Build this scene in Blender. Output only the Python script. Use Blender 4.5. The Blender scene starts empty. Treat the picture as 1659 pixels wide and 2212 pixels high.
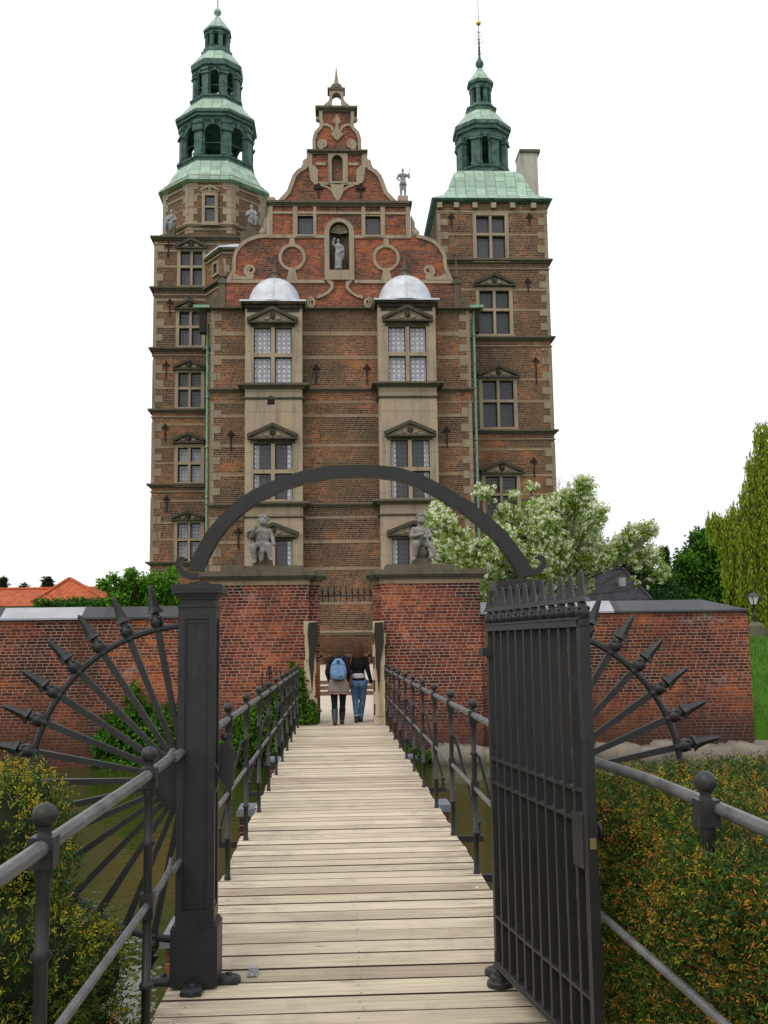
import bpy, math, random
from mathutils import Vector, Matrix
from mathutils.geometry import tessellate_polygon
random.seed(7)
PI = math.pi
sc = bpy.context.scene
COL = sc.collection

# ------------------------------------------------------------------ camera
FPX, CW, CH = 2236.0, 829.5, 1106.0          # focal length and centre on a 1659 x 2212 picture
yaw, pitch, roll = math.radians(2.705), math.radians(7.25), math.radians(0.8)
CAMZ = 1.65
F = Vector((math.sin(yaw)*math.cos(pitch), math.cos(yaw)*math.cos(pitch), math.sin(pitch)))
R0 = Vector((math.cos(yaw), -math.sin(yaw), 0)); U0 = R0.cross(F)
R = R0*math.cos(roll) - U0*math.sin(roll); U = U0*math.cos(roll) + R0*math.sin(roll)
cam = bpy.data.cameras.new('camera'); co = bpy.data.objects.new('camera', cam); COL.objects.link(co)
cam.sensor_fit = 'VERTICAL'; cam.sensor_height = 36; cam.lens = 36*FPX/2212
cam.clip_start = 0.05; cam.clip_end = 2000
m = Matrix((R, U, -F)).transposed().to_4x4(); m.translation = (0, 0, CAMZ); co.matrix_world = m
sc.camera = co

# ------------------------------------------------------------------ world, sun, exposure
w = bpy.data.worlds.new('World'); sc.world = w; w.use_nodes = True
nt = w.node_tree; nt.nodes.clear()
wo = nt.nodes.new('ShaderNodeOutputWorld'); bg = nt.nodes.new('ShaderNodeBackground')
sky = nt.nodes.new('ShaderNodeTexSky'); sky.sky_type = 'NISHITA'; sky.sun_disc = False
sky.sun_elevation = math.radians(52); sky.sun_rotation = math.radians(215)
sky.dust_density = 4.0
bg.inputs[1].default_value = 0.06
nt.links.new(sky.outputs[0], bg.inputs[0])
# the closed cloud deck: brighter towards the zenith, a touch of structure near the horizon
tc = nt.nodes.new('ShaderNodeTexCoord'); sp = nt.nodes.new('ShaderNodeSeparateXYZ'); nt.links.new(tc.outputs['Generated'], sp.inputs[0])
nz = nt.nodes.new('ShaderNodeTexNoise'); nz.inputs['Scale'].default_value = 2.2; nz.inputs['Detail'].default_value = 5
mp = nt.nodes.new('ShaderNodeMapping'); mp.inputs['Scale'].default_value = (1, 1, 4); nt.links.new(tc.outputs['Generated'], mp.inputs[0]); nt.links.new(mp.outputs[0], nz.inputs[0])
rp = nt.nodes.new('ShaderNodeMapRange'); rp.inputs['From Min'].default_value = -0.02; rp.inputs['From Max'].default_value = 0.9
rp.inputs['To Min'].default_value = 1.25; rp.inputs['To Max'].default_value = 1.75; nt.links.new(sp.outputs['Z'], rp.inputs['Value'])
mu = nt.nodes.new('ShaderNodeMath'); mu.operation = 'MULTIPLY_ADD'; nt.links.new(nz.outputs['Fac'], mu.inputs[0]); mu.inputs[1].default_value = 0.26; nt.links.new(rp.outputs[0], mu.inputs[2])
bg2 = nt.nodes.new('ShaderNodeBackground'); bg2.inputs[0].default_value = (0.985, 0.985, 1.0, 1); nt.links.new(mu.outputs[0], bg2.inputs[1])
ad = nt.nodes.new('ShaderNodeAddShader'); nt.links.new(bg.outputs[0], ad.inputs[0]); nt.links.new(bg2.outputs[0], ad.inputs[1]); nt.links.new(ad.outputs[0], wo.inputs[0])
sl = bpy.data.lights.new('sun', 'SUN'); sl.energy = 1.1; sl.angle = math.radians(25); sl.color = (1, 0.97, 0.92)
so = bpy.data.objects.new('sun', sl); COL.objects.link(so)
el, az = math.radians(52), math.radians(215)
sd = Vector((math.sin(az)*math.cos(el), math.cos(az)*math.cos(el), math.sin(el)))
so.rotation_euler = sd.to_track_quat('Z', 'Y').to_euler()
sc.view_settings.view_transform = 'Standard'; sc.view_settings.look = 'None'
sc.view_settings.exposure = -0.5; sc.view_settings.gamma = 1.0
sc.render.engine = 'CYCLES'

# ------------------------------------------------------------------ measuring helper: what world point lies at depth Y behind a picture point
def at(px, py, Y):
    d = F*FPX + R*(px-CW) + U*(CH-py)
    t = Y/d.y
    return Vector((d.x*t, Y, CAMZ + d.z*t))
def X(px, py, Y): return at(px, py, Y).x
def Z(px, py, Y): return at(px, py, Y).z

# ------------------------------------------------------------------ materials
class NT:
    def __init__(s, name):
        s.mat = bpy.data.materials.new(name); s.mat.use_nodes = True
        s.t = s.mat.node_tree; s.b = s.t.nodes['Principled BSDF']
    def n(s, typ, ins=None, out=0, **props):
        nd = s.t.nodes.new(typ)
        for k, v in props.items(): setattr(nd, k, v)
        for k, v in (ins or {}).items(): s.put(nd.inputs[k], v)
        return nd.outputs[out]
    def put(s, sock, v):
        if hasattr(v, 'is_linked') or isinstance(v, bpy.types.NodeSocket): s.t.links.new(v, sock)
        else: sock.default_value = v
    def m(s, op, a, b=0.0, c=0.0): return s.n('ShaderNodeMath', {0: a, 1: b, 2: c}, operation=op)
    def mix(s, f, a, b, mode='MIX'):
        nd = s.t.nodes.new('ShaderNodeMix'); nd.data_type = 'RGBA'; nd.blend_type = mode
        s.put(nd.inputs[0], f)
        for i, v in ((6, a), (7, b)):
            s.put(nd.inputs[i], (tuple(v)+(1,)) if isinstance(v, tuple) and len(v) == 3 else v)
        return nd.outputs[2]
    def ramp(s, f, stops, interp='LINEAR'):
        nd = s.t.nodes.new('ShaderNodeValToRGB'); cr = nd.color_ramp; cr.interpolation = interp
        while len(cr.elements) < len(stops): cr.elements.new(0.5)
        for e, (p, c) in zip(cr.elements, stops):
            e.position = p; e.color = tuple(c)+(1,) if isinstance(c, tuple) else (c, c, c, 1)
        s.put(nd.inputs[0], f); return nd.outputs[0]
    def geo(s): return s.n('ShaderNodeNewGeometry')
    def noise(s, vec, scale, detail=4, rough=0.55, **k):
        return s.n('ShaderNodeTexNoise', {'Vector': vec, 'Scale': scale, 'Detail': detail, 'Roughness': rough}, **k)
    def map(s, vec, scale): return s.n('ShaderNodeMapping', {'Vector': vec, 'Scale': scale})
    def col(s, c): s.put(s.b.inputs['Base Color'], c if not (isinstance(c, tuple) and len(c) == 3) else c+(1,))
    def rough(s, v): s.put(s.b.inputs['Roughness'], v)
    def bump(s, h, strength=0.3, dist=0.02):
        s.put(s.b.inputs['Normal'], s.n('ShaderNodeBump', {'Height': h, 'Strength': strength, 'Distance': dist}))

def simple(name, c, rough=0.7, metal=0.0, var=0.25, scale=6, bump=0.2, dist=0.01, var2=None):
    k = NT(name); p = k.geo()
    n1 = k.noise(p, scale); n2 = k.noise(p, scale*9, 3)
    f = k.m('ADD', k.m('MULTIPLY', n1, 0.65), k.m('MULTIPLY', n2, 0.35))
    lo = tuple(x*(1-var) for x in c); hi = tuple(min(1, x*(1+var)) for x in c)
    if var2: hi = var2
    k.col(k.ramp(f, [(0.3, lo), (0.7, hi)])); k.rough(rough); k.b.inputs['Metallic'].default_value = metal
    if bump: k.bump(n2, bump, dist)
    return k.mat

def brick(name, cols, w=0.25, h=0.085, mort=0.014, mcol=(0.33, 0.29, 0.24), patch=0.5, grime=0.5, base_z=None, white=0.0, alt=(0.12, 0.10, 0.06), wnw=0.62, glo=0.48):
    k = NT(name)
    uv = k.n('ShaderNodeUVMap'); pos = k.geo()
    sx = k.t.nodes.new('ShaderNodeSeparateXYZ'); k.t.links.new(uv, sx.inputs[0]); u, v = sx.outputs[0], sx.outputs[1]
    wob = k.noise(uv, 3.0, 2)
    vv = k.m('ADD', v, k.m('MULTIPLY', wob, 0.012)); rowf = k.m('DIVIDE', vv, h); row = k.m('FLOOR', rowf)
    odd = k.m('MULTIPLY', k.m('FRACT', k.m('MULTIPLY', row, 0.5)), 2.0)
    ww = k.m('SUBTRACT', w, k.m('MULTIPLY', odd, w*0.48))
    uf = k.m('ADD', k.m('DIVIDE', k.m('ADD', u, k.m('MULTIPLY', wob, 0.02)), ww), k.m('MULTIPLY', row, 0.37))
    cx = k.m('FLOOR', uf)
    idv = k.t.nodes.new('ShaderNodeCombineXYZ'); k.put(idv.inputs[0], cx); k.put(idv.inputs[1], row)
    wn = k.n('ShaderNodeTexWhiteNoise', {'Vector': idv.outputs[0]}, noise_dimensions='2D')
    fu = k.m('FRACT', uf); fv = k.m('FRACT', rowf)
    du = k.m('MULTIPLY', k.m('MINIMUM', fu, k.m('SUBTRACT', 1.0, fu)), ww)
    dv = k.m('MULTIPLY', k.m('MINIMUM', fv, k.m('SUBTRACT', 1.0, fv)), h)
    d = k.m('MINIMUM', du, dv)
    mask = k.n('ShaderNodeMapRange', {'Value': d, 'From Min': mort*0.35, 'From Max': mort*0.65, 'To Min': 1.0, 'To Max': 0.0})
    pn = k.noise(k.map(pos, (0.45, 0.45, 0.8)), 1.0, 5, 0.6)
    pn2 = k.noise(k.map(pos, (1.6, 1.6, 3.0)), 1.0, 3)
    sel = k.m('ADD', k.m('MULTIPLY', wn, wnw), k.m('MULTIPLY', k.m('SUBTRACT', pn, 0.5), patch*4.4))
    sel = k.m('ADD', sel, k.m('ADD', k.m('MULTIPLY', k.m('SUBTRACT', pn2, 0.5), 0.9), 0.5-wnw*0.5-0.02))
    bc = k.ramp(sel, cols)
    fine = k.noise(pos, 60, 2)
    bc = k.mix(0.35, bc, k.ramp(fine, [(0.3, 0.45), (0.7, 1.35)]), 'MULTIPLY')
    mc = k.mix(k.noise(k.map(pos, (1, 1, 1)), 1.6, 4), (mcol[0]*0.50, mcol[1]*0.47, mcol[2]*0.44), tuple(min(1, x*1.35) for x in mcol))
    c = k.mix(k.m('MULTIPLY', mask, 0.86), bc, mc)
    g = k.noise(k.map(pos, (0.9, 0.9, 0.25)), 1.3, 6, 0.65)
    gf = k.n('ShaderNodeMapRange', {'Value': g, 'From Min': glo, 'From Max': glo+0.24, 'To Min': 0.0, 'To Max': grime})
    c = k.mix(gf, c, alt, 'MIX')
    sg_ = k.noise(k.map(pos, (1.3, 1.3, 0.5)), 0.9, 6, 0.7); c = k.mix(k.n('ShaderNodeMapRange', {'Value': sg_, 'From Min': 0.56, 'From Max': 0.74, 'To Min': 0, 'To Max': 0.55}), c, (0.030, 0.022, 0.018))
    if white > 0:
        wn2 = k.noise(k.map(pos, (0.7, 0.7, 1.2)), 1.7, 6, 0.7)
        wf = k.n('ShaderNodeMapRange', {'Value': wn2, 'From Min': 0.60, 'From Max': 0.75, 'To Min': 0.0, 'To Max': white})
        c = k.mix(wf, c, (0.42, 0.36, 0.33))
    if base_z is not None:    # damp algae line just above the water
        sz = k.t.nodes.new('ShaderNodeSeparateXYZ'); k.put(sz.inputs[0], pos)
        zz = k.m('ADD', sz.outputs[2], k.m('MULTIPLY', pn, -0.9))
        df = k.n('ShaderNodeMapRange', {'Value': zz, 'From Min': base_z-0.35, 'From Max': base_z+1.0, 'To Min': 0.8, 'To Max': 0.0})
        c = k.mix(df, c, (0.050, 0.028, 0.022))
    k.col(c); k.rough(0.88)
    hh = k.m('ADD', k.m('MULTIPLY', mask, -1.0), k.m('MULTIPLY', fine, 0.3))
    k.bump(hh, 0.6, 0.012)
    return k.mat

def stone(name, c, dark=(0.06, 0.05, 0.035), stain=0.6, streak=True, lines=0.0, warm=(0.38, 0.28, 0.15)):
    k = NT(name); pos = k.geo()
    n1 = k.noise(pos, 1.4, 5); n2 = k.noise(pos, 30, 3)
    c0 = k.mix(n1, tuple(x*0.78 for x in c), tuple(min(1, x*1.2) for x in c))
    c0 = k.mix(k.m('MULTIPLY', k.n('ShaderNodeMapRange', {'Value': k.noise(pos, 0.7, 3, out=0), 'From Min': 0.5, 'From Max': 0.75}), 0.35), c0, warm)
    st = k.noise(k.map(pos, (3.5, 3.5, 0.35)) if streak else k.map(pos, (2, 2, 2)), 1.2, 6, 0.62)
    f = k.n('ShaderNodeMapRange', {'Value': st, 'From Min': 0.5, 'From Max': 0.78, 'To Min': 0.0, 'To Max': stain})
    c0 = k.mix(f, c0, dark)
    c0 = k.mix(0.3, c0, k.ramp(n2, [(0.3, 0.6), (0.7, 1.25)]), 'MULTIPLY')
    if lines:
        uv = k.n('ShaderNodeUVMap'); sx = k.t.nodes.new('ShaderNodeSeparateXYZ'); k.put(sx.inputs[0], uv)
        fv = k.m('FRACT', k.m('DIVIDE', sx.outputs[1], lines)); dv = k.m('MINIMUM', fv, k.m('SUBTRACT', 1.0, fv))
        lf = k.m('LESS_THAN', dv, 0.018)
        c0 = k.mix(k.m('MULTIPLY', lf, 0.4), c0, (0.1, 0.08, 0.06))
    k.col(c0); k.rough(0.85); k.bump(k.m('ADD', n2, n1), 0.35, 0.015)
    return k.mat

def leafmat(name, cols, rough=0.55, trans=0.25, spec=0.3):
    k = NT(name)
    g = k.t.nodes.new('ShaderNodeNewGeometry')
    k.col(k.ramp(g.outputs['Random Per Island'], cols)); k.rough(rough)
    k.b.inputs['Specular IOR Level'].default_value = spec
    tr = k.t.nodes.new('ShaderNodeBsdfTranslucent'); k.put(tr.inputs[0], k.ramp(g.outputs['Random Per Island'], [(p, tuple(min(1, x*1.5) for x in c)) for p, c in cols]))
    mx = k.t.nodes.new('ShaderNodeMixShader'); mx.inputs[0].default_value = trans
    out = [n for n in k.t.nodes if n.type == 'OUTPUT_MATERIAL'][0]
    k.t.links.new(k.b.outputs[0], mx.inputs[1]); k.t.links.new(tr.outputs[0], mx.inputs[2]); k.t.links.new(mx.outputs[0], out.inputs[0])
    return k.mat

def roofmat(name, c, tw, th, gap=0.02, var=0.2, rough=0.6, line=(0.1, 0.1, 0.1), stag=0.5, linef=0.7, streak=None, bd=0.02):
    # seamed sheets or tiles laid in the surface's own u, v
    k = NT(name); uv = k.n('ShaderNodeUVMap'); sx = k.t.nodes.new('ShaderNodeSeparateXYZ'); k.put(sx.inputs[0], uv)
    uf = k.m('DIVIDE', sx.outputs[0], tw); colu = k.m('FLOOR', uf)
    vf = k.m('ADD', k.m('DIVIDE', sx.outputs[1], th), k.m('MULTIPLY', k.m('FRACT', k.m('MULTIPLY', colu, 0.5)), 2*stag)); row = k.m('FLOOR', vf)
    cb = k.t.nodes.new('ShaderNodeCombineXYZ'); k.put(cb.inputs[0], colu); k.put(cb.inputs[1], row)
    wn = k.n('ShaderNodeTexWhiteNoise', {'Vector': cb.outputs[0]}, noise_dimensions='2D')
    fu = k.m('FRACT', uf); fv = k.m('FRACT', vf)
    du = k.m('MULTIPLY', k.m('MINIMUM', fu, k.m('SUBTRACT', 1.0, fu)), tw); dv = k.m('MULTIPLY', k.m('MINIMUM', fv, k.m('SUBTRACT', 1.0, fv)), th)
    mask = k.m('LESS_THAN', k.m('MINIMUM', du, dv), gap)
    pos = k.geo(); n1 = k.noise(k.map(pos, (1.5, 1.5, 0.5)), 1.5, 5)
    f = k.m('ADD', k.m('MULTIPLY', wn, 0.5), k.m('MULTIPLY', n1, 0.5))
    cc = k.ramp(f, [(0.2, tuple(x*(1-var) for x in c)), (0.8, tuple(min(1, x*(1+var)) for x in c))])
    if streak:
        s2 = k.noise(k.map(pos, (5, 5, 0.5)), 1.0, 5)
        cc = k.mix(k.n('ShaderNodeMapRange', {'Value': s2, 'From Min': 0.5, 'From Max': 0.75, 'To Min': 0, 'To Max': 0.6}), cc, streak)
    k.col(k.mix(k.m('MULTIPLY', mask, linef), cc, line)); k.rough(rough); k.bump(k.m('ADD', mask, k.m('MULTIPLY', wn, 0.3)), 0.4, bd)
    return k.mat

def panemat(name, glass, lead, kind, curtain=None):
    k = NT(name); uv = k.n('ShaderNodeUVMap'); sx = k.t.nodes.new('ShaderNodeSeparateXYZ'); k.put(sx.inputs[0], uv)
    u, v = sx.outputs[0], sx.outputs[1]
    def ln(x, p, wd):
        f = k.m('FRACT', k.m('DIVIDE', x, p)); return k.m('LESS_THAN', k.m('MULTIPLY', k.m('MINIMUM', f, k.m('SUBTRACT', 1.0, f)), p), wd)
    if kind == 'square': mask = k.m('MAXIMUM', ln(u, 0.13, 0.008), ln(v, 0.17, 0.008))
    else:
        a = k.m('ADD', u, v); b = k.m('SUBTRACT', u, v)
        dia = k.m('MAXIMUM', ln(a, 0.15, 0.007), ln(b, 0.15, 0.007))
        fu = k.m('SUBTRACT', k.m('FRACT', k.m('DIVIDE', u, 0.21)), 0.5); fv = k.m('SUBTRACT', k.m('FRACT', k.m('DIVIDE', v, 0.21)), 0.5)
        r = k.m('MULTIPLY', k.m('SQRT', k.m('ADD', k.m('MULTIPLY', fu, fu), k.m('MULTIPLY', fv, fv))), 0.21)
        ring = k.m('LESS_THAN', k.m('ABSOLUTE', k.m('SUBTRACT', r, 0.074)), 0.007)
        ins = k.m('LESS_THAN', r, 0.068)
        mask = k.m('MAXIMUM', ring, k.m('MULTIPLY', dia, k.m('SUBTRACT', 1.0, ins)))
    g = k.noise(k.map(k.geo(), (1, 1, 1)), 2.5, 3)
    wn = k.n('ShaderNodeTexVoronoi', {'Vector': uv, 'Scale': 6.0}, out=1)
    gl = k.mix(0.3, k.mix(g, tuple(x*0.6 for x in glass), tuple(min(1, x*1.4) for x in glass)), k.n('ShaderNodeRGBToBW', {'Color': wn}), 'MULTIPLY')
    if kind == 'bull': gl = k.mix(k.m('MULTIPLY', ins, 0.5), gl, (min(1, glass[0]*1.7+0.03), min(1, glass[1]*1.7+0.03), min(1, glass[2]*1.7+0.035)))
    k.col(k.mix(mask, gl, lead)); k.rough(k.m('ADD', 0.12, k.m('MULTIPLY', mask, 0.5)))
    k.bump(k.m('ADD', mask, g), 0.3, 0.01)
    return k.mat

BR = [(0.0, (0.030, 0.018, 0.015)), (0.26, (0.064, 0.032, 0.021)), (0.48, (0.112, 0.050, 0.026)), (0.7, (0.17, 0.068, 0.029)), (0.98, (0.33, 0.108, 0.037))]
M = {}
M['brick_castle'] = brick('castle_brick', BR, patch=0.62, grime=0.62, mcol=(0.36, 0.29, 0.21), mort=0.017, alt=(0.125, 0.088, 0.050), glo=0.40)
M['brick_gable'] = brick('gable_brick', [(0.0, (0.055, 0.026, 0.022)), (0.3, (0.125, 0.044, 0.028)), (0.6, (0.22, 0.066, 0.033)), (0.95, (0.38, 0.10, 0.038))], patch=0.6, grime=0.4, mcol=(0.27, 0.21, 0.16), mort=0.014, alt=(0.11, 0.07, 0.05))
M['brick_wall'] = brick('moat_wall_brick', [(0.0, (0.034, 0.015, 0.014)), (0.3, (0.085, 0.022, 0.015)), (0.58, (0.17, 0.040, 0.019)), (0.95, (0.36, 0.092, 0.030))], w=0.23, h=0.067, patch=0.75, grime=0.5, mcol=(0.36, 0.28, 0.21), mort=0.013, base_z=-0.6, white=0.5, alt=(0.055, 0.024, 0.018), wnw=0.45)
M['brick_pier'] = brick('pier_brick', [(0.0, (0.036, 0.013, 0.013)), (0.32, (0.095, 0.022, 0.016)), (0.62, (0.18, 0.040, 0.021)), (0.95, (0.36, 0.095, 0.034))], w=0.23, h=0.067, patch=0.65, grime=0.35, mcol=(0.36, 0.30, 0.235), mort=0.013, base_z=-0.6, white=0.35, alt=(0.06, 0.024, 0.017), wnw=0.45)
M['stone'] = stone('sandstone', (0.31, 0.25, 0.18), lines=0.0)
M['stone_bay'] = stone('bay_sandstone', (0.34, 0.275, 0.20), stain=0.55, lines=0.9)
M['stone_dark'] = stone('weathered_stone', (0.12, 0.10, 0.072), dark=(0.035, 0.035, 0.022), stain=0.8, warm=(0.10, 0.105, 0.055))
M['stone_quoin'] = stone('quoin_stone', (0.25, 0.20, 0.14), stain=0.75)
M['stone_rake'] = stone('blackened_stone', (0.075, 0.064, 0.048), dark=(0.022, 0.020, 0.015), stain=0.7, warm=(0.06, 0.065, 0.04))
M['stone_shade_dark'] = stone('shade_and_dark_stone', (0.035, 0.030, 0.024), stain=0.5)  # near-black: painted shade on bay lintels and soffits, also dark marks and hoppers
M['stone_band'] = stone('band_stone', (0.27, 0.20, 0.13), stain=0.6)
M['stone_grey'] = stone('statue_stone', (0.26, 0.265, 0.27), dark=(0.05, 0.05, 0.05), stain=0.75, streak=False, warm=(0.3, 0.3, 0.29))
M['stone_putto'] = stone('putto_stone', (0.21, 0.20, 0.18), dark=(0.03, 0.027, 0.023), stain=1.0, streak=False, warm=(0.36, 0.34, 0.31))
M['stone_jamb'] = stone('jamb_stone', (0.48, 0.39, 0.25), dark=(0.05, 0.045, 0.035), stain=0.7, warm=(0.45, 0.34, 0.2))
M['boulder'] = stone('boulder_stone', (0.20, 0.175, 0.14), dark=(0.07, 0.08, 0.04), stain=0.6, streak=False, warm=(0.22, 0.17, 0.11))
M['copper'] = roofmat('green_copper_sheets', (0.29, 0.41, 0.315), 0.5, 0.62, gap=0.024, var=0.24, rough=0.55, line=(0.10, 0.16, 0.12), streak=(0.17, 0.22, 0.15), bd=0.03)
M['copper_dark'] = simple('dark_green_copper', (0.018, 0.042, 0.034), 0.55, 0, 0.5, 3, 0.3, var2=(0.10, 0.19, 0.15))
M['pipe'] = simple('pipe_copper', (0.16, 0.34, 0.23), 0.6, 0, 0.3, 3, 0.1, var2=(0.25, 0.42, 0.30))
M['lead'] = simple('lead_sheet', (0.50, 0.52, 0.56), 0.5, 0.0, 0.28, 2.5, 0.35, 0.02)
M['lead_pier'] = simple('pier_lead', (0.16, 0.175, 0.20), 0.6, 0, 0.25, 6, 0.2)
M['lead_cap'] = roofmat('lead_coping', (0.062, 0.063, 0.067), 0.62, 9.0, gap=0.010, var=0.28, rough=0.5, line=(0.06, 0.06, 0.06), stag=0)
M['lead_new'] = simple('new_lead', (0.30, 0.305, 0.325), 0.5, 0, 0.15, 3, 0.1)
M['tile_red'] = roofmat('red_roof_tile', (0.40, 0.095, 0.032), 0.24, 0.34, gap=0.025, var=0.3, rough=0.8, line=(0.20, 0.05, 0.03), stag=0)
M['tile_dark'] = roofmat('dark_roof_tile', (0.040, 0.040, 0.046), 0.24, 0.34, gap=0.03, var=0.3, rough=0.85, line=(0.02, 0.02, 0.025), stag=0, linef=0.6)
k = NT('painted_iron'); pos = k.geo(); n1 = k.noise(pos, 9, 5, 0.65); n2 = k.noise(pos, 90, 3)
c = k.mix(n1, (0.016, 0.016, 0.016), (0.031, 0.030, 0.030))
c = k.mix(k.n('ShaderNodeMapRange', {'Value': k.noise(k.map(pos, (14, 14, 2.5)), 1.0, 5, 0.7), 'From Min': 0.58, 'From Max': 0.72, 'To Min': 0, 'To Max': 0.55}), c, (0.055, 0.052, 0.050))
c = k.mix(k.n('ShaderNodeMapRange', {'Value': k.noise(pos, 22, 4, 0.7), 'From Min': 0.62, 'From Max': 0.70, 'To Min': 0, 'To Max': 0.7}), c, (0.045, 0.028, 0.020))
k.col(c); k.rough(k.m('ADD', 0.28, k.m('MULTIPLY', n1, 0.32))); k.bump(k.m('ADD', n2, k.m('MULTIPLY', n1, 2.0)), 0.35, 0.003); M['iron'] = k.mat
M['iron_worn'] = simple('worn_handrail_iron', (0.065, 0.065, 0.067), 0.42, 0.0, 0.35, 9, 0.3, 0.004, var2=(0.15, 0.145, 0.14))
M['black_iron'] = simple('rusty_wall_iron', (0.03, 0.022, 0.02), 0.8)
M['pane_white'] = panemat('leaded_pane_before_curtain', (0.36, 0.36, 0.385), (0.12, 0.12, 0.13), 'bull')
M['pane_mid'] = panemat('leaded_pane', (0.015, 0.016, 0.017), (0.085, 0.085, 0.085), 'bull')
M['pane_dark'] = panemat('dark_leaded_pane', (0.022, 0.022, 0.025), (0.045, 0.045, 0.048), 'square')
M['pane_grey'] = panemat('grey_leaded_pane', (0.050, 0.050, 0.056), (0.02, 0.02, 0.022), 'square')
M['pane_pale'] = panemat('pale_leaded_pane', (0.30, 0.325, 0.36), (0.06, 0.06, 0.07), 'square')
M['white'] = simple('white_cloth', (0.42, 0.42, 0.45), 0.8, 0, 0.1, 5, 0.1)
M['dark'] = simple('dark_recess', (0.02, 0.018, 0.016), 0.9, 0, 0.2, 5, 0)
M['black_frame'] = simple('black_window_frame', (0.025, 0.02, 0.018), 0.6, 0, 0.2, 5, 0)
M['gold'] = simple('gilded_ball', (0.65, 0.42, 0.09), 0.3, 0.8, 0.1, 5, 0)
M['render_grey'] = stone('grey_render', (0.42, 0.39, 0.34), stain=0.7)

# deck planks
k = NT('weathered_planks'); g = k.t.nodes.new('ShaderNodeNewGeometry'); pos = g.outputs['Position']; rnd = g.outputs['Random Per Island']
off = k.t.nodes.new('ShaderNodeCombineXYZ'); k.put(off.inputs[1], k.m('MULTIPLY', rnd, 37.0)); k.put(off.inputs[0], k.m('MULTIPLY', rnd, 13.0))
pv = k.n('ShaderNodeVectorMath', {0: pos, 1: off.outputs[0]}, operation='ADD')
gr = k.noise(k.map(pv, (1.6, 42, 1)), 1.0, 6, 0.65); bl = k.noise(k.map(pv, (1.2, 3.5, 1)), 1.4, 4)
base = k.ramp(k.m('ADD', k.m('MULTIPLY', rnd, 0.55), k.m('MULTIPLY', bl, 0.5)), [(0.15, (0.31, 0.255, 0.18)), (0.5, (0.46, 0.395, 0.285)), (0.85, (0.58, 0.505, 0.37))])
base = k.mix(0.75, base, k.ramp(gr, [(0.3, 0.55), (0.6, 1.12)]), 'MULTIPLY')
grime = k.noise(k.map(pos, (2.2, 1.1, 1)), 1.3, 6, 0.7)
base = k.mix(k.n('ShaderNodeMapRange', {'Value': grime, 'From Min': 0.52, 'From Max': 0.72, 'To Min': 0, 'To Max': 0.45}), base, (0.20, 0.165, 0.13))
kn = k.n('ShaderNodeTexVoronoi', {'Vector': k.map(pv, (1.7, 5.5, 1)), 'Scale': 1.0})
base = k.mix(k.n('ShaderNodeMapRange', {'Value': kn, 'From Min': 0.04, 'From Max': 0.09, 'To Min': 0.55, 'To Max': 0.0}), base, (0.16, 0.10, 0.06))
sxx = k.t.nodes.new('ShaderNodeSeparateXYZ'); k.put(sxx.inputs[0], pos)
edge = k.n('ShaderNodeMapRange', {'Value': k.m('ABSOLUTE', k.m('SUBTRACT', sxx.outputs[0], 0.10)), 'From Min': 0.55, 'From Max': 0.95, 'To Min': 0.0, 'To Max': 1.0})
dirt = k.m('MULTIPLY', edge, k.n('ShaderNodeMapRange', {'Value': k.noise(k.map(pos, (4, 14, 1)), 1.0, 5), 'From Min': 0.42, 'From Max': 0.62}))
base = k.mix(k.m('MULTIPLY', dirt, 0.6), base, (0.12, 0.085, 0.07))
sp_ = k.noise(k.map(pos, (7, 9, 1)), 1.0, 2); spot = k.n('ShaderNodeMapRange', {'Value': sp_, 'From Min': 0.755, 'From Max': 0.79})
base = k.mix(k.m('MULTIPLY', spot, 0.8), base, (0.75, 0.74, 0.70))
k.col(base); k.rough(0.8); k.bump(gr, 0.35, 0.006); M['plank'] = k.mat

M['plank_side'] = simple('grimy_plank_edge', (0.045, 0.032, 0.024), 0.95, 0, 0.4, 20, 0.2)
k = NT('moat_water'); pos = k.geo()
k.col(k.mix(k.noise(pos, 0.5, 3), (0.022, 0.040, 0.006), (0.040, 0.046, 0.010)))
fl = k.noise(pos, 3.2, 5, 0.7); ff = k.n('ShaderNodeMapRange', {'Value': k.noise(pos, 26, 2), 'From Min': 0.70, 'From Max': 0.74})
k.rough(k.m('ADD', 0.04, k.m('MULTIPLY', ff, 0.5))); k.b.inputs['IOR'].default_value = 1.33; k.b.inputs['Specular IOR Level'].default_value = 0.36
k.bump(k.m('ADD', k.noise(k.map(pos, (1, 1, 1)), 2.0, 3), k.m('MULTIPLY', k.noise(pos, 9, 2), 0.25)), 0.28, 0.05); M['water'] = k.mat

k = NT('lawn'); pos = k.geo(); n = k.noise(pos, 40, 4)
k.col(k.mix(k.noise(pos, 0.8, 3), k.ramp(n, [(0.3, (0.020, 0.065, 0.004)), (0.7, (0.055, 0.15, 0.008))]), k.ramp(n, [(0.3, (0.03, 0.085, 0.006)), (0.7, (0.075, 0.18, 0.012))])))
k.rough(0.9); k.bump(n, 0.8, 0.05); k.b.inputs['Specular IOR Level'].default_value = 0.05; M['grass'] = k.mat
k = NT('courtyard_paving'); pos = k.geo()
vor = k.n('ShaderNodeTexVoronoi', {'Vector': pos, 'Scale': 1.6}, feature='DISTANCE_TO_EDGE')
c = k.mix(k.noise(pos, 2, 4), (0.42, 0.36, 0.29), (0.60, 0.53, 0.44)); c = k.mix(k.m('MULTIPLY', k.m('LESS_THAN', vor, 0.012), 0.45), c, (0.15, 0.12, 0.09))
k.col(c); k.rough(0.85); k.bump(k.noise(pos, 50, 2), 0.2, 0.01); M['paving'] = k.mat
M['step_top'] = simple('step_tread_stone', (0.55, 0.50, 0.43), 0.8, 0, 0.15, 3, 0.2)
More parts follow.
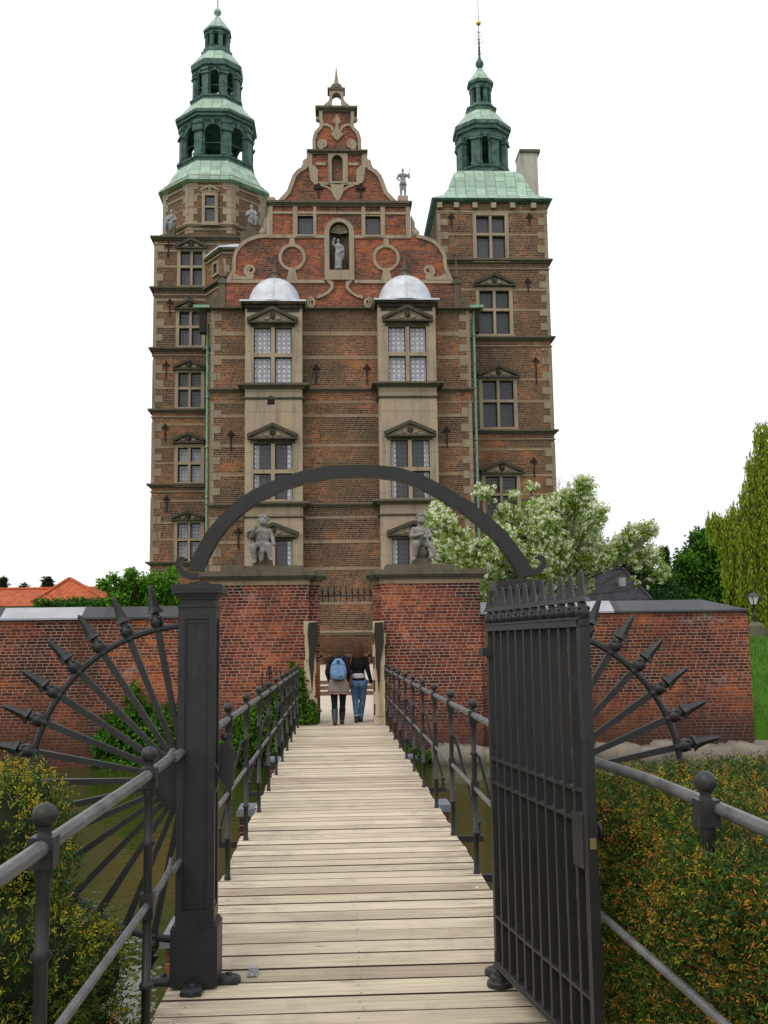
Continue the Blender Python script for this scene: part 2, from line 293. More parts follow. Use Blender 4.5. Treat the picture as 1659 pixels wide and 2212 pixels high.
M['step_face'] = simple('step_riser_stone', (0.17, 0.11, 0.08), 0.85, 0, 0.3, 6, 0.2)
M['teak'] = simple('old_bench_wood', (0.115, 0.058, 0.035), 0.7, 0, 0.3, 8, 0.2)
M['bark'] = simple('bark', (0.075, 0.055, 0.040), 0.9, 0, 0.4, 7, 0.5)
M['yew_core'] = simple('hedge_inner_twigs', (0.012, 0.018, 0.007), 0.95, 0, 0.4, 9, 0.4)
M['yew'] = leafmat('yew_needles', [(0, (0.014, 0.032, 0.008)), (0.5, (0.038, 0.078, 0.013)), (1, (0.085, 0.145, 0.02))], 0.45, 0.25)
M['yew_gold'] = leafmat('golden_yew_tips', [(0, (0.17, 0.21, 0.02)), (0.5, (0.33, 0.30, 0.025)), (1, (0.52, 0.38, 0.03))], 0.5, 0.3)
M['yew_rust'] = leafmat('rusty_yew_tips', [(0, (0.18, 0.095, 0.018)), (0.5, (0.34, 0.165, 0.028)), (1, (0.50, 0.24, 0.04))], 0.55, 0.3)
M['leaf'] = leafmat('fresh_leaves', [(0, (0.05, 0.13, 0.010)), (0.5, (0.10, 0.25, 0.018)), (1, (0.17, 0.35, 0.03))], 0.6, 0.35)
M['leaf_dark'] = leafmat('dark_leaves', [(0, (0.012, 0.040, 0.010)), (0.5, (0.025, 0.085, 0.014)), (1, (0.05, 0.14, 0.02))])
M['leaf_ivy'] = leafmat('ivy_leaves', [(0, (0.02, 0.06, 0.008)), (0.5, (0.055, 0.15, 0.012)), (1, (0.12, 0.26, 0.02))], 0.6, 0.3)
M['leaf_may'] = leafmat('hawthorn_leaves', [(0, (0.11, 0.18, 0.022)), (0.5, (0.21, 0.33, 0.04)), (1, (0.33, 0.46, 0.07))], 0.6, 0.45)
M['blossom'] = leafmat('white_blossom', [(0, (0.62, 0.63, 0.40)), (0.5, (0.80, 0.80, 0.62)), (1, (0.88, 0.88, 0.76))], 0.7, 0.4)
M['leaf_willow'] = leafmat('willow_leaves', [(0, (0.13, 0.19, 0.015)), (0.5, (0.24, 0.33, 0.025)), (1, (0.38, 0.45, 0.05))], 0.6, 0.45)
M['conifer'] = leafmat('conifer_needles', [(0, (0.012, 0.03, 0.012)), (1, (0.035, 0.065, 0.025))])
M['skin'] = simple('skin', (0.55, 0.33, 0.25), 0.6, 0, 0.08, 5, 0)
M['hair_a'] = simple('light_brown_hair', (0.060, 0.033, 0.017), 0.6, 0, 0.4, 30, 0.5)
M['hair_b'] = simple('auburn_hair', (0.065, 0.026, 0.013), 0.6, 0, 0.4, 30, 0.5)
M['jacket'] = simple('dark_plum_wool', (0.020, 0.013, 0.017), 0.9, 0, 0.3, 20, 0.3)
M['black'] = simple('black_cloth', (0.010, 0.010, 0.012), 0.85, 0, 0.3, 20, 0.3)
M['boot'] = simple('black_leather', (0.012, 0.010, 0.010), 0.45, 0, 0.3, 20, 0.2)
M['skirt'] = simple('beige_cotton', (0.22, 0.18, 0.15), 0.9, 0, 0.2, 9, 0.5, 0.02)
M['pink'] = simple('pink_hem', (0.35, 0.2, 0.2), 0.9)
M['bag_blue'] = simple('blue_canvas', (0.135, 0.22, 0.36), 0.85, 0, 0.15, 20, 0.3)
M['bag_dark'] = simple('navy_webbing', (0.03, 0.045, 0.075), 0.8)
M['jeans'] = simple('blue_denim', (0.05, 0.115, 0.25), 0.85, 0, 0.35, 5, 0.3, var2=(0.11, 0.20, 0.33))
M['leather'] = simple('brown_leather', (0.15, 0.055, 0.025), 0.5, 0, 0.3, 10, 0.2)
M['brass'] = simple('brass_lock', (0.30, 0.22, 0.10), 0.4, 0.5)
M['lamp_glass'] = simple('lantern_glass', (0.62, 0.64, 0.64), 0.15, 0, 0.1, 4, 0)
M['plaster'] = simple('pale_plaster', (0.6, 0.57, 0.5), 0.8)

KEEP = {'water', 'gold', 'brass', 'lamp_glass', 'pane_white', 'pane_mid', 'pane_dark', 'pane_grey', 'pane_pale', 'lead', 'lead_new', 'boot'}
for key, mat_ in M.items():
    if key in KEEP: continue
    b_ = mat_.node_tree.nodes.get('Principled BSDF')
    b_.inputs['Specular IOR Level'].default_value = {'iron': 0.30, 'iron_worn': 0.45, 'copper_dark': 0.2, 'copper': 0.3}.get(key, 0.10)

# ------------------------------------------------------------------ mesh collector
def offset_of(o):
    v = Vector((0, 0, 0))
    while o: v += o.location; o = o.parent
    return v
class MB:
    def __init__(s): s.v = []; s.f = []; s.mi = []; s.sm = []; s.cur = 0
    def add(s, vs, fs, smooth=False, mt=None, mi=None):
        b = len(s.v)
        s.v += [tuple(mt @ Vector(p)) for p in vs] if mt is not None else [tuple(p) for p in vs]
        for f in fs: s.f.append(tuple(i+b for i in f)); s.mi.append(s.cur if mi is None else mi); s.sm.append(smooth)
        return s
    def box(s, x0, x1, y0, y1, z0, z1, mt=None, mi=None, top=None):
        if x0 > x1: x0, x1 = x1, x0
        if y0 > y1: y0, y1 = y1, y0
        if z0 > z1: z0, z1 = z1, z0
        vs = [(x0, y0, z0), (x1, y0, z0), (x1, y1, z0), (x0, y1, z0), (x0, y0, z1), (x1, y0, z1), (x1, y1, z1), (x0, y1, z1)]
        if top:
            cx, cy = (x0+x1)/2, (y0+y1)/2
            for i in range(4, 8): p = vs[i]; vs[i] = (cx+(p[0]-cx)*top, cy+(p[1]-cy)*top, p[2])
        return s.add(vs, [(0, 3, 2, 1), (4, 5, 6, 7), (0, 1, 5, 4), (1, 2, 6, 5), (2, 3, 7, 6), (3, 0, 4, 7)], False, mt, mi)
    def bar(s, p0, p1, wd, ht, mi=None, up=Vector((0, 0, 1))):
        p0, p1 = Vector(p0), Vector(p1); d = p1-p0; L = d.length; d.normalize()
        sd_ = d.cross(up)
        if sd_.length < 1e-4: sd_ = d.cross(Vector((0, 1, 0)))
        sd_.normalize(); uu = sd_.cross(d)
        mt = Matrix((d, sd_, uu)).transposed().to_4x4(); mt.translation = p0
        return s.box(0, L, -wd/2, wd/2, -ht/2, ht/2, mt, mi)
    def path(s, pts, rs, n=10, smooth=True, mi=None, caps=True):
        pts = [Vector(p) for p in pts]
        if not isinstance(rs, (list, tuple)): rs = [rs]*len(pts)
        vs = []; fs = []; prev = None
        for i, p in enumerate(pts):
            d = (pts[min(i+1, len(pts)-1)]-pts[max(i-1, 0)]).normalized()
            if prev is None:
                a = d.cross(Vector((0, 0, 1)));
                if a.length < 0.05: a = d.cross(Vector((1, 0, 0)))
            else: a = prev - d*prev.dot(d)
            a.normalize(); prev = a; b = d.cross(a)
            for j in range(n):
                t = 2*PI*j/n; vs.append(p+(a*math.cos(t)+b*math.sin(t))*rs[i])
        for i in range(len(pts)-1):
            for j in range(n): k2 = (j+1) % n; fs.append((i*n+j, i*n+k2, (i+1)*n+k2, (i+1)*n+j))
        s.add(vs, fs, smooth, None, mi)
        if caps:
            s.add(vs[:n], [tuple(range(n-1, -1, -1))], False, None, mi); s.add(vs[-n:], [tuple(range(n))], False, None, mi)
        return s
    def lathe(s, prof, c=(0, 0, 0), n=16, rot=0.0, smooth=True, mt=None, mi=None, sx=1.0, sy=1.0, apo=False):
        kf = 1/math.cos(PI/n) if apo else 1
        vs = []; fs = []
        for r, z in prof:
            for j in range(n):
                t = rot+2*PI*j/n; vs.append((c[0]+r*kf*sx*math.cos(t), c[1]+r*kf*sy*math.sin(t), c[2]+z))
        for i in range(len(prof)-1):
            for j in range(n): k2 = (j+1) % n; fs.append((i*n+j, i*n+k2, (i+1)*n+k2, (i+1)*n+j))
        s.add(vs, fs, smooth, mt, mi)
        if prof[0][0] > 1e-5: s.add(vs[:n], [tuple(range(n-1, -1, -1))], False, mt, mi)
        if prof[-1][0] > 1e-5: s.add(vs[-n:], [tuple(range(n))], False, mt, mi)
        return s
    def ball(s, c, r, n=12, sc_=(1, 1, 1), mi=None, mt=None):
        k2 = max(4, n//2); prof = [(max(1e-6, r*math.sin(PI*i/k2))*1.0, -r*math.cos(PI*i/k2)*sc_[2]) for i in range(k2+1)]
        return s.lathe(prof, c, n, 0, True, mt, mi, sc_[0], sc_[1])
    def prism(s, outer, holes=(), y0=0, y1=1, mt=None, mi=None):
        # outline in (x, z), front face at y0, back at y1 (y1 > y0)
        loops = [list(outer)]+[list(h) for h in holes]
        def area(l): return sum(l[i][0]*l[(i+1) % len(l)][1]-l[(i+1) % len(l)][0]*l[i][1] for i in range(len(l)))
        for i, l in enumerate(loops):
            if (area(l) > 0) != (i == 0): l.reverse()
        tri = tessellate_polygon([[Vector((p[0], p[1], 0)) for p in l] for l in loops])
        pts = [p for l in loops for p in l]; n = len(pts)
        vs = [(p[0], y0, p[1]) for p in pts]+[(p[0], y1, p[1]) for p in pts]; fs = []
        for t in tri:
            a, b, c = [pts[i] for i in t]
            ar = (b[0]-a[0])*(c[1]-a[1])-(c[0]-a[0])*(b[1]-a[1])
            if abs(ar) < 1e-10: continue
            t = tuple(t) if ar > 0 else tuple(reversed(t))
            fs.append(t); fs.append(tuple(i+n for i in reversed(t)))
        s.add(vs, fs, False, mt, mi)
        b = 0; vs2 = []; fs2 = []
        for l in loops:
            for i in range(len(l)):
                p, q = l[i], l[(i+1) % len(l)]; q0 = len(vs2)
                vs2 += [(p[0], y0, p[1]), (q[0], y0, q[1]), (q[0], y1, q[1]), (p[0], y1, p[1])]; fs2.append((q0+3, q0+2, q0+1, q0))
        s.add(vs2, fs2, False, mt, mi); return s
    def ribbon(s, pts, wd, y0, y1, mt=None, mi=None, closed=False):
        # a band of width wd following pts in the (x, z) plane
        P = [Vector((p[0], p[1])) for p in pts]; L = []; Rr = []; n = len(P)
        for i in range(n):
            a = P[(i-1) % n] if (closed or i > 0) else P[i]; b = P[(i+1) % n] if (closed or i < n-1) else P[i]
            d = (b-a).normalized(); nn = Vector((-d.y, d.x)); ww = wd[i] if isinstance(wd, (list, tuple)) else wd
            L.append(P[i]+nn*ww/2); Rr.append(P[i]-nn*ww/2)
        rng = range(n if closed else n-1)
        vs = []; fs = []
        for l in (L, Rr):
            for y in (y0, y1): vs += [(p.x, y, p.y) for p in l]
        for i in rng:
            j = (i+1) % n
            fs += [(i+2*n, j+2*n, j, i), (i+n, j+n, j+3*n, i+3*n), (i, j, j+n, i+n), (i+3*n, j+3*n, j+2*n, i+2*n)]
        if not closed: fs += [(0, n, 3*n, 2*n), (n-1, 3*n-1, 4*n-1, 2*n-1)]
        return s.add(vs, fs, False, mt, mi)
    def build(s, name, mats, parent=None, origin=None, mods=None):
        o_ = offset_of(parent) if parent else Vector(origin or (0, 0, 0))
        me = bpy.data.meshes.new(name); me.from_pydata([(p[0]-o_.x, p[1]-o_.y, p[2]-o_.z) for p in s.v], [], s.f)
        if not isinstance(mats, (list, tuple)): mats = [mats]
        for q in mats: me.materials.append(M[q])
        me.polygons.foreach_set('material_index', s.mi); me.polygons.foreach_set('use_smooth', s.sm)
        uvl = me.uv_layers.new(name='UVMap'); data = [0.0]*(2*len(me.loops)); V = s.v
        for p in me.polygons:
            nx, ny, nz_ = p.normal
            if abs(nz_) > 0.93:
                for li in p.loop_indices: q = V[me.loops[li].vertex_index]; data[2*li] = q[0]; data[2*li+1] = q[1]
            else:
                h = math.hypot(nx, ny); tx, ty = -ny/h, nx/h; kz = 1/max(h, 0.2)
                for li in p.loop_indices: q = V[me.loops[li].vertex_index]; data[2*li] = q[0]*tx+q[1]*ty; data[2*li+1] = q[2]*kz
        uvl.data.foreach_set('uv', data)
        me.update(); ob = bpy.data.objects.new(name, me); COL.objects.link(ob)
        if parent: ob.parent = parent
        else: ob.location = o_
        return ob
def tag(o, label, cat, group=None, kind=None):
    if label: o['label'] = label
    if cat: o['category'] = cat
    if group: o['group'] = group
    if kind: o['kind'] = kind
    return o
def thing(name, label, cat, loc=(0, 0, 0), group=None):
    o = bpy.data.objects.new(name, None); COL.objects.link(o); o.location = loc; o.empty_display_size = 0.3
    return tag(o, label, cat, group)
def copy_thing(o, loc=None, label=None):
    c = o.copy(); COL.objects.link(c)
    if loc is not None: c.location = loc
    if label: c['label'] = label
    for ch in list(o.children):
        d = ch.copy(); COL.objects.link(d); d.parent = c
        for g in list(ch.children): e = g.copy(); COL.objects.link(e); e.parent = d
    return c
def struct(o): o['kind'] = 'structure'; return o
def rot_about(cx, cy, ang): return Matrix.Translation((cx, cy, 0)) @ Matrix.Rotation(ang, 4, 'Z')

# ================================================================== SETTING: ground, water, paving
WATER = -0.85
def gz(x, y):
    if y < 4.3: b = -0.14
    elif y < 5.4: b = -0.14-(y-4.3)*1.6
    elif y < 22.55: b = -1.9
    else: b = -0.06
    if x > 9.35:
        if 21.6 < y <= 22.55: b = -1.9+(y-21.6)*1.3
        elif y > 22.55:
            t = min(1, (y-22.55)/9.0); rise = -0.65+2.35*math.sin(t*PI/2)
            b = b+(rise-b)*min(1, (x-9.35)/0.4)
    return b
xs = [-300, -150, -80, -40]+[-26+i*1.5 for i in range(23)]+[9.3, 9.36, 9.6, 9.8, 10.2, 11, 12, 13, 14, 15, 16, 18, 20, 24, 30, 40, 80, 150, 300]
ys = [-60, -20, -5, 0, 2, 4.3, 4.6, 5.0, 5.4, 8, 12, 16, 20, 21.6, 22.0, 22.5, 22.56, 23, 23.5, 24, 24.5, 25, 26, 27, 28, 29, 30, 31, 31.6, 33, 36, 45, 60, 90, 150, 300, 900]
mb = MB(); vs = [(x, y, gz(x, y)) for y in ys for x in xs]; nx_ = len(xs)
mb.add(vs, [(j*nx_+i, j*nx_+i+1, (j+1)*nx_+i+1, (j+1)*nx_+i) for j in range(len(ys)-1) for i in range(nx_-1)], True)
struct(mb.build('ground', 'grass'))
mb = MB(); mb.add([(-60, 4.4, WATER), (60, 4.4, WATER), (60, 22.7, WATER), (-60, 22.7, WATER)], [(0, 1, 2, 3)]); struct(mb.build('water', 'water'))
YW = 22.5       # front face of the moat wall
mb = MB(); mb.box(-2.2, 3.2, 23.1, 34.2, -0.5, 0.0); mb.box(-0.40, 0.86, 21.95, 23.1, -0.5, 0.0); struct(mb.build('courtyard_paving', 'paving'))
# steps up to the upper path
st = thing('garden_steps', 'three low stone steps rising behind the two walkers', 'steps', (0.2, 34.2, 0))
for i in range(3):
    mb = MB(); mb.box(-2.2, 3.2, 34.2+0.36*i, 36.0, 0.165*i+0.001, 0.165*(i+1)-0.04, mi=1)
    mb.box(-2.2, 3.2, 34.17+0.36*i, 36.0, 0.165*(i+1)-0.04, 0.165*(i+1), mi=0); mb.build('step', ['step_top', 'step_face'], st)
mb = MB(); mb.add([(-2.2, 35.2, 0.499), (3.2, 35.2, 0.499), (3.2, 44.9, 0.83), (-2.2, 44.9, 0.83)], [(0, 1, 2, 3)])
mb.add([(-2.2, 35.2, 0), (3.2, 35.2, 0), (3.2, 35.2, 0.499), (-2.2, 35.2, 0.499)], [(0, 1, 2, 3)]); struct(mb.build('upper_path', 'paving'))

# ================================================================== CASTLE
YB, YBAY, YT, YR = 45.0, 44.15, 48.0, 47.5
castle = thing('castle', 'tall brick renaissance castle with two green spires and a curved gable', 'castle', (0.1, YB, 0))
def zy(py, px=737, Y=YB): return Z(px, py, Y)
def rect(x0, x1, y0, y1, Y):
    c = at((x0+x1)/2, (y0+y1)/2, Y); a = at(x0, (y0+y1)/2, Y).x; b = at(x1, (y0+y1)/2, Y).x
    return a, b, at((x0+x1)/2, y1, Y).z, at((x0+x1)/2, y0, Y).z   # x0, x1, zlow, zhigh
def wrect(r, e=0.0): return [(r[0]-e, r[2]-e), (r[1]+e, r[2]-e), (r[1]+e, r[3]+e), (r[0]-e, r[3]+e)]
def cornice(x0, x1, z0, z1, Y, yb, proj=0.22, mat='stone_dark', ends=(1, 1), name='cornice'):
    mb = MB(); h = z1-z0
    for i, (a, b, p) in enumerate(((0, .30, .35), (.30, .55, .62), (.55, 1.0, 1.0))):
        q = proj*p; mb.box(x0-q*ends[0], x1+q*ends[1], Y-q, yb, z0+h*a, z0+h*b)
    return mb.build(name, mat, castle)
def window(r, Y, pane, surround=0.17, proj=0.05, depth=0.16, bars=(1, 1), tz=0.56, mull=0.12, parent=None, stonem='stone'):
    x0, x1, z0, z1 = r; mb = MB(); e = surround
    mb.prism(wrect(r, e), [wrect(r)], Y-proj, Y+depth+0.05)
    xm, zm = (x0+x1)/2, z0+(z1-z0)*tz
    if bars[0]: mb.box(xm-mull/2, xm+mull/2, Y-proj+0.02, Y+depth, z0, z1)
    if bars[1]:
        mb.box(x0, xm-mull/2 if bars[0] else x1, Y-proj+0.025, Y+depth, zm-mull/2, zm+mull/2)
        if bars[0]: mb.box(xm+mull/2, x1, Y-proj+0.025, Y+depth, zm-mull/2, zm+mull/2)
    mb.box(x0-e*1.15, x1+e*1.15, Y-proj-0.07, Y, z0-e-0.06, z0-e*0.35)          # sill
    wn = mb.build('window', stonem, parent or castle)
    fb = MB(); gb = MB(); t = 0.035
    cx = [(x0, xm-mull/2), (xm+mull/2, x1)] if bars[0] else [(x0, x1)]
    cz = [(z0, zm-mull/2), (zm+mull/2, z1)] if bars[1] else [(z0, z1)]
    for a, b in cx:
        for c, d in cz:
            fb.prism([(a, c), (b, c), (b, d), (a, d)], [[(a+t, c+t), (b-t, c+t), (b-t, d-t), (a+t, d-t)]], Y+depth-0.05, Y+depth)
            if pane == 'pane_mid':
                cw_ = (b-a)*0.30; l = abs(a-x0) < 0.01
                gb.box(a+0.01, a+cw_ if l else b-cw_, Y+depth-0.015, Y+depth+0.02, c+0.01, d-0.01, mi=1 if l else 0); gb.box(a+cw_ if l else b-cw_, b-0.01, Y+depth-0.015, Y+depth+0.02, c+0.01, d-0.01, mi=0 if l else 1)
            else: gb.box(a+0.01, b-0.01, Y+depth-0.015, Y+depth+0.02, c+0.01, d-0.01)
    fb.build('frame', 'black_frame', wn); gb.build('pane', [pane, 'pane_white'], wn)
    return wn
def pediment(ax, ay, x0, x1, by, Y, proj=0.2, mat='stone_rake'):
    xa, za = at(ax, ay, Y).x, at(ax, ay, Y).z; zb = at((x0+x1)/2, by, Y).z
    a, b = at(x0, by, Y).x, at(x1, by, Y).x; hw = (b-a)/2; xa = (a+b)/2
    mb = MB(); t = min(0.15, (za-zb)*0.3)
    mb.prism([(a+0.15, zb), (b-0.15, zb), (xa, za-0.1)], (), Y-proj*0.35, Y+0.05, mi=1)
    mb.ribbon([(a, zb+t*0.4), (xa, za-t*0.5), (b, zb+t*0.4)], t, Y-proj, Y+0.03)
    mb.box(a, b, Y-proj*0.85, Y+0.03, zb-t*0.55, zb)
    mb.lathe([(0.02, -0.2), (0.10, -0.12), (0.13, 0.0), (0.10, 0.12), (0.02, 0.17)], (xa, Y-proj*0.35, zb+(za-zb)*0.40), 8, mi=0); mb.ball((xa-0.04, Y-proj*0.35-0.11, zb+(za-zb)*0.42), 0.035, 6, mi=0); mb.ball((xa+0.04, Y-proj*0.35-0.11, zb+(za-zb)*0.42), 0.035, 6, mi=0)
    for sg in (-1, 1): mb.ball((xa+sg*0.26, Y-proj*0.35, zb+(za-zb)*0.20), 0.12, 8, (1.3, 0.6, 0.7), mi=1)
    return mb.build('pediment', [mat, 'stone'], castle)
def quoins(xc, sgn, z0, z1, Y, h=0.35, long=0.45, short=0.14, name='quoins'):
    mb = MB(); z = z0; i = 0
    while z < z1-0.1:
        zz = min(z1, z+h*random.uniform(0.92, 1.08)); L = (long if i % 2 else short)*random.uniform(0.9, 1.12)
        a, b = (xc, xc+sgn*L) if sgn > 0 else (xc-L, xc)
        mb.box(min(a, b)-(0.025 if sgn > 0 else 0), max(a, b)+(0.025 if sgn < 0 else 0), Y-0.025, Y+0.3, z+0.006, zz-0.006); z = zz; i += 1
    return mb.build(name, 'stone_quoin', castle)
def band(x0, x1, py, ph, Y, px, d=0.02, skip=(), mat='stone_band'):
    zc = Z(px, py, Y); hh = ph*Y/FPX/2; x = x0
    cuts = sorted(skip)
    for a, b in cuts+[(x1, x1)]:
        if a > x+0.05: mb = MB(); mb.box(x, min(a, x1), Y-d, Y+0.04, zc-hh, zc+hh); mb.build('stone_band', mat, castle)
        x = max(x, b)
def anchor(px, py, Y, L=0.9, up=0.22):
    p = at(px, py, Y); mb = MB(); x, z = p.x, p.z; g_ = 0.68
    mb.bar((x, Y-0.05, z-L+0.2), (x, Y-0.05, z+up), 0.05, 0.05)
    mb.bar((x-0.13, Y-0.05, z), (x+0.13, Y-0.05, z), 0.04, 0.05)
    for dx, dz, r in ((0, up, 0.075), (-0.19, 0.01, 0.07), (0.19, 0.01, 0.07), (-0.09, 0.13, 0.06), (0.09, 0.13, 0.06), (0, 0.05, 0.1)):
        mb.ball((x+dx*g_, Y-0.05, z+dz*g_), r*g_, 8, (1, 0.4, 1))
    return mb.build('wall_anchor', 'black_iron', castle)

# ---- main body
bx0, bx1 = X(455.5, 900, YB), X(1018.5, 900, YB)
z_eave = zy(667); zbot = -0.06
body = MB()
bay = {}
for key, (x0, x1) in {'l': (528, 653), 'r': (817.5, 944.5)}.items():
    bay[key] = (X(x0+1, 880, YBAY), X(x1, 880, YBAY))
body.box(bx0, bx1, YB, 62, zbot, z_eave)
body.build('body_wall', 'brick_castle', castle)
# strings and cornices of the body (between the bays and at the sides)
segs = [(bx0, bay['l'][0]), (bay['l'][1], bay['r'][0]), (bay['r'][1], bx1)]
for py0, py1, pr, mt in ((839, 847, 0.16, 'stone_dark'), (868, 872, 0.05, 'stone'), (1087, 1095, 0.16, 'stone_dark'), (1116, 1121, 0.05, 'stone')):
    for i, (a, b) in enumerate(segs):
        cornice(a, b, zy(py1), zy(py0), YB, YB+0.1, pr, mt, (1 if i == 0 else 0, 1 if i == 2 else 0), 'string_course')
for py, hgt in ((721, 9), (772.5, 8), (898, 7), (962, 6), (1025, 7), (1170, 7), (1228, 6), (1303, 6)):
    for a, b in segs: band(a, b, py, hgt, YB, 737)
cornice(bx0, bx1, zy(1372), zy(1362), YB, YB+0.1, 0.14, 'stone', name='plinth_ledge')
for (sx_, sg) in ((bx0, 1), (bx1, -1)):
    quoins(sx_, sg, zy(838), z_eave-0.1, YB); quoins(sx_, sg, zy(1086), zy(870), YB); quoins(sx_, sg, zy(1360), zy(1120), YB)
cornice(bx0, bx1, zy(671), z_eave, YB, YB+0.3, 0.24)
for px, py in ((683, 797), (792, 797), (499, 940), (965, 932), (515, 1150)): anchor(px, py, YB)
# body roof behind the gable
mb = MB(); xm = (bx0+bx1)/2; zr = zy(300)
mb.add([(bx0, YB+0.7, z_eave), (bx1, YB+0.7, z_eave), (bx1, 62, z_eave), (bx0, 62, z_eave), (xm, YB+0.7, zy(345)), (xm, 62, zy(345))],
       [(0, 1, 4), (1, 2, 5, 4), (2, 3, 5), (3, 0, 4, 5), (0, 3, 2, 1)]); mb.build('body_roof', 'copper', castle)

# ---- gable tiers
GY0, GY1 = YB, YB+0.55
cxp = 729.8
def sym(left):   # mirror a list of picture points about the gable axis
    return left+[(2*cxp-x, y) for x, y in reversed(left)]
def pts(pp, Y=YB):
    o = []
    for x, y in pp:
        xx = X(x, 560, Y); o.append((xx, Z(cxp, y, Y)))
    return o
gb = MB()
gb.prism(pts([(486, 667), (486, 606), (980, 606), (980, 667)]), (), GY0+0.02, GY1)
# second tier: rounded ends, cut by the niche
t2 = [(491, 606), (503, 585), (503, 558), (508, 544), (518, 530), (532, 520.5), (552, 513), (580, 510)]
t2r = [(903, 510), (922, 514), (940, 522), (953, 535), (962, 551), (963.5, 577), (972, 598), (977, 606)]
nich_l, nich_r, nich_b, nich_s = 711.5, 754.5, 585, 502     # niche opening, springing
def arc_pts(l, r, bot, spring, n=10, top=None):
    c = (l+r)/2; rr = (r-l)/2; tp = top if top else rr
    return [(l, bot)]+[(c-rr*math.cos(PI*i/n), spring-tp*math.sin(PI*i/n)) for i in range(n+1)]+[(r, bot)]
gb.prism(pts(t2+[(588, 510), (588, 437), (878, 437), (878, 510)]+t2r), [pts(arc_pts(nich_l, nich_r, nich_b, nich_s)), pts([(643, 508), (677, 508), (677, 467), (643, 467)]), pts([(790, 508), (823, 508), (823, 467), (790, 467)])], GY0+0.02, GY1)
t4 = [(604, 437), (613, 428), (624, 416), (630, 399), (637, 381), (647, 370), (660, 363), (662, 353), (668, 343), (668, 327), (677, 326), (677, 302), (681, 288), (692, 276), (694, 265), (692, 257), (692, 238)]
gb.prism(pts(sym(t4)), [pts(arc_pts(718, 742, 392, 348))], GY0+0.02, GY1)
gb.build('gable_wall', 'brick_gable', castle)
# window boards / recess behind niche openings
nb = MB(); nb.prism(pts(arc_pts(717, 743, 394, 348)), (), GY0+0.2, GY0+0.3); nb.build('blind_arch', 'brick_castle', castle)
nb = MB(); c_ = at((nich_l+nich_r)/2, nich_s, YB); rr = (X(nich_r, nich_s, YB)-X(nich_l, nich_s, YB))/2
prof = [(rr*1.02, 0)]; zb_ = zy(nich_b); zs_ = zy(nich_s)
nv = []; nf = []; na = 12
for i in range(na+1):
    t = PI*i/na; nv += [(c_.x-rr*math.cos(t), GY0+0.1+0.5*math.sin(t), zb_), (c_.x-rr*math.cos(t), GY0+0.1+0.5*math.sin(t), zs_)]
nf = [(2*i, 2*i+1, 2*i+3, 2*i+2) for i in range(na)]
nb.add(nv, nf, True, mi=1)
for i in range(na):      # shell: fluted half dome
    for j in range(5):
        def sp3(a, b): t = PI*a/na; q = PI/2*b/5; return (c_.x-rr*math.cos(t)*math.cos(q), GY0+0.1+0.5*math.sin(t)*math.cos(q), zs_+rr*math.sin(q))
        nb.add([sp3(i, j), sp3(i+1, j), sp3(i+1, j+1), sp3(i, j+1)], [(0, 3, 2, 1)], True, mi=1)
for i in range(9):
    t = PI*(i+0.5)/9; nb.path([(c_.x, GY0+0.28, zs_+0.05), (c_.x-rr*0.9*math.cos(t), GY0+0.12, zs_+rr*0.9*math.sin(t))], [0.02, 0.06], 5, mi=0)
nb.build('niche', ['stone', 'stone_dark'], castle)
# stone trim of the gable
tr = MB()
Y0t, Y1t = GY0-0.06, GY1+0.06
w_ = 0.16
tr.ribbon(pts([(x+3, y) for x, y in t2]), w_, Y0t, Y1t); tr.ribbon(pts([(x-2, y) for x, y in t2r]), w_, Y0t, Y1t)
half = t4[:10]; tr.ribbon(pts(half), 0.19, Y0t, Y1t); tr.ribbon(pts([(2*cxp-x, y) for x, y in half]), 0.19, Y0t, Y1t)
half = t4[10:]; tr.ribbon(pts([(x+3, y) for x, y in half]), 0.16, Y0t, Y1t); tr.ribbon(pts([(2*cxp-x-3, y) for x, y in half]), 0.16, Y0t, Y1t)
def hb(x0, x1, y0, y1, d=0.05, back=None): p = pts([(x0, y1), (x1, y1), (x1, y0), (x0, y0)]); tr.prism(p, (), GY0-d, back or GY0+0.1)
hb(486, 701, 605, 612); hb(765, 980, 605, 612)
hb(589, 701, 508, 515); hb(765, 878, 508, 515)
hb(588, 878, 458, 463)
for a, b in ((579, 589), (633, 643), (677, 684), (782, 790), (823, 833), (878, 888)): hb(a, b, 447, 515, 0.055, GY1+0.02 if a in (579, 878) else None)
# niche surround and curling feet
tr.prism(pts([(701, 606), (701, 502)]+[(733-32*math.cos(PI*i/12), 502-29*math.sin(PI*i/12)) for i in range(13)]+[(765, 606), (754.5, 606), (754.5, 585)]+list(reversed(arc_pts(nich_l, nich_r, 585, nich_s)))[1:-1]+[(711.5, 585), (711.5, 606)]), (), GY0-0.10, GY0+0.08)
hb(711.5, 754.5, 585, 606, 0.13)
for sg in (-1, 1):
    tr.ribbon(pts([(733+sg*26, 606), (733+sg*17, 612), (733+sg*16, 622), (733+sg*25, 633), (733+sg*38, 640), (733+sg*50, 643)]), [0.16, 0.2, 0.14, 0.12, 0.12, 0.14], GY0-0.08, GY0+0.1)
    sp_ = [(733+sg*(60+7*math.cos(t)*(1-t/18)), 654+10*math.sin(t)*(1-t/18)) for t in [i*0.6-PI/2 for i in range(18)]]
    tr.ribbon(pts(sp_), 0.10, GY0-0.08, GY0+0.08)
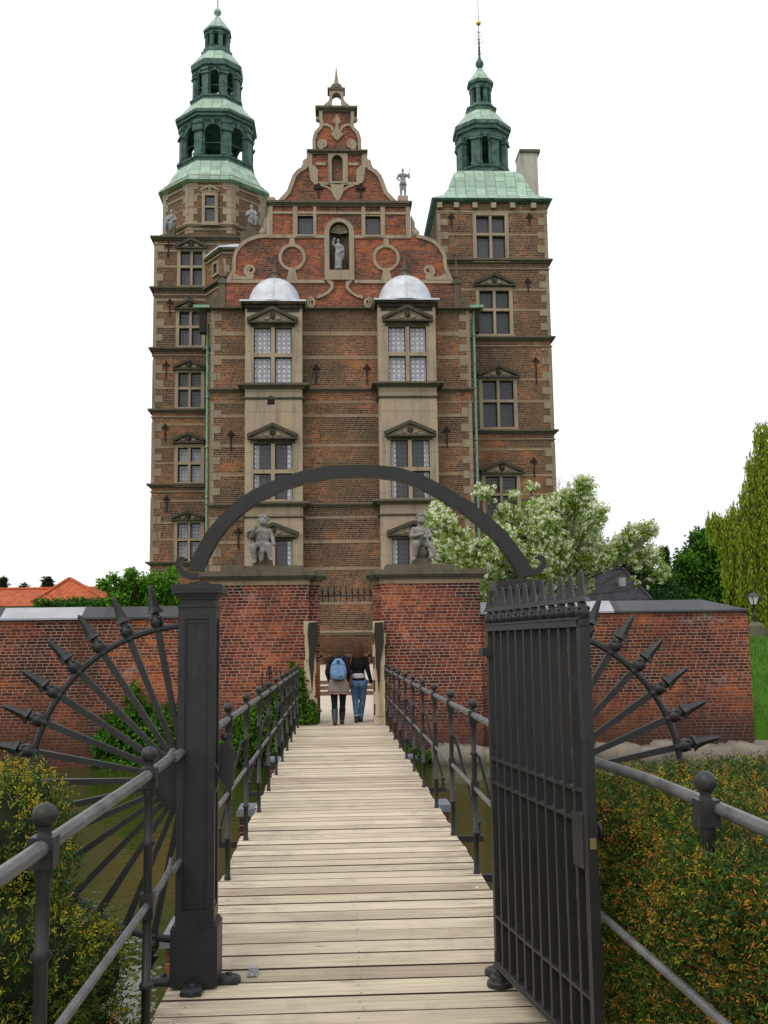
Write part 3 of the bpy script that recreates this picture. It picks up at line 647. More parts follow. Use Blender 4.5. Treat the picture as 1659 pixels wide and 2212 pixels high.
# ring straps
for cx, cy in ((631, 556.5), (834, 557)):
    for_ = [(cx+26*math.cos(2*PI*i/28), cy+26*math.sin(2*PI*i/28)) for i in range(28)]
    tr.ribbon(pts(for_), 0.14, GY0-0.05, GY0+0.08, closed=True)
    tr.prism(pts([(cx-7, 583), (cx-12, 606), (cx+12, 606), (cx+7, 583)]), (), GY0-0.055, GY0+0.08)
    tr.prism(pts([(cx-7, 531), (cx-5, 516), (cx+5, 516), (cx+7, 531)]), (), GY0-0.055, GY0+0.08)
def spiral(cx, cy, r, sg, wd=0.13, turns=1.6, start=0.0):
    n = 30; return [(cx+sg*r*(1-0.75*i/n)*math.cos(start+turns*2*PI*i/n), cy+r*(1-0.75*i/n)*math.sin(start+turns*2*PI*i/n)) for i in range(n+1)]
for cx, sg in ((541, 1), (925, -1)):
    tr.ribbon(pts(spiral(cx, 585, 13, sg, start=PI/3)), [0.15*(1-0.5*i/30) for i in range(31)], GY0-0.055, GY0+0.08)
    tr.prism(pts([(cx-sg*46, 606), (cx-sg*36, 590), (cx-sg*22, 598), (cx+sg*3, 598), (cx+sg*8, 592), (cx+sg*6, 606)]), (), GY0-0.05, GY0+0.08)
for sg in (-1, 1):   # scrolls of the upper tiers
    c0 = cxp
    tr.ribbon(pts(spiral(c0+sg*31, 312, 11, -sg, start=PI/2)), 0.11, GY0-0.05, GY0+0.08); tr.ball((pts([(c0+sg*31, 312)])[0][0], GY0-0.02, pts([(c0+sg*31, 312)])[0][1]), 0.1, 8, (1, 0.5, 1))
    tr.ribbon(pts([(c0+sg*33, 271), (c0+sg*22, 270), (c0+sg*12, 275), (c0+sg*8, 283)]), 0.12, GY0-0.05, GY0+0.08)
    tr.prism(pts([(c0+sg*62, 362), (c0+sg*58, 358), (c0+sg*50, 358), (c0+sg*42, 368), (c0+sg*42, 392), (c0+sg*49, 400), (c0+sg*58, 390)]), (), GY0-0.05, GY0+0.08)
    tr.prism(pts([(c0+sg*65, 334), (c0+sg*54, 334), (c0+sg*54, 362), (c0+sg*66, 362)]), (), GY0-0.052, GY0+0.08)
    tr.ball((pts([(c0+sg*69, 346)])[0][0], GY0+0.2, pts([(c0+sg*69, 346)])[0][1]), 0.14, 8); tr.ball((pts([(c0+sg*71, 356)])[0][0], GY0+0.2, pts([(c0+sg*71, 356)])[0][1]), 0.16, 8)
    tr.ball((pts([(c0+sg*40, 254)])[0][0], GY0+0.2, pts([(c0+sg*40, 254)])[0][1]), 0.15, 8)
    hb(c0+sg*25 if sg > 0 else c0-47, c0+47 if sg > 0 else c0-25, 352, 358)
    hb(c0+sg*8 if sg > 0 else c0-47, c0+47 if sg > 0 else c0-8, 394, 400, 0.056)
    tr.ribbon(pts([(c0+sg*36, 400), (c0+sg*22, 405), (c0+sg*10, 414)]), 0.10, GY0-0.05, GY0+0.08)
tr.prism(pts([(710, 397), (710, 333), (753, 333), (753, 397)]), [pts(arc_pts(718, 742, 393, 348))], GY0-0.08, GY0+0.08)
tr.prism(pts([(716, 400), (717, 416), (722, 426), (730, 438), (738, 426), (743, 416), (744, 400)]), (), GY0-0.09, GY0+0.08)
tr.prism(pts([(730, 249), (736, 257), (739, 264), (733, 270), (734, 280), (744, 291), (738, 298), (730, 305), (722, 298), (716, 291), (726, 280), (727, 270), (721, 264), (724, 257)]), (), GY0-0.07, GY0+0.08)
tr.build('gable_trim', 'stone', castle)
def gcorn(x0, x1, y0, y1, pr=0.18, name='gable_cornice'):
    a, b = X(x0, 560, YB), X(x1, 560, YB); return cornice(a+pr, b-pr, Z(cxp, y1, YB), Z(cxp, y0, YB), YB, YB+0.75, pr, 'stone_dark', name=name)
gcorn(576, 892, 436, 447); gcorn(664, 797, 326, 334); gcorn(683, 775.5, 232, 242)
# open turret on the gable
tt = MB(); out = [(699, 233), (703, 224), (711, 218), (714, 212), (714, 194)]
tt.prism(pts(sym(out)), [pts(arc_pts(720, 740, 231.5, 209))], GY0+0.05, GY0+0.5)
p = pts([(710, 193.5), (749, 188.5)]); tt.box(p[0][0], p[1][0], GY0, GY0+0.6, p[0][1], p[1][1], mi=1)
pc = pts([(cxp, 188.4)])[0]; zt = pts([(cxp, 175)])[0][1]; ztt = pts([(cxp, 136)])[0][1]
tt.lathe([(0.33, 0), (0.31, 0.1), (0.24, (zt-pc[1])*0.8), (0.13, zt-pc[1])], (pc[0], GY0+0.3, pc[1]), 12, mi=1)
tt.lathe([(0.13, 0), (0.11, 0.06), (0.05, (ztt-zt)*0.55), (0.008, ztt-zt)], (pc[0], GY0+0.3, zt), 8); tt.build('gable_turret', ['stone', 'stone_dark'], castle)
for x0, x1 in ((643, 677), (790, 823)):
    q = pts([(x0, 508), (x1, 467)]); window((q[0][0], q[1][0], q[0][1], q[1][1]), GY0+0.02, 'pane_grey', 0.04, 0.06, 0.14, (0, 0))
for px in (689, 781): 
    q = pts([(px, 412)])[0]; mb = MB()
    for dx, dz, r in ((0, 0.28, 0.1), (-0.14, 0.12, 0.1), (0.14, 0.12, 0.1), (0, 0.12, 0.12)): mb.ball((q[0]+dx, GY0-0.03, q[1]+dz), r, 8, (1, 0.4, 1))
    mb.bar((q[0], GY0-0.03, q[1]-0.35), (q[0], GY0-0.03, q[1]+0.3), 0.05, 0.05); mb.build('wall_anchor', 'black_iron', castle)
# obelisks beside the first tier, with side scrolls
for px, sg in ((480, -1), (987, 1)):
    mb = MB(); x = X(px, 620, YB); z0 = zy(667); z1 = zy(613); z2 = zy(598); z3 = zy(553)
    mb.box(x-0.13, x+0.13, YB-0.05, YB+0.4, z0, z1); mb.box(x-0.19, x+0.19, YB-0.1, YB+0.45, z1, z1+0.14); mb.box(x-0.11, x+0.11, YB, YB+0.3, z1+0.14, z2); mb.box(x-0.15, x+0.15, YB-0.04, YB+0.34, z2, z2+0.07)
    mb.lathe([(0.11, 0), (0.01, z3-z2-0.07)], (x, YB+0.15, z2+0.07), 4, PI/4, False)
    xx = x+sg*0.3; zc = z0+0.28
    mb.ribbon([(xx+0.24*(1-0.7*i/20)*math.cos(PI/2+sg*-i*0.45), zc+0.24*(1-0.7*i/20)*math.sin(PI/2+sg*-i*0.45)) for i in range(21)], 0.10, YB, YB+0.3)
    mb.prism([(x+sg*0.12, z1), (x+sg*0.12, z0), (x+sg*0.5, z0), (x+sg*0.28, z0+0.5)], (), YB+0.03, YB+0.26); mb.build('obelisk', 'stone_dark', castle)
# side scrolls of the third tier
for px, sg in ((577, -1), (890, 1)):
    mb = MB(); q = pts([(px, 508), (px+sg*18, 508), (px+sg*16, 496), (px+sg*8, 488), (px+sg*8, 478), (px+sg*4, 470), (px, 462)]); mb.prism(q, (), YB+0.1, YB+0.4)
    q = pts([(px+sg*10, 500)])[0]; mb.ball((q[0], YB+0.1, q[1]), 0.16, 10, (1, 0.4, 1)); mb.build('scroll', 'stone', castle)
mb = MB(); q = pts([(589, 437), (604, 426)]); mb.box(q[0][0]-0.25, q[1][0]-0.2, YB+0.02, YB+0.5, q[0][1], q[1][1]); mb.build('pedestal_block', 'stone', castle)
mb = MB(); q = pts([(862, 437), (884, 421)]); mb.box(q[0][0], q[1][0], YB+0.02, YB+0.5, q[0][1], q[1][1]); mb.build('pedestal_block', 'stone', castle)

# ---- the two stone bays
def make_bay(k_, cxw, W1, W2, W3, P1, P2, P3, dome, eave, sills):
    x0, x1 = bay[k_]; zt = Z(cxw, eave[1], YBAY)
    mb = MB(); rs = [rect(*W1, YBAY), rect(*W2, YBAY), rect(*W3, YBAY)]
    mb.prism([(x0, zbot), (x1, zbot), (x1, zt), (x0, zt)], [wrect(r, 0.02) for r in rs], YBAY, YBAY+0.3)
    mb.box(x0, x1, YBAY+0.3, YB+0.05, zbot, zt)
    mb.build('bay', 'stone_bay', castle)
    for r, pn in zip(rs, ('pane_white', 'pane_mid', 'pane_mid')):
        window(r, YBAY, pn, 0.07, 0.03, 0.2, (1, 1), 0.5, 0.17, stonem='stone')
        if pn == 'pane_mid':
            mb = MB()      # curtains drawn to the sides
            wd = r[1]-r[0]
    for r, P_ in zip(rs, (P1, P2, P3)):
        mb = MB(); mb.box(r[0]-0.12, r[1]+0.12, YBAY-0.06, YBAY, r[3]+0.005, Z(cxw, P_[4], YBAY)-0.09); mb.build('shade_lintel', 'stone_shade_dark', castle)  # near-black strip, paints the shade band below each pediment
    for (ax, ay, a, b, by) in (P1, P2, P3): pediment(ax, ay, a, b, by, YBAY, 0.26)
    for (y0, y1, pr) in sills:
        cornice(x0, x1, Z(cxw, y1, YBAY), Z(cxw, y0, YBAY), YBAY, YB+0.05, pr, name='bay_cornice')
    # eaves, dome and finial
    e0, e1 = X(eave[2], eave[0], YBAY-0.25), X(eave[3], eave[0], YBAY-0.25); ze = Z(cxw, eave[0], YBAY-0.25); ze1 = Z(cxw, eave[1], YBAY-0.25)
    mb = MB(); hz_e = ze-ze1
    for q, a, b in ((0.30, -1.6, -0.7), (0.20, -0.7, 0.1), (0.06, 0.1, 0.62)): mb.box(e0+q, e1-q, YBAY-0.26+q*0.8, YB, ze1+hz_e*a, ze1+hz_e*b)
    mb.build('bay_soffit', 'stone_shade_dark', castle)  # shade beneath the eaves put into the soffit's colour
    mb = MB(); mb.box(e0-0.02, e1+0.02, YBAY-0.28, YB, ze1+hz_e*0.62, ze, top=0.985); mb.build('bay_eaves', 'lead', castle)
    xm_ = (x0+x1)/2; rx = (X(dome[1], ze and 640, YB)-X(dome[0], 640, YB))/2; hz = Z(cxw, dome[2], YB)-ze
    mb = MB(); n = 8
    mb.lathe([(rx*1.16, -0.02), (rx*1.06, 0.05)]+[(rx*math.cos(PI/2*i/n)*1.0+0.02, 0.05+(hz-0.05)*math.sin(PI/2*i/n)) for i in range(n+1)], (xm_, YB-0.02, ze), 32, 0, True, sx=1.0, sy=0.86)
    mb.path([(xm_, YB-0.02-0.86*(rx*math.cos(t)+0.03), ze+0.05+(hz-0.05)*math.sin(t)) for t in [PI/2*i/8 for i in range(9)]], 0.03, 6); mb.build('dome', 'lead', castle)
    zf = Z(cxw, dome[3], YB)-ze
    mb = MB(); mb.lathe([(0.36, hz-0.06), (0.30, hz+0.02), (0.18, hz+0.16), (0.24, hz+0.22), (0.24, hz+0.28), (0.14, hz+0.3)], (xm_, YB-0.05, ze), 12)
    mb.lathe([(0.15, hz+0.3), (0.01, zf)], (xm_, YB-0.05, ze), 4, PI/4, False); mb.build('finial', 'stone_dark', castle)
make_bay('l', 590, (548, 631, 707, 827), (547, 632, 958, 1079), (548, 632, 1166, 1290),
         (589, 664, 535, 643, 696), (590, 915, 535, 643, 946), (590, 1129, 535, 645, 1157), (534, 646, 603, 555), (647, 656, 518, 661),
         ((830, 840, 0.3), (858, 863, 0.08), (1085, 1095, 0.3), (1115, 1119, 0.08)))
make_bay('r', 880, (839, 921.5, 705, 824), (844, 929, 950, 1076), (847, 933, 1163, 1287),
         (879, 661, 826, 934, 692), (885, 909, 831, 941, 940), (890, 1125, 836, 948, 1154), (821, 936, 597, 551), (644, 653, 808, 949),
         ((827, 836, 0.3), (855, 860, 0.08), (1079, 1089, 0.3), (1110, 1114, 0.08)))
# dark hole left by a fallen stone in the left bay, and curtains
q = at(585, 864, YBAY)
mb = MB(); mb.prism([(q.x-0.16, q.z-0.2), (q.x+0.16, q.z-0.2), (q.x+0.16, q.z+0.12), (q.x+0.05, q.z+0.2), (q.x-0.12, q.z+0.15)], (), YBAY-0.015, YBAY+0.05); mb.build('wall_hole', 'dark', castle)

# ---- left tower
AX, AY, AO = X(453.6, 440, 48.2), 50.8, 2.5
tx0 = X(329, 900, YT); tx1 = 2*AX-tx0; tz1 = Z(400, 514, YT)
LW = [((390, 437, 543, 617), 'pane_grey'), ((387, 436, 673, 747), 'pane_grey'), ((385, 434, 805, 880), 'pane_grey'), ((384, 433.5, 967, 1042), 'pane_pale'), ((383, 433, 1130, 1209), 'pane_pale')]
rs = [rect(*q[0], YT) for q in LW]
mb = MB(); mb.prism([(tx0, zbot), (tx1, zbot), (tx1, tz1), (tx0, tz1)], [wrect(r, 0.03) for r in rs], YT, YT+0.35); mb.box(tx0, tx1, YT+0.35, YT+5.3, zbot, tz1)
mb.build('tower_wall', 'brick_castle', castle)
for r, q in zip(rs, LW): window(r, YT, q[1], 0.16, 0.05, 0.2, (1, 1), 0.55, 0.12)
for (ax, ay, a, b, by) in ((413, 516, 381, 447, 536), (410, 646, 377, 445, 667), (409, 777, 374, 444, 797), (406, 934, 374, 442, 955), (405, 1103, 371, 442, 1122)): pediment(ax, ay, a, b, by, YT, 0.24)
def zt_(py): return Z(395, py, YT)
cant0 = X(445, 800, YT)+0.12
for y0, y1 in ((512, 519), (621, 628.5), (752, 759), (884, 892), (1045, 1053), (1213, 1221)):
    cornice(tx0, tx1, zt_(y1), zt_(y0), YT, YT+5.3, 0.20)
    cornice(tx0, tx1, zt_(y1+11), zt_(y1+8), YT, YT+5.3, 0.07, 'stone', name='string_course')
tops = [513, 636, 767, 901, 1064, 1233]; bots = [621, 752, 884, 1045, 1213, 1330]
for a, b in zip(tops, bots): quoins(tx0, 1, zt_(b), zt_(a+10), YT)
wskip = lambda q: [(X(q[0], 0.5*(q[2]+q[3]), YT)-0.17, X(q[1], 0.5*(q[2]+q[3]), YT)+0.17)]
for i, q in enumerate(LW):
    y0, y1 = q[0][2], q[0][3]; band(tx0, tx1, (y0+y1)/2-4, 5, YT, 395, skip=wskip(q[0])); band(tx0, tx1, y0-1, 5, YT, 395, skip=wskip(q[0]))
for py in (688-40, 917, 1082): band(tx0, tx1, py, 5, YT, 395)
for px, py in ((387-23, 600-70), (345+22, 655), (345+14, 790), (345+12, 1000-75), (345+15, 1240-160)): anchor(px, py, YT, 0.8)
# canted link between tower and body
cb = MB(); c0 = Vector((X(444, 800, YT), YT)); c1 = Vector((X(480, 560, 46.6), 46.6)); zl = Z(481, 536, 46.6)
rx1 = bx0+1.6
cb.add([(c0.x, c0.y+0.0, zbot), (c1.x, c1.y, zbot), (rx1, c1.y, zbot), (rx1, 49.5, zbot), (c0.x, 49.5, zbot)]+[(a, b, zl) for a, b in ((c0.x, c0.y), (c1.x, c1.y), (rx1, c1.y), (rx1, 49.5), (c0.x, 49.5))],
       [(0, 1, 6, 5), (1, 2, 7, 6), (2, 3, 8, 7), (3, 4, 9, 8), (4, 0, 5, 9), (5, 6, 7, 8, 9)]); cb.build('link_wall', 'brick_castle', castle)
ang = math.atan2(c1.y-c0.y, c1.x-c0.x); Lc = (c1-c0).length
mtc = Matrix.Translation((c0.x, c0.y, 0)) @ Matrix.Rotation(ang, 4, 'Z')
for y0, y1, pr, mt_ in ((601, 607, 0.2, 'stone_dark'), (545, 549, 0.06, 'stone'), (535, 541, 0.16, 'stone'), (735, 741, 0.2, 'stone_dark'), (615, 618, 0.06, 'stone'), (750, 753, 0.06, 'stone')):
    mb = MB(); za, zb2 = Z(481, y1, 46.6), Z(481, y0, 46.6); mb.box(-0.05, Lc, -pr, 0.1, za, zb2, mtc); mb.box(c1.x, rx1, c1.y-pr, c1.y+0.1, za, zb2-0.003); mb.build('string_course', mt_, castle)
mb = MB(); zr0 = Z(481, 535, 46.6); zr1 = Z(495, 520, 47.2)
mb.add([(c0.x-0.1, c0.y-0.25, zr0), (c1.x-0.12, c1.y-0.28, zr0), (rx1, c1.y-0.28, zr0), (rx1, 48.2, zr1+0.3), (c0.x+0.5, 48.2, zr1)], [(0, 1, 2, 3, 4)])
mb.add([(c0.x-0.1, c0.y-0.25, zr0), (c1.x-0.12, c1.y-0.28, zr0), (rx1, c1.y-0.28, zr0), (rx1, c1.y-0.28, zr0-0.08), (c1.x-0.12, c1.y-0.28, zr0-0.08), (c0.x-0.1, c0.y-0.25, zr0-0.08)], [(5, 4, 1, 0), (4, 3, 2, 1)]); mb.build('link_roof', 'lead', castle)
wr = Z(462, 600, 47.3), Z(462, 570, 47.3)
mb = MB(); mb.prism([(0.45*Lc, wr[0]), (0.85*Lc, wr[0]), (0.85*Lc, wr[1]), (0.45*Lc, wr[1])], [[(0.52*Lc, wr[0]+0.1), (0.78*Lc, wr[0]+0.1), (0.78*Lc, wr[1]-0.1), (0.52*Lc, wr[1]-0.1)]], -0.1, 0.02, mtc); wnd = mb.build('window', 'stone', castle)
mb = MB(); mb.box(0.52*Lc, 0.78*Lc, -0.03, 0.02, wr[0]+0.1, wr[1]-0.1, mtc); mb.build('pane', 'pane_dark', wnd)
mb = MB()
for i in range(5): mb.box(c1.x, c1.x+(0.35 if i % 2 else 0.18), c1.y-0.025, c1.y+0.1, zl-0.5-0.34*i-0.33, zl-0.5-0.34*i); 
mb.build('quoins', 'stone', castle)

# octagonal stage
oz0 = tz1; oz1 = Z(453, 388, 48.2); R8 = PI/8
mb = MB(); mb.lathe([(AO, 0), (AO, oz1-oz0+0.3)], (AX, AY, oz0), 8, R8, False, apo=True); mb.build('octagon_wall', 'brick_castle', castle)
mb = MB(); mb.lathe([(AO+0.04, 0), (AO+0.04, Z(453, 490, 48.2)-oz0-0.3)], (AX, AY, oz0+0.01), 8, R8, False, apo=True, mi=0)
def oring(py0, py1, pr, mat_, name='octagon_band', ax=None, a=AO):
    mb = MB(); yy = AY-a; z0, z1 = Z(453, py1, yy), Z(453, py0, yy); mb.lathe([(a-0.1, 0), (a+pr*0.5, 0), (a+pr, (z1-z0)*0.6), (a+pr, z1-z0), (a-0.1, z1-z0)], (AX, AY, z0), 8, R8, False, apo=True); return mb.build(name, mat_, castle)
oring(484, 490, 0.16, 'stone'); oring(494, 498, 0.06, 'stone'); oring(401, 405, 0.06, 'stone'); oring(419, 423, 0.035, 'stone'); oring(447, 450, 0.03, 'stone_band'); oring(386, 393, 0.2, 'stone_dark')
for k2 in range(8):
    mb = MB(); a = -PI/2+PI/8+k2*PI/4; mtq = Matrix.Translation((AX, AY, 0)) @ Matrix.Rotation(a, 4, 'Z'); Rv = AO/math.cos(PI/8)
    z = oz0+0.35; i = 0
    for sgq in (-1, 1):
        z = oz0+0.35; i = 0
        mq = Matrix.Translation((AX+Rv*math.cos(a), AY+Rv*math.sin(a), 0)) @ Matrix.Rotation(a+PI/2+sgq*PI/8, 4, 'Z')
        while z < oz1-0.2:
            L = 0.42 if i % 2 else 0.25; mb.box(0 if sgq > 0 else -L, L if sgq > 0 else 0, -0.03, 0.12, z, z+0.31, mq); z += 0.32; i += 1
    mb.build('quoins', 'stone', castle)
window(rect(443.5, 464.5, 425, 481, AY-AO), AY-AO-0.16, 'pane_grey', 0.15, 0.02, 0.12, (0, 1), 0.57, 0.09)
pediment(454, 402, 434, 474, 415, AY-AO, 0.2, 'stone')

def lantern(cx, cy, z0, z1, a, archtop, colw, name='lantern', rails=True, roofz=None):
    fw = 2*a*math.tan(PI/8); H = z1-z0; hw = max(0.05, fw/2-colw); mb = MB()
    sp = z0+H*archtop-hw if archtop < 1 else z1-0.05
    for i in range(8):
        mt = Matrix.Translation((cx, cy, 0)) @ Matrix.Rotation(i*PI/4, 4, 'Z') @ Matrix.Translation((0, -a, 0))
        arch = [(-hw, z0+0.04)]+[(-hw*math.cos(PI*j/8), sp+hw*math.sin(PI*j/8)) for j in range(9)]+[(hw, z0+0.04)]
        mb.prism([(-fw/2, z0), (fw/2, z0), (fw/2, z1), (-fw/2, z1)], [arch], 0, 0.14*min(1, a), mt)
        mb.box(-colw*0.3, colw*0.3, -0.07, 0, sp+hw*0.9, min(z1, sp+hw*1.5), mt)
        if rails: mb.bar(mt @ Vector((-hw, 0.05, z0+H*0.38)), mt @ Vector((hw, 0.05, z0+H*0.38)), 0.025, 0.025)
        mp_ = Matrix.Translation((cx, cy, 0)) @ Matrix.Rotation(i*PI/4+PI/8, 4, 'Z') @ Matrix.Translation((0, -a/math.cos(PI/8), 0))
        c = colw*0.72
        mb.box(-c, c, -c*0.35, c*0.9, z0, z1-0.01, mp_); 
        mb.box(-c*1.35, c*1.35, -c*0.75, c, sp-0.02, sp+H*0.05, mp_); mb.box(-c*1.2, c*1.2, -c*0.6, c, z1-H*0.10, z1-0.015, mp_); mb.box(-c*1.2, c*1.2, -c*0.6, c, z0, z0+H*0.07, mp_)
    mb.lathe([(0.001, 0), (a*0.98, 0), (a*0.98, 0.05), (0.001, 0.06)], (cx, cy, z1-0.06), 8, R8, False, apo=True)
    return mb.build(name, 'copper_dark', castle)
def ring8(cx, cy, prof, name, mat, n=8, rot=R8): mb = MB(); mb.lathe(prof, (cx, cy, 0), n, rot, False, apo=True); return mb.build(name, mat, castle)
def zL(py, a): return Z(472, py, AY-a)
# left spire
ring8(AX, AY, [(2.35, zL(392, 2.75)), (2.76, zL(387, 2.75)), (2.76, zL(386, 2.75)+0.03), (2.35, zL(375, 2.4)), (2.12, zL(362, 2.1)), (1.86, zL(347, 1.86))], 'spire_roof', 'copper')
ring8(AX, AY, [(1.7, zL(348, 1.88)), (1.84, zL(346, 1.88)), (1.84, zL(340, 1.88)), (1.92, zL(338, 1.88)), (1.92, zL(335, 1.88)), (1.6, zL(333, 1.8))], 'spire_cornice', 'copper_dark')
lantern(AX, AY, zL(335, 1.73), zL(258, 1.73), 1.68, 0.90, 0.30)
ring8(AX, AY, [(1.6, zL(262, 1.73)), (1.74, zL(258, 1.73)), (1.78, zL(251, 1.78)), (1.9, zL(248, 1.9)), (1.9, zL(243, 1.9)), (2.0, zL(240, 1.96)), (2.0, zL(234, 1.96)), (1.6, zL(232, 1.96))], 'spire_cornice', 'copper_dark')
ring8(AX, AY, [(1.99, zL(234, 1.96)), (1.7, zL(226, 1.7)), (1.32, zL(213, 1.32))], 'spire_roof', 'copper')
ring8(AX, AY, [(1.2, zL(216, 1.29)), (1.27, zL(213, 1.29)), (1.27, zL(208, 1.29)), (1.33, zL(206, 1.29)), (1.33, zL(203, 1.29)), (1.1, zL(202, 1.2))], 'spire_cornice', 'copper_dark')
lantern(AX, AY, zL(204, 1.13), zL(145, 1.13), 1.10, 0.92, 0.24)
ring8(AX, AY, [(1.0, zL(150, 1.13)), (1.16, zL(145, 1.13)), (1.16, zL(140, 1.2)), (1.28, zL(137, 1.27)), (1.30, zL(126, 1.27)), (1.0, zL(124, 1.27))], 'spire_cornice', 'copper_dark')
ring8(AX, AY, [(1.29, zL(126, 1.27)), (1.05, zL(118, 1.0)), (0.82, zL(109, 0.82))], 'spire_roof', 'copper')
ring8(AX, AY, [(0.7, zL(112, 0.8)), (0.80, zL(108, 0.8)), (0.80, zL(103, 0.8)), (0.70, zL(101, 0.7)), (0.70, zL(97, 0.7)), (0.5, zL(95, 0.7))], 'spire_cornice', 'copper_dark')
lantern(AX, AY, zL(97, 0.6), zL(66, 0.6), 0.57, 0.95, 0.13, rails=False)
ring8(AX, AY, [(0.5, zL(70, 0.6)), (0.62, zL(67, 0.62)), (0.62, zL(62, 0.62)), (0.70, zL(60, 0.68)), (0.70, zL(56, 0.68)), (0.5, zL(54, 0.68))], 'spire_cornice', 'copper_dark')
ring8(AX, AY, [(0.69, zL(56, 0.68)), (0.42, zL(46, 0.4)), (0.2, zL(39, 0.2)), (0.10, zL(34, 0.1))], 'spire_roof', 'copper')
mb = MB(); z0 = zL(35, 0); hz = zL(14, 0)-z0
mb.lathe([(0.09, 0), (0.09, hz*.06), (0.18, hz*.2), (0.21, hz*.4), (0.15, hz*.62), (0.06, hz*.8), (0.035, hz), (0.05, hz*1.1), (0.03, hz*1.3), (0.06, hz*1.5), (0.02, hz*1.7), (0.015, hz*4)], (AX, AY, z0), 14); mb.build('finial', 'copper', castle)

# ---- right tower
rx0 = X(946, 520, YR); rx1_ = X(1197, 930, YR)-0.0
rx1_ = (X(1178, 500, YR)+X(1201, 950, YR))/2; rxa = (rx0+rx1_)/2; RY = YR+(rx1_-rx0)/2
rz1 = Z(1060, 436, YR)
RW = [((1029, 1091, 466, 558), 'pane_grey'), ((1036, 1100.5, 628, 722), 'pane_dark'), ((1043, 1110, 822, 923), 'pane_dark'), ((1049.5, 1117, 1029, 1118), 'pane_dark')]
rs = [rect(*q[0], YR) for q in RW]
mb = MB(); mb.prism([(rx0, zbot), (rx1_, zbot), (rx1_, rz1), (rx0, rz1)], [wrect(r, 0.03) for r in rs], YR, YR+0.35); mb.box(rx0, rx1_, YR+0.35, YR+(rx1_-rx0), zbot, rz1); mb.build('tower_wall', 'brick_castle', castle)
for r, q in zip(rs, RW): window(r, YR, q[1], 0.17, 0.05, 0.22, (1, 1), 0.56, 0.13)
for (ax, ay, a, b, by) in ((1065, 592, 1024, 1111, 616), (1075, 789, 1032, 1121, 814), (1082, 995, 1038, 1130, 1021)): pediment(ax, ay, a, b, by, YR, 0.24)
def zr_(py, px=1100): return Z(px, py, YR)
for y0, y1 in ((561, 569), (728, 736), (929, 937), (1130, 1138)):
    cornice(rx0, rx1_, zr_(y1), zr_(y0), YR, YR+5, 0.20); cornice(rx0, rx1_, zr_(y1+14), zr_(y1+11), YR, YR+5, 0.07, 'stone', name='string_course')
cornice(rx0, rx1_, zr_(463), zr_(457), YR, YR+5, 0.06, 'stone', name='string_course')
for a, b in ((585, 728), (752, 929), (951, 1130), (462, 561)): quoins(rx1_, -1, zr_(b), zr_(a), YR)
quoins(rx0, 1, zr_(561), zr_(462), YR)
sk = lambda q: [(X(q[0], 0.5*(q[2]+q[3]), YR)-0.18, X(q[1], 0.5*(q[2]+q[3]), YR)+0.18)]
for i, q in enumerate(RW):
    y0, y1 = q[0][2], q[0][3]; band(rx0, rx1_, (y0+y1)/2-5, 5, YR, 1060, skip=sk(q[0])); 
    if i: band(rx0, rx1_, y0-2, 5, YR, 1060, skip=sk(q[0]))
band(rx0, rx1_, 971, 5, YR, 1060)
for px, py, L in ((1140, 610, 0.7), (1157, 781, 1.3), (1153, 998, 0.9), (1143, 470, 0.6), (975, 470, 0.7)): anchor(px, py, YR, L)
for px in (964, 1000, 1040, 1080, 1121, 1166): mb = MB(); x = X(px-15, 445, YR); mb.box(x-0.12, x+0.12, YR-0.2, YR+0.02, zr_(452), zr_(441)); mb.build('eaves_bracket', 'stone', castle)
hw0 = (rx1_-rx0)/2
def zRr(py, a): return Z(1040, py, RY-a)
prof = [(hw0+0.02, zr_(441)), (hw0+0.22, zr_(437)), (hw0+0.28, zr_(433)), (2.25, zRr(420, 2.25)), (2.02, zRr(407, 2.02)), (1.90, zRr(394, 1.90)), (1.80, zRr(383, 1.8)), (1.66, zRr(374.5, 1.66)), (1.45, zRr(370, 1.45)), (1.2, zRr(369, 1.2))]
ring8(rxa, RY, prof[:3], 'eaves', 'copper_dark', 4, PI/4)
ring8(rxa, RY, [(hw0+0.285, zr_(433.5))]+prof[3:], 'spire_roof', 'copper', 4, PI/4)
ring8(rxa, RY, [(1.1, zRr(370, 1.3)), (1.22, zRr(367, 1.3)), (1.22, zRr(360, 1.3)), (1.32, zRr(357, 1.3)), (1.32, zRr(354, 1.3)), (1.1, zRr(352, 1.2))], 'spire_cornice', 'copper_dark')
lantern(rxa, RY, zRr(355, 1.19), zRr(288, 1.19), 1.14, 0.93, 0.30, rails=False)
ring8(rxa, RY, [(1.0, zRr(292, 1.19)), (1.2, zRr(288, 1.2)), (1.22, zRr(279, 1.2)), (1.33, zRr(275, 1.33)), (1.33, zRr(268, 1.33)), (1.43, zRr(265, 1.4)), (1.43, zRr(257, 1.4)), (1.1, zRr(255, 1.4))], 'spire_cornice', 'copper_dark')
ring8(rxa, RY, [(1.42, zRr(257, 1.4)), (1.1, zRr(247, 1.1)), (0.78, zRr(236, 0.78))], 'spire_roof', 'copper')
ring8(rxa, RY, [(0.7, zRr(238, 0.74)), (0.72, zRr(236, 0.74)), (0.72, zRr(228, 0.74)), (0.78, zRr(226, 0.74)), (0.76, zRr(223, 0.74)), (0.6, zRr(221, 0.6)), (0.58, zRr(218, 0.6)), (0.4, zRr(217, 0.6))], 'spire_cornice', 'copper_dark')
lantern(rxa, RY, zRr(219, 0.5), zRr(184, 0.5), 0.48, 0.96, 0.125, rails=False)
ring8(rxa, RY, [(0.4, zRr(188, 0.5)), (0.53, zRr(185, 0.53)), (0.56, zRr(177, 0.56)), (0.65, zRr(174, 0.65)), (0.66, zRr(168, 0.65)), (0.4, zRr(166, 0.65))], 'spire_cornice', 'copper_dark')
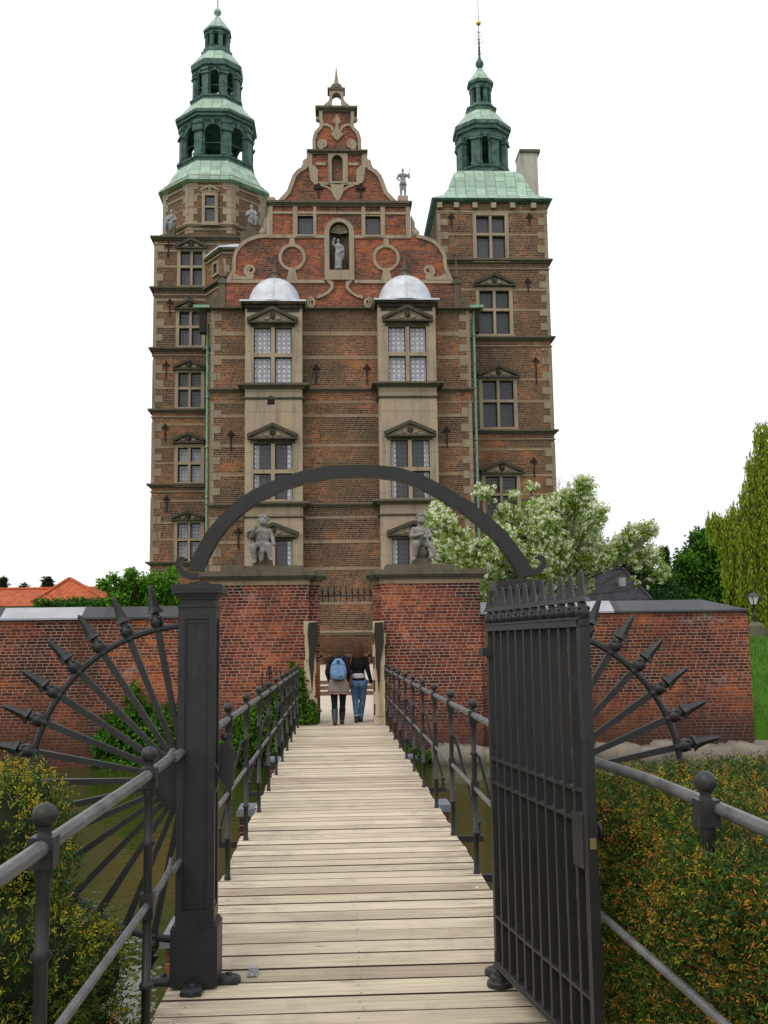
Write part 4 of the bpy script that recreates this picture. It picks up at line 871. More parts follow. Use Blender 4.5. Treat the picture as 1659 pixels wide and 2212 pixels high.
ring8(rxa, RY, [(0.65, zRr(168, 0.65)), (0.40, zRr(159, 0.4)), (0.22, zRr(152, 0.2)), (0.12, zRr(147, 0.1))], 'spire_roof', 'copper')
mb = MB(); z0 = zRr(148, 0); hz = zRr(122, 0)-z0
mb.lathe([(0.12, 0), (0.15, hz*.08), (0.22, hz*.3), (0.20, hz*.5), (0.10, hz*.75), (0.06, hz)], (rxa, RY, z0), 14)
zz = z0+hz; mb.lathe([(0.05, 0), (0.06, 0.1), (0.10, 0.14), (0.05, 0.18), (0.07, 0.3), (0.045, 0.45), (0.08, 0.5), (0.04, 0.54), (0.05, 0.7), (0.02, 1.2), (0.015, 4.5)], (rxa, RY, zz), 8); mb.build('finial', 'copper_dark', castle)
mb = MB(); mb.ball((rxa, RY, zRr(50, 0)), 0.14, 14); mb.build('gilded_ball', 'gold', castle)
mb = MB(); zc = zRr(83, 0)
for i in range(6):
    for hgt, rr_ in ((0.25, 0.20), (-0.15, 0.24)):
        a = i*PI/3+0.3; cs, sn = math.cos(a), math.sin(a)
        mb.path([(rxa+cs*(0.02+rr_*0.5*(1-math.cos(t))), RY+sn*(0.02+rr_*0.5*(1-math.cos(t))), zc+hgt+0.13*math.sin(t)) for t in [j*0.62 for j in range(10)]], 0.009, 4)
mb.build('scrollwork', 'black_iron', castle)
# chimney
mb = MB(); q = rect(1122, 1160, 336, 470, 54); mb.box(q[0], q[1], 53.6, 54.8, q[2]-3, q[3], mi=0); q2 = rect(1119, 1163, 331, 337, 54); mb.box(q2[0], q2[1], 53.5, 54.9, q2[2], q2[3], mi=1); mb.build('chimney', ['render_grey', 'stone_dark'], castle)
# downpipes with hoppers
for (xt, yt, xb, yb, Yp, hx) in ((449, 700, 446, 1240, 46.0, 452), (1022, 668, 1036, 1240, 45.35, 1015)):
    a, b = at(xt, yt, Yp), at(xb, yb, Yp); mb = MB(); mb.path([a, a.lerp(b, 0.05), b], 0.062, 10)
    for t in (0.1, 0.3, 0.5, 0.7, 0.9): p = a.lerp(b, t); mb.lathe([(0.06, -0.05), (0.085, -0.05), (0.085, 0.05), (0.06, 0.05)], p, 10)
    pip = mb.build('downpipe', 'pipe', castle)
    mb = MB(); h = at(hx, 664, 45.3); s2 = 1 if xt > 800 else -1
    mb.box(min(h.x, h.x+s2*0.55)-0.1, max(h.x, h.x+s2*0.55)+0.05, 45.1, 45.9, h.z-0.06, h.z+0.06, mi=0); mb.box(h.x+s2*0.30-0.14, h.x+s2*0.30+0.14, 45.3, 45.7, h.z-1.15, h.z-0.06, mi=1); mb.build('gutter_hopper', ['pipe', 'stone_shade_dark'], castle)

# ================================================================== FIGURES: tapered limbs fused into one skin
def capsule(mb, p0, p1, r0, r1, n=10):
    p0, p1 = Vector(p0), Vector(p1); mb.path([p0, p1], [r0, r1], n); mb.ball(p0, r0, n); mb.ball(p1, r1, n)
def fuse(ob, vox, smooth=4):
    r = ob.modifiers.new('fuse', 'REMESH'); r.mode = 'VOXEL'; r.voxel_size = vox; r.use_smooth_shade = True
    if smooth: s2 = ob.modifiers.new('soften', 'SMOOTH'); s2.factor = 0.5; s2.iterations = smooth
    return ob
def limbs(mb, chain, rs):
    for a, b, r0, r1 in zip(chain, chain[1:], rs, rs[1:]): capsule(mb, a, b, r0, r1)

def putto(base, kind, label):
    # child figure about 1 m tall seated on a block; base = centre of the pier top
    x, y, z = base; mb = MB(); Q = lambda a, b, c: (x+a, y+b, z+c)
    hip = 0.30
    mb.ball(Q(0, 0.02, 0.36), 0.17, 12, (1.0, 0.8, 0.85)); mb.ball(Q(0, 0, 0.50), 0.155, 12, (1, 0.8, 1.2)); mb.ball(Q(0, 0.0, 0.62), 0.15, 12, (1.15, 0.75, 0.8))
    capsule(mb, Q(0, 0, 0.7), Q(0, -0.02, 0.79), 0.06, 0.055)
    mb.ball(Q(0.02, -0.03, 0.87), 0.11, 14, (0.92, 1.0, 1.1)); mb.ball(Q(0.02, -0.10, 0.83), 0.05, 8); mb.ball(Q(0.02, -0.145, 0.865), 0.018, 6); mb.ball(Q(0.06, -0.11, 0.83), 0.035, 8); mb.ball(Q(-0.02, -0.11, 0.83), 0.035, 8)
    if kind == 0:
        limbs(mb, [Q(-0.15, 0, 0.66), Q(-0.24, -0.10, 0.52), Q(-0.14, -0.17, 0.72)], [0.06, 0.05, 0.035]); mb.ball(Q(-0.13, -0.17, 0.75), 0.045, 8)
        limbs(mb, [Q(0.15, 0, 0.66), Q(0.22, -0.02, 0.50), Q(0.25, -0.13, 0.37)], [0.06, 0.048, 0.035]); mb.ball(Q(0.27, -0.16, 0.35), 0.045, 8)
        limbs(mb, [Q(-0.10, 0, 0.33), Q(-0.19, -0.26, 0.27), Q(-0.14, -0.24, -0.02)], [0.10, 0.08, 0.045]); capsule(mb, Q(-0.14, -0.24, -0.03), Q(-0.15, -0.33, -0.06), 0.045, 0.03)
        limbs(mb, [Q(0.10, 0, 0.33), Q(0.14, -0.29, 0.30), Q(0.19, -0.30, 0.04)], [0.10, 0.08, 0.045]); capsule(mb, Q(0.19, -0.30, 0.03), Q(0.22, -0.38, -0.01), 0.045, 0.03)
        limbs(mb, [Q(0.0, -0.14, 0.36), Q(0.02, -0.30, 0.20), Q(0.0, -0.30, 0.0)], [0.07, 0.06, 0.05])   # drapery
    else:
        limbs(mb, [Q(-0.15, 0, 0.66), Q(-0.21, -0.08, 0.50), Q(-0.02, -0.19, 0.53)], [0.06, 0.05, 0.035]); mb.ball(Q(0.02, -0.2, 0.54), 0.045, 8)
        limbs(mb, [Q(0.15, 0, 0.66), Q(0.22, -0.08, 0.50), Q(0.12, -0.20, 0.48)], [0.06, 0.05, 0.035]); mb.ball(Q(0.10, -0.22, 0.48), 0.045, 8)
        limbs(mb, [Q(-0.10, 0, 0.33), Q(-0.12, -0.28, 0.31), Q(-0.16, -0.25, 0.02)], [0.105, 0.085, 0.045]); capsule(mb, Q(-0.16, -0.25, 0.0), Q(-0.2, -0.35, -0.04), 0.045, 0.03)
        limbs(mb, [Q(0.10, 0, 0.33), Q(0.22, -0.22, 0.28), Q(0.30, -0.25, 0.02)], [0.10, 0.08, 0.045]); capsule(mb, Q(0.30, -0.25, 0.0), Q(0.40, -0.34, -0.05), 0.045, 0.03)
    root = thing('statue', label, 'statue', (x, y, z-0.25))
    fuse(mb.build('figure', 'stone_putto', root), 0.014, 3)
    hm = MB()
    for i in range(46):
        a = random.uniform(0, 2*PI); e = random.uniform(-0.15, PI/2); rr = 0.105
        if math.sin(a) < -0.35 and e < 0.55: continue
        hm.ball(Q(0.02+rr*math.cos(a)*math.cos(e), -0.02+rr*math.sin(a)*math.cos(e), 0.885+rr*1.1*math.sin(e)), random.uniform(0.028, 0.042), 7)
    hm.build('curls', 'stone_putto', root)
    bl = MB(); bl.box(x-0.20, x+0.22, y-0.20, y+0.25, z-0.13, z+0.02, top=0.95); 
    if kind == 0: bl.ball(Q(-0.02, -0.12, 0.1), 0.18, 10, (0.9, 0.8, 0.8))
    else: bl.ball(Q(0.02, -0.05, 0.12), 0.2, 10, (0.9, 0.9, 0.8))
    bl.build('seat_block', 'stone_dark', root)
    if kind == 1:
        h = MB(); h.lathe([(0.015, 0), (0.02, 0.2), (0.03, 0.42), (0.055, 0.56), (0.065, 0.58), (0.0001, 0.585)], (0, 0, 0), 10, mt=Matrix.Translation(Q(0.10, -0.24, 0.60)) @ Matrix.Rotation(PI-0.22, 4, 'Y'))
        h.build('horn', 'stone_grey', root)
    return root

def statue(base, H, kind, label, mat='stone_grey'):
    x, y, z = base; mb = MB(); s = H; Q = lambda a, b, c: (x+a*s, y+b*s, z+c*s)
    if kind == 'seated':
        f = 1 if label.startswith('seated stone figure facing') else -1
        mb.ball(Q(0, 0, 0.9), 0.085*s, 10, (0.9, 1, 1.15)); capsule(mb, Q(0, 0, 0.72), Q(0, 0, 0.82), 0.05*s, 0.045*s)
        mb.ball(Q(0, 0, 0.62), 0.16*s, 10, (1.1, 0.8, 1.0)); mb.ball(Q(0, 0, 0.45), 0.15*s, 10, (1, 0.8, 1.1)); mb.ball(Q(0, 0, 0.33), 0.17*s, 10, (1, 0.9, 0.7))
        limbs(mb, [Q(-0.15, 0, 0.68), Q(-0.21, -0.08, 0.50), Q(-0.05, -0.2, 0.50)], [0.055*s, 0.05*s, 0.035*s])
        limbs(mb, [Q(0.15, 0, 0.68), Q(0.20, -0.1, 0.52), Q(0.08+0.06*f, -0.2, 0.42)], [0.055*s, 0.05*s, 0.035*s])
        limbs(mb, [Q(-0.08, -0.05, 0.32), Q(-0.10+0.1*f, -0.28, 0.34), Q(-0.08+0.14*f, -0.26, 0.02)], [0.09*s, 0.075*s, 0.045*s])
        limbs(mb, [Q(0.08, -0.05, 0.32), Q(0.12+0.12*f, -0.26, 0.30), Q(0.08+0.1*f, -0.24, 0.0)], [0.09*s, 0.075*s, 0.045*s])
        mb.ball(Q(0, -0.1, 0.2), 0.17*s, 10, (1.1, 0.9, 1.0))
    else:
        mb.ball(Q(0, 0, 0.93), 0.055*s, 10, (0.85, 1, 1.2)); capsule(mb, Q(0, 0, 0.80), Q(0, 0, 0.88), 0.035*s, 0.03*s)
        mb.ball(Q(0, 0, 0.74), 0.10*s, 10, (1.25, 0.8, 1.0)); mb.ball(Q(0, 0, 0.62), 0.085*s, 10, (1.1, 0.8, 1.2)); mb.ball(Q(0.01, 0, 0.52), 0.095*s, 10, (1.1, 0.85, 0.9))
        if kind == 'knight':
            mb.lathe([(0.10*s, 0), (0.135*s, -0.12*s)], Q(0, 0, 0.53), 12)
            limbs(mb, [Q(-0.05, 0, 0.48), Q(-0.07, -0.02, 0.26), Q(-0.06, 0, 0.03)], [0.065*s, 0.05*s, 0.035*s]); limbs(mb, [Q(0.05, 0, 0.48), Q(0.06, -0.03, 0.26), Q(0.07, 0, 0.03)], [0.065*s, 0.05*s, 0.035*s])
            limbs(mb, [Q(-0.12, 0, 0.77), Q(-0.19, -0.02, 0.64), Q(-0.13, -0.06, 0.56)], [0.045*s, 0.035*s, 0.03*s])
            limbs(mb, [Q(0.12, 0, 0.77), Q(0.21, -0.02, 0.66), Q(0.20, -0.05, 0.80)], [0.045*s, 0.035*s, 0.028*s]); capsule(mb, Q(0.20, -0.05, 0.52), Q(0.21, -0.05, 0.96), 0.014*s, 0.018*s)
            capsule(mb, Q(-0.055, 0, 0.03), Q(-0.06, -0.08, 0.015), 0.03*s, 0.02*s); capsule(mb, Q(0.07, 0, 0.03), Q(0.085, -0.08, 0.015), 0.03*s, 0.02*s)
        else:
            limbs(mb, [Q(-0.01, 0, 0.50), Q(0.03, -0.03, 0.28), Q(0.01, 0, 0.05)], [0.11*s, 0.09*s, 0.10*s]); limbs(mb, [Q(-0.03, 0, 0.50), Q(-0.04, -0.05, 0.26), Q(-0.06, 0, 0.03)], [0.08*s, 0.07*s, 0.06*s])
            limbs(mb, [Q(-0.11, 0, 0.77), Q(-0.18, -0.03, 0.80), Q(-0.13, -0.06, 0.93)], [0.04*s, 0.035*s, 0.028*s]); mb.ball(Q(-0.12, -0.06, 0.97), 0.045*s, 8)
            limbs(mb, [Q(0.11, 0, 0.76), Q(0.17, 0, 0.62), Q(0.08, -0.08, 0.56)], [0.045*s, 0.04*s, 0.03*s])
            mb.path([Q(0.12, 0.03, 0.7), Q(0.15, 0.02, 0.5), Q(0.13, 0.03, 0.3)], [0.04*s, 0.06*s, 0.02*s], 8)
        mb.lathe([(0.12*s, -0.02*s), (0.12*s, 0.02*s)], Q(0, 0, 0), 12)
    root = thing('statue', label, 'statue', base)
    fuse(mb.build('figure', mat, root), 0.022*s, 2)
    if kind == 'seated': bl = MB(); bl.box(x-0.18*s, x+0.18*s, y-0.22*s, y+0.2*s, z-0.25*s, z+0.26*s, top=0.9); bl.build('seat_block', 'stone_dark', root)
    return root
q = pts([(874, 421.5)])[0]; statue((q[0], YB+0.25, q[1]+0.02), 1.42, 'knight', 'grey stone warrior statue standing at the right end of the gable cornice', 'stone_grey')
q = at(731, 581, YB); statue((q.x, YB-0.02, q.z), 1.42, 'lady', 'grey stone robed statue standing in the arched niche of the gable', 'stone_grey')
q = at(369, 500, YT-0.0); statue((q.x, YT+0.15, q.z+0.02), 1.15, 'seated', 'seated stone figure holding a book on the outer corner of the left tower')
q = at(543, 490, YT-0.0); statue((q.x, YT+0.1, q.z+0.02), 1.15, 'seated', 'seated stone figure facing right between the left tower and the gable')
mb = MB(); q = at(543, 494, YT); mb.box(q.x-0.5, q.x+0.5, YT-0.3, YT+0.6, tz1-1.0, q.z-0.24); mb.build('pedestal_block', 'stone_dark', castle)

# ================================================================== MOAT WALL, GATE PIERS
def wpt(px, py, Y=YW): return at(px, py, Y)
wz = Z(200, 1337, YW); cz = Z(200, 1311, YW+0.3)
pl0, pl1 = X(436, 1400, YW-0.25), X(667, 1400, YW-0.25); pr0, pr1 = X(824, 1400, YW-0.25), X(1040, 1400, YW-0.25)
def moat_wall(x0, x1, label, capend=False, split=None):
    r = thing('moat_wall', label, 'wall', (x0, YW, WATER))
    mb = MB(); mb.box(x0, x1, YW, YW+0.65, -2.0, wz); mb.build('brickwork', 'brick_wall', r)
    xe = x1-0.75 if capend else x1
    def cap(a, b, hip=0):
        m_ = MB(); h = cz-wz
        A = [(a, YW-0.07, wz-0.01), (b, YW-0.07, wz-0.01), (b, YW+0.72, wz-0.01), (a, YW+0.72, wz-0.01), (a, YW-0.07, wz+0.03), (b, YW-0.07, wz+0.03), (b, YW+0.72, wz+0.03), (a, YW+0.72, wz+0.03), (a, YW+0.33, wz+h), (b-hip, YW+0.33, wz+h)]
        m_.add(A, [(0, 3, 2, 1), (0, 1, 5, 4), (1, 2, 6, 5), (2, 3, 7, 6), (3, 0, 4, 7), (4, 5, 9, 8), (5, 6, 9), (6, 7, 8, 9), (7, 4, 8)]); return m_
    if split: 
        a, b = split
        if a > x0: cap(x0, a).build('coping', 'lead_cap', r)
        cap(max(a, x0), b).build('coping', 'lead_new', r)['label'] = 'bright newer lead sheet of the coping'
        cap(b, x1, 0.9 if capend else 0).build('coping', 'lead_cap', r)
    return r
moat_wall(-22, pl0+0.1, 'long red brick moat wall left of the gate with ivy at its foot', split=(X(2, 1325, YW), X(177, 1325, YW)))
wl = moat_wall(pr1-0.1, X(1624, 1480, YW), 'red brick moat wall right of the gate ending beside the lawn', True, split=(pr1-0.1, X(1325, 1320, YW)))
def pier(x0, x1, inner, label, zt):
    r = thing('gate_pier', label, 'pier', ((x0+x1)/2, YW, WATER))
    yf = YW-0.25; mb = MB(); mb.box(x0, x1, yf, YW+0.75, -2.0, zt)
    xi = X(690, 1400, YW) if inner > 0 else X(808, 1400, YW)
    a, b = (x1, xi) if inner > 0 else (xi, x0)
    mb.box(a, b, YW+0.02, YW+0.74, -2.0, zt-0.002); mb.build('brickwork', 'brick_pier', r)
    lo, hi = (x0, xi) if inner > 0 else (xi, x1)
    mb = MB(); z1 = zt+0.10
    mb.box(x0-0.02, x1+0.02, yf-0.02, YW+0.77, zt, z1, mi=1)
    mb.box(min(a, b)-0.02, max(a, b)+0.02, YW, YW+0.76, zt, z1-0.003, mi=1)
    for i, (p, h0, h1) in enumerate(((0.05, 0.10, 0.15), (0.10, 0.15, 0.19), (0.14, 0.19, 0.30))):
        mb.box(x0-p, x1+p, yf-p, YW+0.8+p*0.3, zt+h0, zt+h1); mb.box(lo-p, hi+p, YW-0.05-p*0.5, YW+0.8+p*0.25, zt+h0+0.003, zt+h1-0.003)
    mb.build('cornice', ['stone_dark', 'stone_band'], r)
    mb = MB(); mb.box(x0+0.38 if inner > 0 else x0+0.12, x1-0.12 if inner > 0 else x1-0.55, yf+0.05, YW+0.7, zt+0.30, zt+0.42); mb.build('cap_block', 'stone_dark', r)
    return zt+0.42
zt = Z(750, 1262, YW-0.25)
zp = pier(pl0, pl1, 1, 'left red brick gate pier under a heavy stone cornice', zt)
pier(pr0, pr1, -1, 'right red brick gate pier under a heavy stone cornice', zt)
q = at(566, 1225, YW); putto((q.x, YW+0.1, zp+0.125), 0, 'stone cherub seated with one hand at its cheek on the left gate pier')
q = at(910, 1225, YW); putto((q.x, YW+0.1, zp+0.125), 1, 'stone cherub seated with a horn across its knee on the right gate pier')
# worn sandstone guard posts at the foot of the opening
def worn(x0, x1, z0, z1, y, label):
    mb = MB(); n = 9
    for i in range(n):
        a, b = z0+(z1-z0)*i/n, z0+(z1-z0)*(i+1)/n; k1 = random.uniform(-0.025, 0.025); mb.box(x0+k1, x1+random.uniform(-0.03, 0.02), y+random.uniform(-0.02, 0.02), y+0.3, a, b+0.001, mi=0)
    xm_ = x0+(x1-x0)*(0.30 if x0 < 0.2 else 0.05); 
    mb.prism([(xm_+0.05, z1-1.15), (xm_+0.08, z1-1.5), (xm_+0.11, z1-1.1), (xm_+0.12, z1-0.85), (xm_+0.17, z1-0.62), (xm_+0.20, z1-0.45), (xm_+0.19, z1-0.02), (xm_+0.01, z1-0.03), (xm_-0.01, z1-0.3), (xm_+0.02, z1-0.6), (xm_+0.015, z1-0.9)], (), y-0.032, y+0.02, mi=1)
    return tag(mb.build('guard_stone', ['stone_jamb', 'stone_shade_dark'], origin=((x0+x1)/2, y, z0)), label, 'guard stone')
a = at(658, 1342, YW-0.4); b = at(680, 1475, YW-0.4); worn(a.x, b.x+0.03, -0.3, a.z, YW-0.45, 'worn yellow guard stone against the left gate pier')
a = at(807, 1342, YW-0.4); b = at(834, 1556, YW-0.4); worn(a.x, b.x, -0.1, a.z, YW-0.45, 'worn yellow guard stone against the right gate pier, scraped dark')
# spiked bar across the opening
sb = thing('spiked_bar', 'iron bar with a row of small spikes across the gateway', 'spiked bar', at(745, 1285, YW+0.6))
mb = MB(); a = at(690, 1288, YW+0.6); b = at(806, 1286, YW+0.6); mb.bar(a, b, 0.03, 0.03); mb.build('bar', 'iron', sb)
for i in range(9):
    p = a.lerp(b, (i+0.5)/9); mb = MB(); mb.lathe([(0.010, -0.12), (0.010, 0.03), (0.022, 0.05), (0.006, 0.2)], p, 6); mb.ball((p.x, p.y, p.z-0.12), 0.02, 6); mb.build('spike', 'iron', sb)

# boulders at the foot of the walls
def boulder(x, y, z, sx_, sy_, sz_, label):
    mb = MB(); n = 10; rows = 6; vs = []; ph = random.uniform(0, 9)
    for i in range(rows+1):
        t = PI*i/rows
        for j in range(n):
            a = 2*PI*j/n; k_ = 1+0.10*math.sin(3*a+ph)+0.08*math.sin(5*t+2*a+ph)
            cu = lambda v: math.copysign(abs(v)**0.6, v)
            vs.append((x+sx_*k_*cu(math.cos(a))*math.sin(t)**0.6, y+sy_*k_*cu(math.sin(a))*math.sin(t)**0.6, z+sz_*cu(math.cos(t))*k_))
    mb.add(vs, [(i*n+j, (i+1)*n+j, (i+1)*n+(j+1) % n, i*n+(j+1) % n) for i in range(rows) for j in range(n)], True)
    return tag(mb.build('boulder', 'boulder', origin=(x, y, z-sz_)), label, 'boulder', 'boulders along the foot of the right moat wall')
bl = [(960, 1650, .34, 'boulder at the foot of the right gate pier, nearest the bridge'), (990, 1655, .22, 'rounded boulder second from the bridge under the right pier'), (1018, 1644, .30, 'broad boulder under the right gate pier beside the ball topped railing'), (1052, 1651, .26, 'boulder partly hidden by the open gate leaf'),
      (1315, 1645, .30, 'flat boulder seen between the lowest spokes of the right fan'), (1350, 1648, .34, 'boulder left of the right fan ring'), (1395, 1641, .42, 'long flat boulder behind the right fan'), (1445, 1640, .38, 'boulder touching the right fan ring'),
      (1498, 1638, .46, 'large flat boulder right of the fan ring'), (1552, 1634, .44, 'pale flat boulder under the right half of the wall'), (1598, 1634, .32, 'boulder under the right end of the brick wall'), (1632, 1624, .34, 'small rounded boulder past the end of the wall'), (1668, 1608, .4, 'dark boulder at the foot of the lawn')]
for px, py, r, lab in bl:
    p = at(px, py, YW-0.35); boulder(p.x, YW-0.35+random.uniform(-.08, .08), -0.80+random.uniform(0, 0.12), r*1.0, 0.33, 0.2+random.uniform(0, 0.06), lab)

# ================================================================== FOOTBRIDGE
BX0, BX1, YE = -0.835, 1.025, 21.9
br = thing('footbridge', 'straight plank footbridge leading over the moat to the gateway', 'bridge', (0.1, 2, 0))
mb = MB(); y = 1.2
while y < YE:
    wd = random.uniform(0.205, 0.24); gap = random.choice((0.009, 0.012, 0.014, 0.020)); j = random.uniform(-0.004, 0.004); zz = random.uniform(-0.003, 0.003)
    x0, x1 = BX0+random.uniform(-0.015, 0.01), BX1+random.uniform(-0.01, 0.015); n = 6; vs = []
    for i in range(n+1):
        t = i/n; xx = x0+(x1-x0)*t; w1 = random.uniform(-0.002, 0.002)
        vs += [(xx, y+w1, zz-0.004), (xx, y+0.004+w1, zz), (xx, y+wd-gap-0.004, zz), (xx, y+wd-gap, zz-0.004), (xx, y+wd-gap, zz-0.05), (xx, y, zz-0.05)]
    fs = [(i*6+k1, (i+1)*6+k1, (i+1)*6+(k1+1) % 6, i*6+(k1+1) % 6) for i in range(n) for k1 in range(6)]+[(0, 1, 2, 3, 4, 5), tuple(n*6+q for q in (5, 4, 3, 2, 1, 0))]
    b0_ = len(mb.f); mb.add(vs, fs); y += wd
    for q_ in range(n*6): mb.mi[b0_+q_] = 0 if q_ % 6 == 1 else 1
mb.build('deck', ['plank', 'plank_side'], br)
mb = MB(); y = 1.35
for i in range(28):
    for x in (BX0+0.12, 0.10, BX1-0.12):
        for dy in (0.05, 0.15): mb.lathe([(0.0035, 0), (0.0035, 0.001), (0.0001, 0.0015)], (x+random.uniform(-.02, .02), y+dy+random.uniform(-.01, .01), 0.003), 6)
    y += 0.2225
mb.build('screw_heads', 'black_iron', br)
for x in (BX0+0.12, 0.1, BX1-0.12): mb = MB(); mb.box(x-0.07, x+0.07, 1.2, YE, -0.30, -0.056); mb.build('beam', 'black_frame', br)
for i, yp in enumerate((7.75, 13.25, 18.75)):
    r = thing('bridge_pier', ['nearest brick bridge pier with a lead cap, beside the left gate post', 'middle brick bridge pier with a lead cap, halfway along the planks', 'farthest brick bridge pier with a lead cap, close to the ivy'][i], 'bridge pier', (0.1, yp, WATER), 'brick piers under the footbridge')
    mb = MB(); mb.box(BX0-0.36, BX1+0.34, yp-0.22, yp+0.22, -2.0, -0.36); mb.build('brickwork', 'brick_gable', r)
    mb = MB(); mb.box(BX0-0.40, BX1+0.38, yp-0.25, yp+0.25, -0.36, -0.32, top=0.985); mb.box(BX0-0.40, BX1+0.38, yp-0.25, yp+0.25, -0.41, -0.36); mb.build('cap', 'lead_pier', r)

def stanchion(mb, x, y, z0=0.0):
    mb.lathe([(0.024, 0), (0.024, 0.02), (0.019, 0.03), (0.019, 0.27), (0.024, 0.272), (0.030, 0.285), (0.024, 0.298), (0.019, 0.30), (0.019, 0.55)], (x, y, z0), 12)
    mb.box(x-0.028, x+0.028, y-0.028, y+0.028, z0+0.55, z0+0.65)
    mb.lathe([(0.019, 0.65), (0.019, 0.83), (0.030, 0.845), (0.019, 0.86), (0.019, 1.03), (0.026, 1.045), (0.026, 1.07)], (x, y, z0), 12)
    mb.box(x-0.033, x+0.033, y-0.033, y+0.033, z0+1.07, z0+1.152)
    mb.lathe([(0.022, 1.15), (0.017, 1.165), (0.022, 1.178)], (x, y, z0), 12); mb.ball((x, y, z0+1.205), 0.035, 18)
def railing(name_label, side, xs_, ysl, rail_pts=None, braces=(), low=None):
    r = thing('railing', name_label, 'railing', (xs_[0], ysl[0], 0), 'iron railings of the footbridge')
    for i, (x, y) in enumerate(zip(xs_, ysl)):
        mb = MB(); stanchion(mb, x, y); p = mb.build('post', 'iron', r)
        if i in braces:
            mb = MB(); mb.path([(x+side*0.01, y, 0.84), (x+side*0.04, y, 0.82), (x+side*0.22, y, 0.1)], 0.013, 8); mb.ball((x+side*0.22, y, 0.1), 0.026, 8); mb.bar((x, y, -0.03), (x+side*0.26, y, -0.03), 0.05, 0.05); mb.path([(x+side*0.22, y, 0.1), (x+side*0.22, y, -0.03)], 0.018, 8); mb.build('brace', 'iron', r)
    P = rail_pts or list(zip(xs_, ysl))
    mb = MB(); mb.path([(x, y, 1.124) for x, y in P], 0.022, 12); mb.build('top_rail', 'iron_worn', r)
    L = low or P
    mb = MB(); mb.path([(x, y, 0.60) for x, y in L], 0.015, 10); mb.build('lower_rail', 'iron_worn', r)
    return r
lx, rx = -0.787, 0.995
ly = [6.17+1.5*i for i in range(11)]; ry = [6.17+1.51*i for i in range(11)]
railing('ball topped iron railing along the left side of the planks beyond the gate', -1, [lx]*11, ly, [(lx+0.01, 5.1)]+[(lx, y) for y in ly]+[(lx, 21.6)], braces=(1, 2, 4, 6, 8))
railing('ball topped iron railing along the right side of the planks beyond the gate', 1, [rx]*11, ry, [(rx, 5.1)]+[(rx, y) for y in ry]+[(rx, 21.6)], braces=(1, 2, 4, 6, 8))
# near side railings (in front of the gate)
railing('near left iron railing with two ball topped posts by the bush', -1, [-0.783, -0.786], [4.45, 2.90], [(-0.825, 5.36), (-0.800, 5.12), (-0.788, 4.85), (-0.783, 4.45), (-0.786, 2.90), (-0.79, 1.6)])
def nr(px, py, z): # point of the picture at height z above the deck
    d = F*FPX+R*(px-CW)+U*(CH-py); t = (z-CAMZ)/d.z; return (d.x*t, d.y*t)
rp_ = [(0.95, 5.3), nr(1240, 1640, 1.10), nr(1310, 1666, 1.10), nr(1400, 1697, 1.10), nr(1480, 1731, 1.10), nr(1540, 1757, 1.10), nr(1659, 1812, 1.10), (1.21, 1.9)]
bp = nr(1526, 1752, 1.115)
railing('near right iron railing curving past the hedge with one ball topped post', 1, [bp[0]], [bp[1]], rp_, low=[(0.97, 5.3), (1.00, 4.4), (1.035, 3.6), (1.06, 2.9), (1.08, 2.2)])
# short spiked fence by the ivy at the far left end
sf = thing('spiked_fence', 'short spiked iron fence in the ivy left of the bridge end', 'fence', (-1.3, 21.4, 0))
fa, fb_ = Vector((-0.86, 21.6, 0.25)), Vector((-1.55, 21.9, 0.25))
for i in range(8):
    p = fa.lerp(fb_, i/7); mb = MB(); mb.lathe([(0.011, 0), (0.011, 0.40), (0.018, 0.42), (0.011, 0.44), (0.011, 0.62), (0.018, 0.64), (0.011, 0.66), (0.010, 0.78), (0.02, 0.80), (0.002, 0.90)], p, 6); mb.build('bar', 'iron', sf)
for z in (0.05, 0.55): mb = MB(); mb.bar(fa+Vector((0, 0, z)), fb_+Vector((0, 0, z)), 0.02, 0.025); mb.build('rail', 'iron', sf)
mb = MB(); stanchion(mb, fb_.x+0.15, fb_.y, 0.0); mb.build('post', 'iron', sf)

